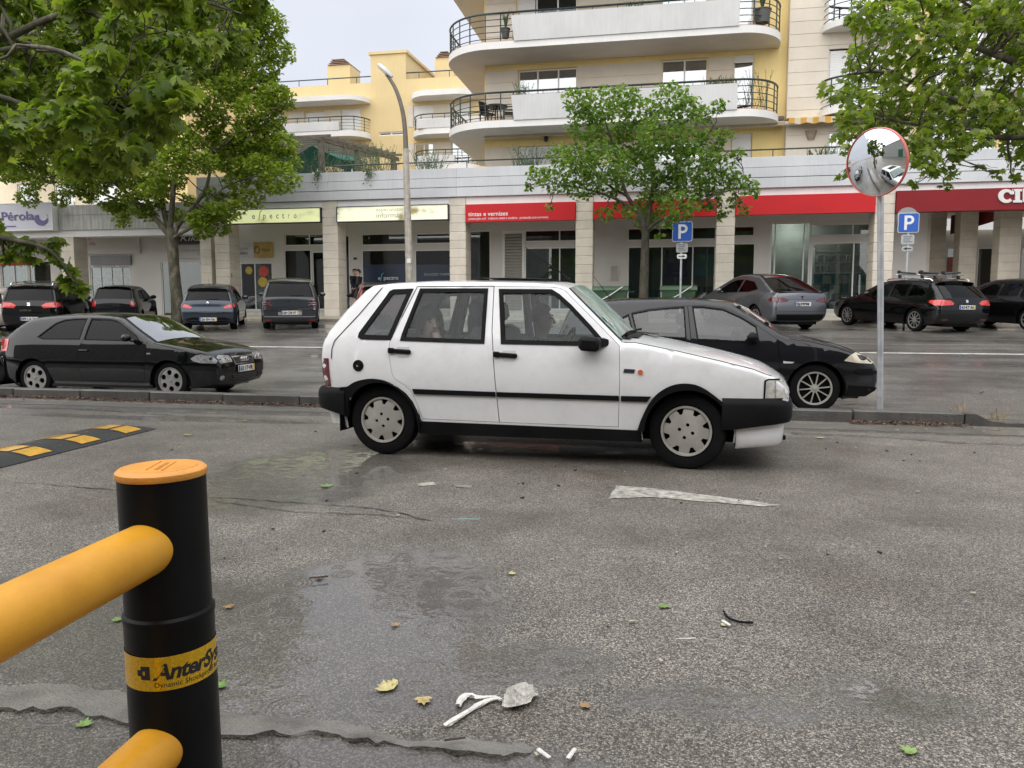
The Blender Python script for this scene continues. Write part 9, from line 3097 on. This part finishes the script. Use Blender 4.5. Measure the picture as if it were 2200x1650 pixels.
tree("maple_tree", "young maple tree with dark trunk before the red fascia", at_y(1384, 700, YM)[:2] + (gz(YM),),
  [((at_y(1383, 640, YM)[0], YM, gz(YM) - 0.1), 0.17), (at_y(1383, 620, YM), 0.15), (at_y(1385, 560, YM), 0.135), (f0, 0.125), (fk2, 0.10)],
  [([f0, at_y(1372, 455, YM), at_y(1345, 420, YM), at_y(1335, 380, YM + 0.3), at_y(1320, 320, YM), at_y(1300, 260, YM - 0.3)], 0.10, 0.02),
  ([fk2, at_y(1320, 425, YM - 0.3), at_y(1260, 405, YM - 0.5), at_y(1190, 395, YM - 0.6)], 0.06, 0.015),
  ([f0, at_y(1398, 440, YM + 0.4), at_y(1405, 370, YM + 0.3), at_y(1400, 300, YM), at_y(1420, 230, YM)], 0.09, 0.02),
  ([f0, at_y(1410, 475, YM - 0.3), at_y(1460, 455, YM - 0.4), at_y(1530, 420, YM - 0.3), at_y(1600, 400, YM)], 0.065, 0.013),
  ([at_y(1402, 410, YM), at_y(1450, 360, YM), at_y(1500, 320, YM + 0.2), at_y(1540, 260, YM)], 0.055, 0.013),
  ([at_y(1345, 420, YM), at_y(1300, 395, YM + 0.5), at_y(1250, 350, YM + 0.4), at_y(1225, 270, YM)], 0.05, 0.013)],
  clumps, 0.15, 800, M_BARKM, M_LEAFM, 41, 5, 0.55, 300, M_LEAFM1)
# ---- big plane tree on the left
YP = 25.6
reg = [(-140, -60), (560, -60), (575, 20), (600, 60), (608, 105), (585, 150), (598, 190), (632, 222), (604, 262), (610, 300), (652, 358), (640, 382), (598, 388), (560, 402), (520, 436), (500, 472), (452, 470), (430, 500), (400, 470), (330, 445), (300, 490), (262, 470), (235, 455), (180, 405), (130, 390),
  (60, 425), (-30, 400), (-140, 420)]
gap = [(368, 300), (428, 300), (424, 420), (366, 420)]
gap2 = [(-60, 375), (170, 385), (170, 440), (-60, 440)]
rg = random.Random(5)
pts = []
tries = 0
while len(pts) < 250 and tries < 9000:
 tries += 1
 q = (rg.uniform(-140, 655), rg.uniform(-60, 505))
 if not pts_in_poly([q], reg)[0] or pts_in_poly([q], gap2)[0]:
  continue
 if pts_in_poly([q], gap)[0] and rg.random() < 0.6:
  continue
 if min([math.dist(q, p) for p in pts] or [99]) < 20:
  continue
 pts.append(q)
clumps = []
for q in pts:
 e_ = min(1.0, max(0.2, (655 - q[0]) / 300))
 low_ = q[1] > 390
 clumps.append((at_y(q[0], q[1], YP + rg.uniform(-1, 1) * 2.4 * e_), (rg.uniform(18, 26) if low_ else rg.uniform(26, 42)) / 58))
for q in ((30, 372), (70, 392), (110, 380), (150, 400), (190, 420), (215, 400), (250, 440), (275, 415), (300, 450), (330, 425), (320, 395), (285, 380), (240, 385), (200, 375), (455, 455), (500, 450), (540, 425), (575, 395), (470, 485), (430, 470), (265, 470), (130, 425), (60, 425)):
 clumps.append((at_y(q[0], q[1], YP + rg.uniform(-1.2, 0.6)), rg.uniform(20, 30) / 58))
B = lambda px, py, dy=0.0: at_y(px, py, YP + dy)
fp = B(370, 512)
tree("plane_tree", "big plane tree with mottled trunk and spreading crown at left", (B(382, 700)[0], YP, gz(YP)),
  [((B(382, 640)[0], YP, gz(YP) - 0.1), 0.26), (B(380, 640), 0.21), (B(374, 580), 0.19), (fp, 0.20), (B(368, 490), 0.17)],
  [([fp, B(335, 470), B(300, 440, -0.4), B(262, 405, -0.6), B(200, 360, -0.8), B(120, 300, -0.8)], 0.15, 0.02),
  ([fp, B(352, 460, 0.3), B(346, 400, 0.4), B(342, 320, 0.5), B(335, 200, 0.4), B(330, 80, 0)], 0.13, 0.025),
  ([B(365, 490), B(372, 420), B(376, 340), B(380, 240), B(390, 100), B(395, -20)], 0.12, 0.03),
  ([fp, B(385, 480), B(420, 440, -0.3), B(448, 400, -0.3), B(455, 320, -0.2), B(462, 200), B(470, 60)], 0.11, 0.02),
  ([fp, B(400, 495, -0.6), B(430, 480, -0.8), B(445, 430, -0.6), B(500, 390, -0.4), B(590, 370)], 0.08, 0.015),
  ([B(380, 330), B(430, 270, 0.5), B(500, 200, 0.4), B(560, 120)], 0.06, 0.015),
  ([B(455, 330), B(510, 290, -0.4), B(570, 250, -0.3), B(610, 225)], 0.05, 0.012),
  ([B(345, 400), B(290, 330, 0.6), B(220, 240, 0.6), B(160, 140)], 0.06, 0.015),
  ([B(342, 320), B(300, 250), B(240, 130, 0.3), B(180, 20)], 0.06, 0.015),
  ([B(300, 440), B(220, 420, 0.4), B(100, 350, 0.6), B(-40, 300)], 0.06, 0.015)],
  clumps, 0.15, 1150, M_BARKP, M_LEAF, 42, 5, 0.5, 300, M_LEAF1)
# ---- nearer plane tree reaching in from the left (trunk out of the picture)
reg = [(-120, -80), (548, -80), (540, 30), (520, 95), (455, 150), (425, 215), (372, 235), (368, 300), (335, 305), (290, 345), (240, 320), (195, 372), (150, 330), (95, 352), (60, 300), (-120, 360)]
rg = random.Random(9)
pts = []
tries = 0
while len(pts) < 120 and tries < 9000:
 tries += 1
 q = (rg.uniform(-120, 550), rg.uniform(-80, 372))
 if not pts_in_poly([q], reg)[0] or min([math.dist(q, p) for p in pts] or [99]) < 30:
  continue
 pts.append(q)
sprig = [(-30, 505), (10, 512), (40, 520), (68, 528), (95, 530), (118, 540), (132, 560), (142, 585), (155, 606), (172, 618), (20, 540), (60, 550), (122, 515), (-10, 480), (10, 552)]
YN = 6.9
def nearp(px, py, dy=0.0):
 p = CAMP + (7.6 + dy) * ray(px, py)
 return tuple(float(v) for v in p)
clumps = [(nearp(q[0], q[1], rg.uniform(-1.3, 1.6)), rg.uniform(26, 46) / 217) for q in pts] + [(nearp(a, b, 0.1), 16 / 217) for a, b in sprig]
tb = (-9.4, 6.6, 0.0)
top = Vector((-9.2, 6.5, 3.2))
tree("plane_tree", "near plane tree whose large leaves hang in at the top left", tb,
  [((-9.4, 6.6, -0.05), 0.24), ((-9.3, 6.6, 1.2), 0.20), ((-9.25, 6.55, 2.4), 0.18), (tuple(top), 0.17)],
  [([tuple(top), (-7.8, 6.3, 4.2), nearp(-60, 120), nearp(160, 10), nearp(240, 50), nearp(330, 60)], 0.07, 0.010),
  ([tuple(top), (-7.9, 6.6, 3.4), nearp(-80, 190), nearp(40, 215), nearp(110, 265), nearp(180, 330)], 0.05, 0.008),
  ([tuple(top), (-7.6, 6.9, 3.9), nearp(-20, 60, 0.8), nearp(150, 130, 0.8), nearp(300, 190, 0.6), nearp(380, 230, 0.4)], 0.05, 0.008),
  ([nearp(160, 10), nearp(280, -30), nearp(430, 0), nearp(520, 30)], 0.03, 0.008),
  ([nearp(-60, 120), nearp(90, 90, -0.8), nearp(220, 150, -0.9), nearp(300, 240, -0.8)], 0.03, 0.007),
  ([tuple(Vector((-9.25, 6.55, 2.4))), (-7.2, 6.6, 2.3), nearp(-80, 492), nearp(20, 515), nearp(95, 528), nearp(130, 556), nearp(158, 605)], 0.05, 0.005)],
  clumps, 0.145, 2100, M_BARKP, M_LEAFN, 43, 9, 0.75, 300, M_LEAFN1, twigs=3, r_end=0.007)
# ---- plane tree reaching in from the right
reg = [(1895, -60), (2330, -60), (2330, 330), (2180, 345), (2130, 300), (2080, 345), (2040, 320), (2010, 385), (1985, 330), (1960, 380), (1945, 330), (1900, 320), (1870, 290), (1835, 310), (1805, 255), (1785, 225), (1800, 190), (1822, 140), (1838, 90), (1842, 20), (1870, 60)]
rg = random.Random(14)
pts = []
tries = 0
while len(pts) < 150 and tries < 9000:
 tries += 1
 q = (rg.uniform(1785, 2330), rg.uniform(-60, 388))
 if not pts_in_poly([q], reg)[0] or min([math.dist(q, p) for p in pts] or [99]) < 25:
  continue
 pts.append(q)
extra = [(1805, 292), (1815, 318), (1812, 372), (1838, 310), (1968, 392), (2030, 398), (2008, 372), (2045, 378), (1842, 5), (1836, 30), (2105, 360), (2140, 372), (2175, 380), (2060, 330), (2190, 330)]
def farp(px, py, dz=0.0):
 p = CAMP + (12.6 + dz) * ray(px, py)
 return tuple(float(v) for v in p)
clumps = [(farp(q[0], q[1], rg.uniform(-1.6, 2.2)), rg.uniform(24, 40) / 131) for q in pts] + [(farp(a, b, rg.uniform(-0.4, 0.4)), rg.uniform(10, 17) / 131) for a, b in extra]
tb = (12.6, 10.6, gz(10.6))
top = Vector((12.4, 10.6, 3.4))
tree("plane_tree", "right hand plane tree whose branches hang in behind the round mirror", tb,
  [((12.6, 10.6, gz(10.6) - 0.05), 0.26), ((12.5, 10.6, 1.5), 0.22), (tuple(top), 0.19)],
  [([tuple(top), (11.4, 11.0, 4.6), farp(2220, 150), farp(2120, 110), farp(2030, 80), farp(1900, 40)], 0.12, 0.014),
  ([tuple(top), (11.2, 11.2, 4.0), farp(2210, 260), farp(2100, 235), farp(1990, 190), farp(1900, 150), farp(1820, 160)], 0.10, 0.012),
  ([tuple(top), (11.2, 11.0, 3.6), farp(2210, 300, -0.6), farp(2080, 290, -0.6), farp(1960, 265, -0.4), farp(1860, 250)], 0.08, 0.010),
  ([farp(2220, 150), farp(2160, 60, 0.6), farp(2080, 10, 0.6), farp(1990, -40)], 0.05, 0.012),
  ([farp(2100, 235), farp(2060, 300, 0.4), farp(2020, 370, 0.2)], 0.03, 0.006)],
  clumps, 0.145, 900, M_BARKP, M_LEAFN, 44, 9, 0.6, 300, M_LEAFN1, twigs=3, r_end=0.008)
# ================================================================ litter on the wet ground
def onground(px, py, z=0.006):
 p = onz(px, py, 0)
 return Vector((float(p[0]), float(p[1]), z))
def fallen(px, py, size, col, label, rz, curl=0.3, group="fallen leaves on the asphalt"):
 c = onground(px, py)
 v = []
 for x, y, z in LEAF9:
  v.append((c.x + size * (x * math.cos(rz) - (y - 0.4) * math.sin(rz)), c.y + size * (x * math.sin(rz) + (y - 0.4) * math.cos(rz)), c.z + size * (abs(x) * 0.35 * curl + max(0, y - 0.6) * 0.5 * curl + 0.02)))
 o = MB().add(v, LEAF9F).build("fallen_leaf", mat("fallen_leaf_%02d" % int(px % 97), col, 0.5, 0.3, 60.0, coat=0.4), smooth=0)
 tag(o, label, "leaf", group)
YLW, BRN, GRN, PALE = (0.42, 0.36, 0.14), (0.26, 0.15, 0.06), (0.13, 0.22, 0.05), (0.5, 0.45, 0.28)
for px, py, s_, c, l, r_ in ((828, 1480, 0.085, YLW, "pale yellow curled leaf in the puddle", 0.5), (842, 1472, 0.06, YLW, "small yellow leaf lying against the curled leaf in the puddle", 2.0), (910, 1510, 0.07, (0.40, 0.29, 0.10), "tan leaf in the puddle left of the crumpled paper", 3.5),
        (848, 1345, 0.05, BRN, "small brown leaf on the puddle edge above the yellow ones", 1.0), (1100, 1234, 0.05, YLW, "small yellow leaf in the middle of the asphalt", 0.2), (700, 1046, 0.12, GRN, "green leaf flat on the asphalt below the rear wheel", 1.2),
        (1425, 1306, 0.07, GRN, "green leaf on the asphalt left of the black strip", 2.5), (1950, 1616, 0.06, (0.2, 0.3, 0.07), "bright green leaf near the bottom right corner", 0.7), (685, 1243, 0.06, BRN, "dry brown leaf beside the barrier post", 1.4),
        (252, 1335, 0.06, GRN, "green leaf left of the barrier post", 2.9), (183, 1558, 0.06, GRN, "green leaf on the broken concrete edge", 0.4), (492, 1307, 0.06, BRN, "brown leaf right beside the black post", 4.0), (402, 936, 0.10, (0.3, 0.33, 0.1), "yellow green leaf beyond the orange cap", 1.0),
        (1255, 1520, 0.05, BRN, "brown leaf right of the crumpled paper", 1.9), (474, 1475, 0.07, PALE, "pale leaf touching the right side of the post", 0.1), (600, 870, 0.13, (0.34, 0.36, 0.05), "yellow green leaf beside the red packet at the kerb", 1.6),
        (525, 905, 0.08, (0.34, 0.32, 0.08), "small yellow leaf in the gutter water", 0.9), (2140, 925, 0.10, PALE, "pale leaf at the kerb end on the right", 2.1), (1555, 1345, 0.04, PALE, "pale chip of leaf under the black strip", 0.3), (1760, 942, 0.10, PALE, "white leaf scrap in the gutter right of white car", 1.1)):
 fallen(px, py, s_ * 0.8, c, l, r_)
M_PAPER = mat("wet_paper", (0.62, 0.60, 0.55), 0.6, 0.18, 45.0, 0.6, 60.0)
def crumple(pxs, h, seed, name, label, cat, m, grid=0.012):
 rg = random.Random(seed)
 poly = [tuple(onz(*q)[:2]) for q in pxs]
 V, Fc = cdt(densify(poly, 0.02, True), (), grid)
 mb = MB()
 vs = []
 for p in V:
  n_ = noise.noise(Vector((p[0] * 28 + seed, p[1] * 28, 0))) + 0.6 * noise.noise(Vector((p[0] * 70, p[1] * 70, seed)))
  vs.append((p[0], p[1], 0.008 + h * (0.5 + 0.8 * n_)))
 mb.add(vs, Fc)
 o = mb.build(name, m, smooth=0)
 return tag(o, label, cat)
crumple([(1078, 1530), (1088, 1490), (1130, 1478), (1158, 1498), (1140, 1518), (1110, 1530)], 0.022, 3, "crumpled_napkin", "crumpled translucent white napkin on the wet asphalt", "paper", mat("wet_napkin", (0.36, 0.34, 0.30), 0.5, 0.45, 50.0, 0.5, 60.0))
for P, rr, lab in (([(955, 1566), (985, 1548), (1020, 1525), (1050, 1510), (1076, 1506)], [0.012, 0.014, 0.013, 0.011, 0.008], "long twisted white paper strip beside the napkin"),
     ([(985, 1522), (990, 1508), (1005, 1498), (1030, 1506), (1060, 1502), (1076, 1510)], [0.012, 0.016, 0.018, 0.010, 0.007, 0.006], "short knotted white paper strip above the long one")):
 mb = MB()
 n0 = len(P)
 path = [onground(*q, 0.016) for q in P]
 mb.tube([tuple(p) for p in chaikin(path, 1, False)], list(0.7 * np.interp(np.linspace(0, 1, len(chaikin(path, 1, False))), np.linspace(0, 1, n0), rr)), 7)
 rgp = random.Random(n0)
 mb.v = [(a + rgp.gauss(0, 0.002), b + rgp.gauss(0, 0.002), max(0.004, 0.004 + (c - 0.006) * 0.55)) for a, b, c in mb.v]
 tag(mb.build("paper_strip", M_PAPER, smooth=0), lab, "paper")
for px, py, a, l, lab in ((1168, 1628, 0.5, 0.05, "left white paper scrap in the dark gutter water"), (1228, 1628, -0.6, 0.05, "right white paper scrap in the dark gutter water"), (1560, 1345, 0.2, 0.05, "thin white scrap under the black strip"), (300, 1268, 0.1, 0.06, "grey white scrap at the left behind the upper rail")):
 c = onground(px, py, 0.012)
 tag(MB().box(tuple(c), (l, 0.012, 0.006), rz=a + 1.9, bev=0.002).build("paper_scrap", M_PAPER, smooth=0), lab, "paper")
path = [onground(*q, 0.010) for q in ((1554, 1318), (1562, 1332), (1580, 1340), (1600, 1343), (1618, 1343))]
tag(MB().tube([tuple(p) for p in chaikin(path, 2, False)], 0.0045, 6).build("rubber_strip", M_SEAL), "thin black curved rubber strip on the asphalt", "strip")
for P, r_, m, lab in (([(1452, 1376), (1495, 1374)], 0.003, M_PAPER, "thin pale straw lying below the black strip"), ([(970, 1117), (1030, 1117)], 0.0025, mat("cyan_thread", (0.2, 0.45, 0.45), 0.5), "short thin cyan thread on the asphalt"), ([(664, 1244), (705, 1240)], 0.004, M_STEM, "short dark twig beside the brown leaf"),
      ([(2105, 845), (2150, 830)], 0.006, M_STEM, "thin dark twig on the street at right"), ([(955, 1594), (1000, 1588)], 0.003, M_STEM, "thin brown stalk on the broken concrete edge")):
 zz = gz(ong(*P[0])[1]) + 0.01 if P[0][1] < 870 else 0.018
 p0 = [Vector(tuple(onz(*q, zz - 0.005))) + Vector((0, 0, 0.005)) for q in P]
 tag(MB().tube([tuple(p) for p in p0], r_, 5).build("twig" if m is M_STEM else "straw", m), lab, "twig" if m is M_STEM else "straw")
c = onground(570, 866, 0.0)
pk = empty("cigarette_packet", tuple(c), R(15), "crushed red and white packet lying against the kerb", "packet")
MB().box((0.03, 0, 0.028), (0.055, 0.10, 0.055), bev=0.006, rot=(0, R(12), 0)).build("red_half", mat("packet_red", (0.55, 0.04, 0.05), 0.4), pk, smooth=0)
MB().box((-0.035, 0, 0.025), (0.075, 0.10, 0.052), bev=0.006, rot=(0, R(-9), 0)).build("white_half", M_WLET, pk, smooth=0)
c = onground(484, 866, 0.012)
tag(MB().tube([(c.x + 0.055 * math.cos(a), c.y + 0.055 * math.sin(a), c.z + 0.015 * math.sin(a * 2)) for a in np.linspace(0, 2 * PI, 15)[:-1]], 0.006, 6, closed=True).build("plastic_ring", M_WLET), "white plastic ring lying on the leaf litter by the kerb", "ring")
rng = np.random.default_rng(77)
def litter(name, n, px_rng, dy, col, size, seed, dens=None):
 rg = random.Random(seed)
 mb = MB()
 for i in range(n):
  x = rg.uniform(*px_rng)
  y = kerb_y(x) - abs(rg.gauss(0, dy)) - 0.03
  s_ = size * rg.uniform(0.4, 1.3)
  a = rg.uniform(0, 6.3)
  ux, uy = math.cos(a) * s_, math.sin(a) * s_
  z = 0.008 + rg.uniform(0, 0.02)
  mb.add([(x - ux, y - uy, z), (x + uy * 0.5, y - ux * 0.5, z + rg.uniform(0, 0.012)), (x + ux, y + uy, z), (x - uy * 0.5, y + ux * 0.5, z + rg.uniform(0, 0.012))], [(0, 1, 2, 3)], rg.randrange(3))
 o = mb.build(name, [mat("dead_leaf_a", (0.10, 0.045, 0.028), 0.7, 0.3, 30.0), mat("dead_leaf_b", (0.17, 0.09, 0.05), 0.7, 0.3, 30.0), mat("dead_leaf_c", (0.06, 0.04, 0.028), 0.7, 0.3, 30.0)], smooth=0)
 o["kind"] = "stuff"
 return o
litter("leaf_litter", 3800, (-12, -1.0), 0.09, None, 0.022, 1)
litter("leaf_litter", 500, (1.9, 3.0), 0.07, None, 0.02, 2)
mb = MB()
rg = random.Random(8)
for i in range(160):
 x, y = rg.uniform(-4, 5), rg.uniform(1.8, 8.0)
 s_ = rg.uniform(0.004, 0.012)
 mb.box((x, y, 0.006), (s_ * 2, s_, s_ * 0.7), rz=rg.uniform(0, 3), mi=rg.randrange(2))
o = mb.build("grit", [mat("pale_grit", (0.4, 0.36, 0.28), 0.7), mat("dark_grit", (0.06, 0.04, 0.03), 0.7)], smooth=0)
o["kind"] = "stuff"
for px, py, sd, lab in ((1997, 884, 31, "small dry weed growing at the kerb right of mirror pole"), (2060, 884, 32, "low straw coloured weed on the kerb edge"), (2178, 895, 33, "upright dry weed at the broken kerb end")):
 p = onz(px, py, 0.0)
 tuft("kerb_weed", lab, "weed", float(p[0]), kerb_y(float(p[0])) + 0.17, 0.0, 16, 0.28, (0.16, 0.08), M_DRY, 0.004, 0.6, sd)
